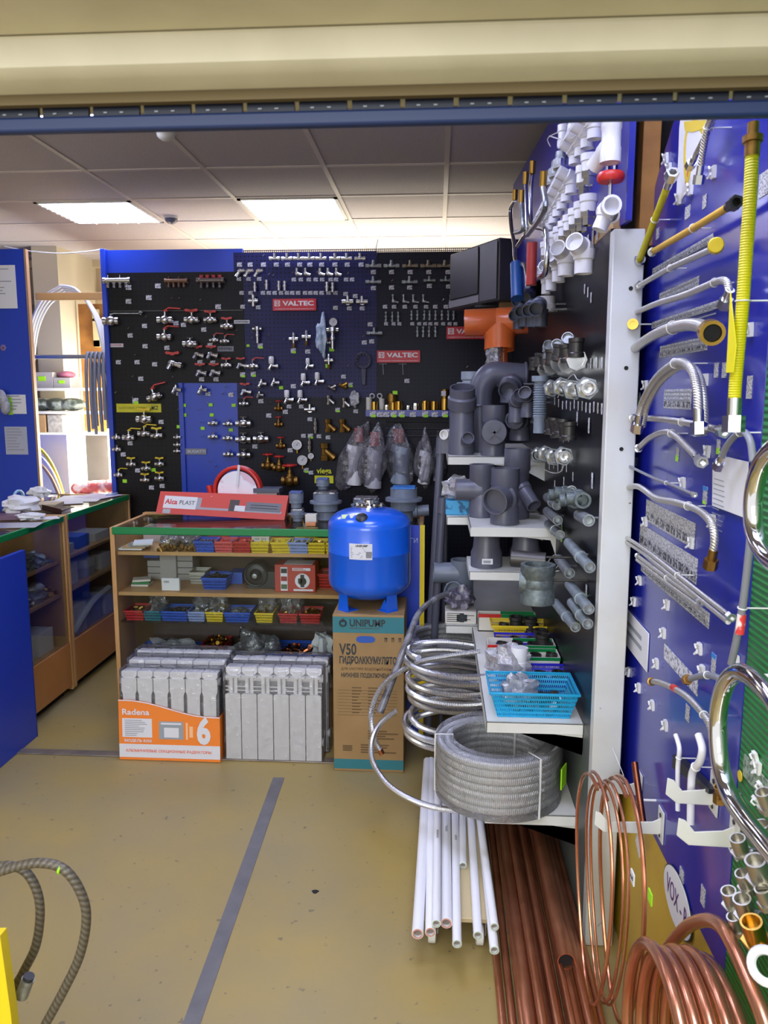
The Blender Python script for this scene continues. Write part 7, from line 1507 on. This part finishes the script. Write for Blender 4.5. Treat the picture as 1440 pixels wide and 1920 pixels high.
a, b = aX(1275, 1415, XB - .004), aX(1345, 1480, XB - .004); solo('black_rack', MB().prism([(a.y, a.z), (a.y, a.z - .03), (b.y, b.z - .01), (b.y, b.z)], (XB - .02, 0, 0), Y, Z, (.018, 0, 0)), BLACKP, 'black holder bar behind the two white bent tubes', 'holder', loc=tuple(a))

# sheets of price tags stuck in strips
def strip_sheet(bl, tr, label, m_=TAGBIG, name='tag_sheet', cat='label', cells=True):
    a, b = aX(*bl, XB - .001), aX(*tr, XB - .001); y0, y1, z0, z1 = b.y, a.y, min(a.z, b.z), max(a.z, b.z)
    t = thing(name, label, cat, (XB, (y0 + y1) / 2, z0)); part('sheet', MB().lohi((XB - .0016, y0, z0), (XB - .0004, y1, z1)), m_, t)
    if cells:
        n = max(3, int((y1 - y0) / .032)); mb = MB(); w_ = (y1 - y0) / n
        for k in range(n): mb.lohi((XB - .0022, y0 + k * w_ + .004, z0 + .004), (XB - .0016, y0 + (k + .82) * w_, z0 + (z1 - z0) * .38))
        part('print_block', mb, mat('print_block', (58, 58, 64), .5, noise=(150, (180, 180, 184), (.5, .56))), t)
        part('print', lines((XB - .0018, y1 - .006, z1 - .008), V((0, -1, 0)), Z, y1 - y0 - .012, max(3, int((z1 - z0) / .016)), .009, .003, (-.0005, 0, 0), n, (.95, 1)), mat('grey_print', (140, 146, 156), .6), t)
    return t
for bl_, tr_2, lb in (((1223, 517), (1338, 437), 'printed tag sheet under the amber gas hose'), ((1236, 568), (1311, 517), 'printed tag sheet under the hose with the yellow cap'), ((1222, 616), (1349, 562), 'printed tag sheet between the bent hose and the thickest hose'),
                      ((1237, 671), (1327, 630), 'printed tag sheet below the thickest hose'), ((1244, 765), (1297, 729), 'small square tag sheet inside the arch of hose'), ((1212, 960), (1304, 1000), 'slanted tag sheet under the turned down hose'),
                      ((1200, 1004), (1308, 1066), 'slanted tag sheet just over the long thin pair'), ((1202, 1070), (1330, 1150), 'slanted tag sheet under the thin braided hoses')):
    a, b = aX(*bl_, XB), aX(*tr_2, XB)
    if b.z - a.z < .03 and bl_[1] < tr_2[1]:
        h_ = .055; zc = (a.z + b.z) / 2
        t = thing('tag_sheet', lb, 'label', (XB, (a.y + b.y) / 2, zc - h_ / 2)); y0, y1 = b.y, a.y
        part('sheet', MB().lohi((XB - .0016, y0, zc - h_ / 2), (XB - .0004, y1, zc + h_ / 2)), TAGBIG, t); n = int((y1 - y0) / .04); w_ = (y1 - y0) / n; mb = MB()
        for k in range(n): mb.lohi((XB - .0022, y0 + k * w_ + .004, zc - h_ * .42), (XB - .0016, y0 + (k + .82) * w_, zc - h_ * .06))
        part('print_block', mb, mat('print_block', (58, 58, 64), .5, noise=(150, (180, 180, 184), (.5, .56))), t)
    else: strip_sheet(bl_, tr_2, lb)
def board_tag(x, y, w_, h_, label, kind='white', xx=XB):
    p = aX(x, y, xx - .001); t = thing('price_tag', label, 'price tag', p)
    part('paper', MB().box(p, (.0012, w_, h_)), TAGBIG if kind != 'plain' else PAPER, t)
    if kind == 'lime': part('lime_sticker', MB().box(p + V((-.001, 0, -h_ * .28)), (.001, w_ * .8, h_ * .42)), LIME, t)
    if kind == 'blue': part('blue_header', MB().box(p + V((-.001, 0, h_ * .38)), (.001, w_, h_ * .22)), mat('tag_blue', (40, 130, 210), .5), t)
for x, y, w_, h_, kd, lb in ((1289, 398, .045, .034, 'w', 'printed tag above the middle of the amber hose'), (1321, 378, .03, .034, 'w', 'printed tag right of the poster tip'), (1233, 438, .03, .034, 'w', 'small tag between the yellow and the amber hose'), (1432, 345, .05, .05, 'w', 'printed tag at the right edge beside the long yellow hose'),
        (1343, 694, .028, .036, 'w', 'left tag of the two beside the arch'), (1358, 694, .028, .036, 'w', 'right tag of the two beside the arch'), (1405, 726, .028, .05, 'w', 'dark printed tag right of the long yellow hose'), (1194, 696, .05, .034, 'w', 'tag at the far edge left of the arch'), (1196, 748, .05, .044, 'lime', 'lime marked tag at the far edge beside the arch foot'),
        (1270, 852, .026, .04, 'lime', 'lime marked tag under the bowed hose'), (1347, 838, .022, .036, 'lime', 'lime marked tag above the grey bent hose'), (1322, 928, .03, .044, 'blue', 'blue headed tag beside the tip of the thinnest line'), (1338, 1244, .028, .05, 'blue', 'blue headed tag above the short grey hose'),
        (1289, 1337, .030, .044, 'w', 'tag below the curved braided hose'), (1278, 1640, .034, .034, 'w', 'small tag low on the blue board above the oval sign'), (1318, 1680, .03, .05, 'w', 'dark printed tag at the bottom of the blue board'), (1197, 648, .05, .026, 'w', 'narrow tag behind the thick hose at the far edge')):
    board_tag(x, y, w_ * .8, h_ * .8, lb, kd)
board_tag(1321, 938, .018, .016, 'round lime sticker below the blue headed tag', 'lime')
a, b = aX(1246, 1222, XB), aX(1309, 1288, XB); zc = (a.z + b.z) / 2
t = thing('tag_sheet', 'pale tag strip low on the board above the curved hose', 'label', (XB, (a.y + b.y) / 2, zc)); part('sheet', MB().lohi((XB - .0016, b.y, zc - .018), (XB - .0004, a.y, zc + .018)), TAG, t)
a, b = aX(1166, 1160, XB), aX(1217, 1222, XB); zc = (aX(1190, 1192, XB)).z; y0, y1 = b.y, a.y; r_ = .012
t = thing('rounded_sign', 'white rounded plastic sign at the far edge of the blue board', 'sign', (XB, (y0 + y1) / 2, zc - .05))
part('plate', MB().lohi((XB - .004, y0, zc - .052), (XB - .0005, y1, zc + .052)), LABELW, t, bev=.003)
part('print', lines((XB - .0042, y1 - .03, zc + .012), V((0, -1, 0)), Z, (y1 - y0) * .75, 2, .026, .012, (-.0005, 0, 0), 5, (.8, 1)), mat('grey_print', (140, 146, 156), .6), t)
pp = [aX(x, y, XB - .006) for x, y in ((1337, 948), (1338, 868), (1366, 857), (1405, 866), (1401, 972))]
t = thing('paper_notice', 'white ruled paper with a curled edge at the right of the hose board', 'notice', pp[0]); part('sheet', MB().prism([(p.y, p.z) for p in pp], (XB - .008, 0, 0), Y, Z, (.001, 0, 0)), PAPER, t)
y0 = pp[0].y; part('rule', lines((XB - .0084, y0 - .004, pp[1].z - .03), V((0, -1, 0)), Z, .07, 13, .0095, .0015, (-.0004, 0, 0), 5, (.5, .9)), mat('grey_print', (140, 146, 156), .6), t)
c = aX(1272, 1690, XB); 
t = thing('oval_sign', 'white oval sign with handwritten letters on the yellow board', 'sign', c)
ov = lambda s, xx, m_, nm: part(nm, MB().prism([(c.y + math.cos(k * PI / 20) * .105 * s, c.z + math.sin(k * PI / 20) * .064 * s) for k in range(40)], (xx, 0, 0), Y, Z, (.001, 0, 0)), m_, t)
ov(1.0, XB - .003, PRINT, 'outline'); ov(.96, XB - .004, PAPER, 'oval')
text('VOX - R', .062, mat('pen_purple', (90, 40, 110), .5), t, (XB - .0046, c.y, c.z), V((0, -1, 0)), Z, width=.15)

# white S clips
kit('hose_clip', [('base', MB().box((0, -.004, 0), (.020, .008, .030)), WHITEP), ('jaw', MB().sweep([(-.006, -.008, .010), (.002, -.016, .013), (.009, -.016, .006), (.003, -.012, 0), (.009, -.014, -.008), (0, -.018, -.013), (-.008, -.010, -.010)], .0028, 6), WHITEP)])
CL = ((1252, 297, 'topmost at the far edge'), (1258, 316, 'right under the topmost one'), (1341, 323, 'alone beside the pair over the poster'), (1298, 355, 'under the poster tip'), (1276, 373, 'at the lower corner of the poster'), (1410, 618, 'right of the yellow tag'), (1202, 1088, 'below the far end of the thin hoses'), (1191, 1128, 'over the white rounded sign'), (1254, 1134, 'below the last slanted sheet'), (1247, 1187, 'right of the white rounded sign'), (1315, 1216, 'beside the blue headed tag'), (1234, 1244, 'left of the pale tag strip'), (1180, 1260, 'at the lower left of the rounded sign'), (1200, 1290, 'left of the curved hose end'), (1226, 1322, 'below the curved hose end'), (1251, 1360, 'above the white bent tubes'), (1156, 1392, 'lowest at the far edge'), (1384, 1240, 'beside the end of the long grey hose'), (1320, 1258, 'holding the short grey hose'), (1330, 847, 'beside the near end of the bowed hose'), (1340, 976, 'holding the turned down hose'), (1300, 1018, 'between the slanted sheets'), (1326, 712, 'holding the near leg of the arch'), (1213, 722, 'holding the far leg of the arch'), (1213, 978, 'above the second slanted sheet'), (1185, 866, 'at the end of the thinnest line'), (1284, 905, 'holding the thinnest line'))
for x, y, w_ in CL:
    p = aX(x, y, XB); put('hose_clip', 'hose_clip', 'small white hose clip ' + w_, 'clip', p, (.1 * math.sin(x), 0, -PI / 2), None, .82)
# white metal hook arms
def arm(x0, y0, x1, y1, label, dxx=.13):
    p = aX(x1, y1, XB - .001); t = thing('hook_arm', label, 'hook', p)
    part('wall_plate', MB().lohi((XB - .004, p.y - .022, p.z - .035), (XB - .0005, p.y + .022, p.z + .045)), WHITEM, t, bev=.001)
    part('arm', MB().prism([(0, -.02), (0, .022), (-.02, .012), (-dxx + .03, .008), (-dxx + .012, .03), (-dxx, .034), (-dxx - .002, .0), (-dxx + .02, -.018)], p + V((-.002, -.0015, 0)), X, Z, (0, .003, 0)), WHITEM, t, bev=.0008)
    for z in (.03, -.022): part('screw', MB().cyl((XB - .004, p.y, p.z + z), (XB - .006, p.y, p.z + z), .005, 10), DARKSTEEL, t)
arm(1160, 1550, 1240, 1550, 'white metal hook arm carrying the thin copper coils', .155)
arm(1278, 1566, 1378, 1570, 'long white metal hook arm, lowest and nearest on the boards', .10)
arm(1272, 1488, 1340, 1492, 'white metal hook arm behind the white bent tubes', .09)
arm(1160, 1475, 1200, 1478, 'small white hook arm behind the copper coils', .07)

# thin copper coils hanging on the arm
zc0 = aY(1150, 1668, 1.89).z
for i, (xx, Ry, Rz, yc, r, lb) in enumerate(((.402, .20, .292, 1.90, .0046, 'outer thin copper coil hanging on the white arm'), (.425, .195, .272, 1.885, .0038, 'inner thin copper coil with a white number tag'), (.462, .215, .30, 1.86, .0055, 'third copper coil nearest to the yellow board with a lime tag'))):
    t = thing('copper_coil', lb, 'copper coil', (xx, yc, zc0), group='thin copper coils on the arm')
    pts = []; n = 48; turns = (1.1, 2.15, 1.12)[i]
    for k in range(int(n * turns) + 1):
        a = PI / 2 - .2 + 2 * PI * k / n; pts.append(V((xx + .012 * k / n + .006 * math.sin(a * 2), yc - math.cos(a) * Ry, zc0 + math.sin(a) * Rz * (1 + .02 * k / n))))
    part('tube', MB().sweep(pts, r, 9), COPPERCOAT, t)
    if i:
        q = aX((1186, 1219)[i - 1], (1645, 1682)[i - 1], xx + .008); part('number_tag', MB().box(q, (.003, .028, .026)), (PAPER, LIME)[i - 1], t)
        if i == 1: text('6,35', .012, PRINT, t, (q.x - .002, q.y, q.z), V((0, -1, 0)), Z)
a, b = aX(1190, 1430, XB - .03), aX(1207, 1500, XB - .03); t = thing('copper_rod', 'straight copper tube end sticking up beside the thin coils', 'pipe', b); part('tube', MB().cyl(a, aX(1208, 1560, XB - .03), .0085, 14), COPPER, t); part('clip', MB().cyl(b, V((XB, b.y, b.z)), .003, 6), WHITEP, t)
q = aX(1199, 1580, XB - .02); solo('paper_tag', MB().box(q, (.002, .05, .06), M.Rotation(.5, 3, 'X')), PAPER, 'handwritten white paper tag hanging behind the copper coils', 'price tag', loc=tuple(q))
# heavy copper coil at the lower right
t = thing('copper_coil', 'heavy coil of thick copper tube standing on the floor at the lower right', 'copper coil', (.44, 1.33, .0))
pts = []
for j in range(48 * 5 + 1):
    a = -PI / 2 + 2 * PI * j / 48; k = j / 48; R_ = .284 + .006 * math.sin(k * 2.5)
    pts.append(V((.400 + .0245 * k, 1.285 - .004 * k - math.cos(a) * R_ * .90, .303 + math.sin(a) * R_)))
part('tube', MB().sweep(pts, .0122, 14), COPPERCOAT, t)
t = thing('copper_coil', 'thick copper tube sweeping forward from the heavy coil along the boards', 'copper coil', aX(1330, 1730, .47))
part('tube', MB().sweep(curve([aX(x, y, .50) for x, y in ((1216, 2000), (1222, 1890), (1242, 1800), (1280, 1745), (1318, 1726), (1350, 1735), (1375, 1775), (1400, 1830), (1425, 1890), (1450, 1960))], 9), .0125, 14), COPPERCOAT, t)
# polished bent pipes close to the camera on the right
for pts, r, xx, lb in ((((1475, 1352), (1440, 1298), (1408, 1268), (1380, 1262), (1357, 1290), (1346, 1350), (1350, 1430), (1368, 1490), (1400, 1540), (1440, 1590), (1480, 1640)), .0130, .43, 'big polished chrome U pipe hanging before the green board'), (((1490, 822), (1450, 842), (1424, 880), (1412, 940), (1416, 1000), (1440, 1045), (1490, 1080)), .0125, .43, 'polished chrome pipe bend at the right edge above the U pipe')):
    P_ = [aX(x, y, xx) for x, y in pts]; t = thing('chrome_pipe', lb, 'pipe', P_[3]); part('tube', MB().sweep(curve(P_, 12), r, 18), POLISH, t)
    part('holder', MB().cyl(P_[2], V((XB, P_[2].y, P_[2].z)), .004, 8), WHITEM, t)
# brass fittings on the green board
BF = ((1389, 1592, NICKEL, .016, 'nickel bushing, uppermost on the green board'), (1424, 1640, NICKEL, .020, 'wide nickel bushing at the right edge'), (1372, 1690, NICKEL, .016, 'nickel reducer left of the others'), (1398, 1708, NICKEL, .018, 'nickel reducer above the brass bushing'), (1417, 1756, BRASS, .021, 'large yellow brass bushing on the green board'), (1352, 1488, OLDBRASS, .011, 'small brass nut end under the curved hose'))
for x, y, m_, r, lb in BF:
    p = aX(x, y, XB - .035); t = thing('hex_bushing', lb, 'pipe fitting', p); d = V((-.35, -.15, .93)).normalized()
    part('threaded_barrel', MB().pipe(p - d * .004, p + d * r * 1.5, r * .82, 20, .8, .4), m_, t); part('hex_flange', MB().cyl(p - d * r * .5, p - d * .004, r * 1.15, 6), m_, t); part('peg', MB().cyl(p, V((XB, p.y, p.z)), .003, 6), STEEL, t)
for i, (x, y) in enumerate(((1437, 1570), (1438, 1690), (1400, 1660), (1384, 1740), (1440, 1510))):
    p = aX(x, y, XB - .03); t = thing('hex_bushing', 'nickel fitting ' + ('beside the uppermost bushing', 'right of the reducers', 'behind the wide bushing', 'below the left reducer', 'right below the U pipe')[i], 'pipe fitting', p); d = V((-.4, -.1, .9)).normalized()
    part('threaded_barrel', MB().pipe(p, p + d * .026, .012, 18, .8, .4), NICKEL, t); part('hex_flange', MB().cyl(p - d * .010, p, .016, 6), NICKEL, t); part('peg', MB().cyl(p, V((XB, p.y, p.z)), .003, 6), STEEL, t)
p = aX(1438, 1812, XB - .06); t = thing('white_ring_fitting', 'white plastic ring fitting at the lower right edge', 'pipe fitting', p); part('ring', MB().torus(p, V((-.6, -.7, .3)), .022, .007, 24, 8), PPR, t); part('peg', MB().cyl(p + V((.02, 0, 0)), V((XB, p.y, p.z)), .004, 6), STEEL, t)
a, b = aX(1395, 1430, XB), aX(1448, 1500, XB); t = thing('tag_sheet', 'clear strip of printed tags on the green board behind the U pipe', 'label', (XB, (a.y + b.y) / 2, (a.z + b.z) / 2)); part('sheet', MB().lohi((XB - .0012, b.y, (a.z + b.z) / 2 - .02), (XB + .0008, a.y, (a.z + b.z) / 2 + .02)), mat('dim_tags', (150, 170, 150), .4, noise=(120, (90, 110, 90), (.48, .56))), t)
p = aX(1388, 1455, XB - .002); solo('yellow_dot', MB().cyl(p + V((-.0015, 0, 0)), p, .010, 14), YELLOWP, 'small yellow round sticker at the left end of the clear tag strip', 'sticker', loc=tuple(p))
for i, (x, y) in enumerate(((1425, 1440), (1420, 1420), (1432, 1475), (1424, 1500))): p = aX(x, y, XB); put('hose_clip', 'hose_clip', 'white clip on the green board ' + ('above the clear tag strip', 'uppermost behind the U pipe', 'right of the clear tag strip', 'lowest by the U pipe')[i], 'clip', p, (.3 * i, 0, -PI / 2), None, .7)
solo('drawn_wire', MB().sweep(curve([V((.50, 2.13, .62)), V((.52, 2.05, .56)), aX(1152, 1448, XB - .04), aX(1190, 1490, XB - .01)], 6), .001, 5), WHITEP, 'thin wire from the white post to the blue board', 'wire', loc=(.5, 2.13, .62))

# ================================================================ grey hoses at the lower left, close to the camera
YN = 1.15
for i, (pts, lb) in enumerate((((( -90, 1700), (-30, 1650), (20, 1628), (75, 1618), (120, 1630), (150, 1670), (162, 1720), (150, 1790), (118, 1860), (75, 1940), (50, 2000)), 'near grey braided hose bowed over the floor at the lower left, with a lime sticker'), (((-80, 1655), (-20, 1628), (30, 1625), (60, 1650), (75, 1700), (68, 1770), (45, 1820), (20, 1870), (0, 1960)), 'second grey braided hose ending in a steel ferrule at the lower left'))):
    P_ = [aY(x, y, YN + .05 * i) for x, y in pts]; t = thing('connection_hose', lb, 'hose', P_[-1]); part('hose', MB().sweep(curve(P_, 9), .0078, 12), TANHOSE, t)
    if i == 0: part('lime_sticker', MB().torus(P_[3].lerp(P_[4], .85), (P_[4] - P_[3]), .0075, .002, 14, 5), LIME, t)
    else:
        q = aY(48, 1848, YN - .01); d = (aY(54, 1828, YN) - aY(36, 1876, YN)).normalized(); part('ferrule', MB().cyl(q - d * .022, q + d * .014, .0105, 14), STEEL, t); part('ferrule_tip', MB().cyl(q + d * .014, q + d * .02, .009, 14), BLACKP, t)
a = aY(-60, 1960, 1.08); b = aY(16, 1760, 1.08)
st = thing('hose_stand', 'yellow stand edge showing at the lower left corner', 'stand', (a.x, 1.12, 0))
part('panel', MB().prism([(-1.05, 0), (aY(24, 1925, 1.10).x + .01, 0), (aY(20, 1900, 1.10).x, aY(20, 1900, 1.10).z), (aY(0, 1755, 1.10).x, aY(0, 1755, 1.10).z), (-1.05, .72)], (0, 1.10, 0), X, Z, (0, .02, 0)), YELLOWP, st)
part('rear_post', MB().lohi((-1.0, 1.12, 0), (-.96, 1.22, .74)), YELLOWP, st)
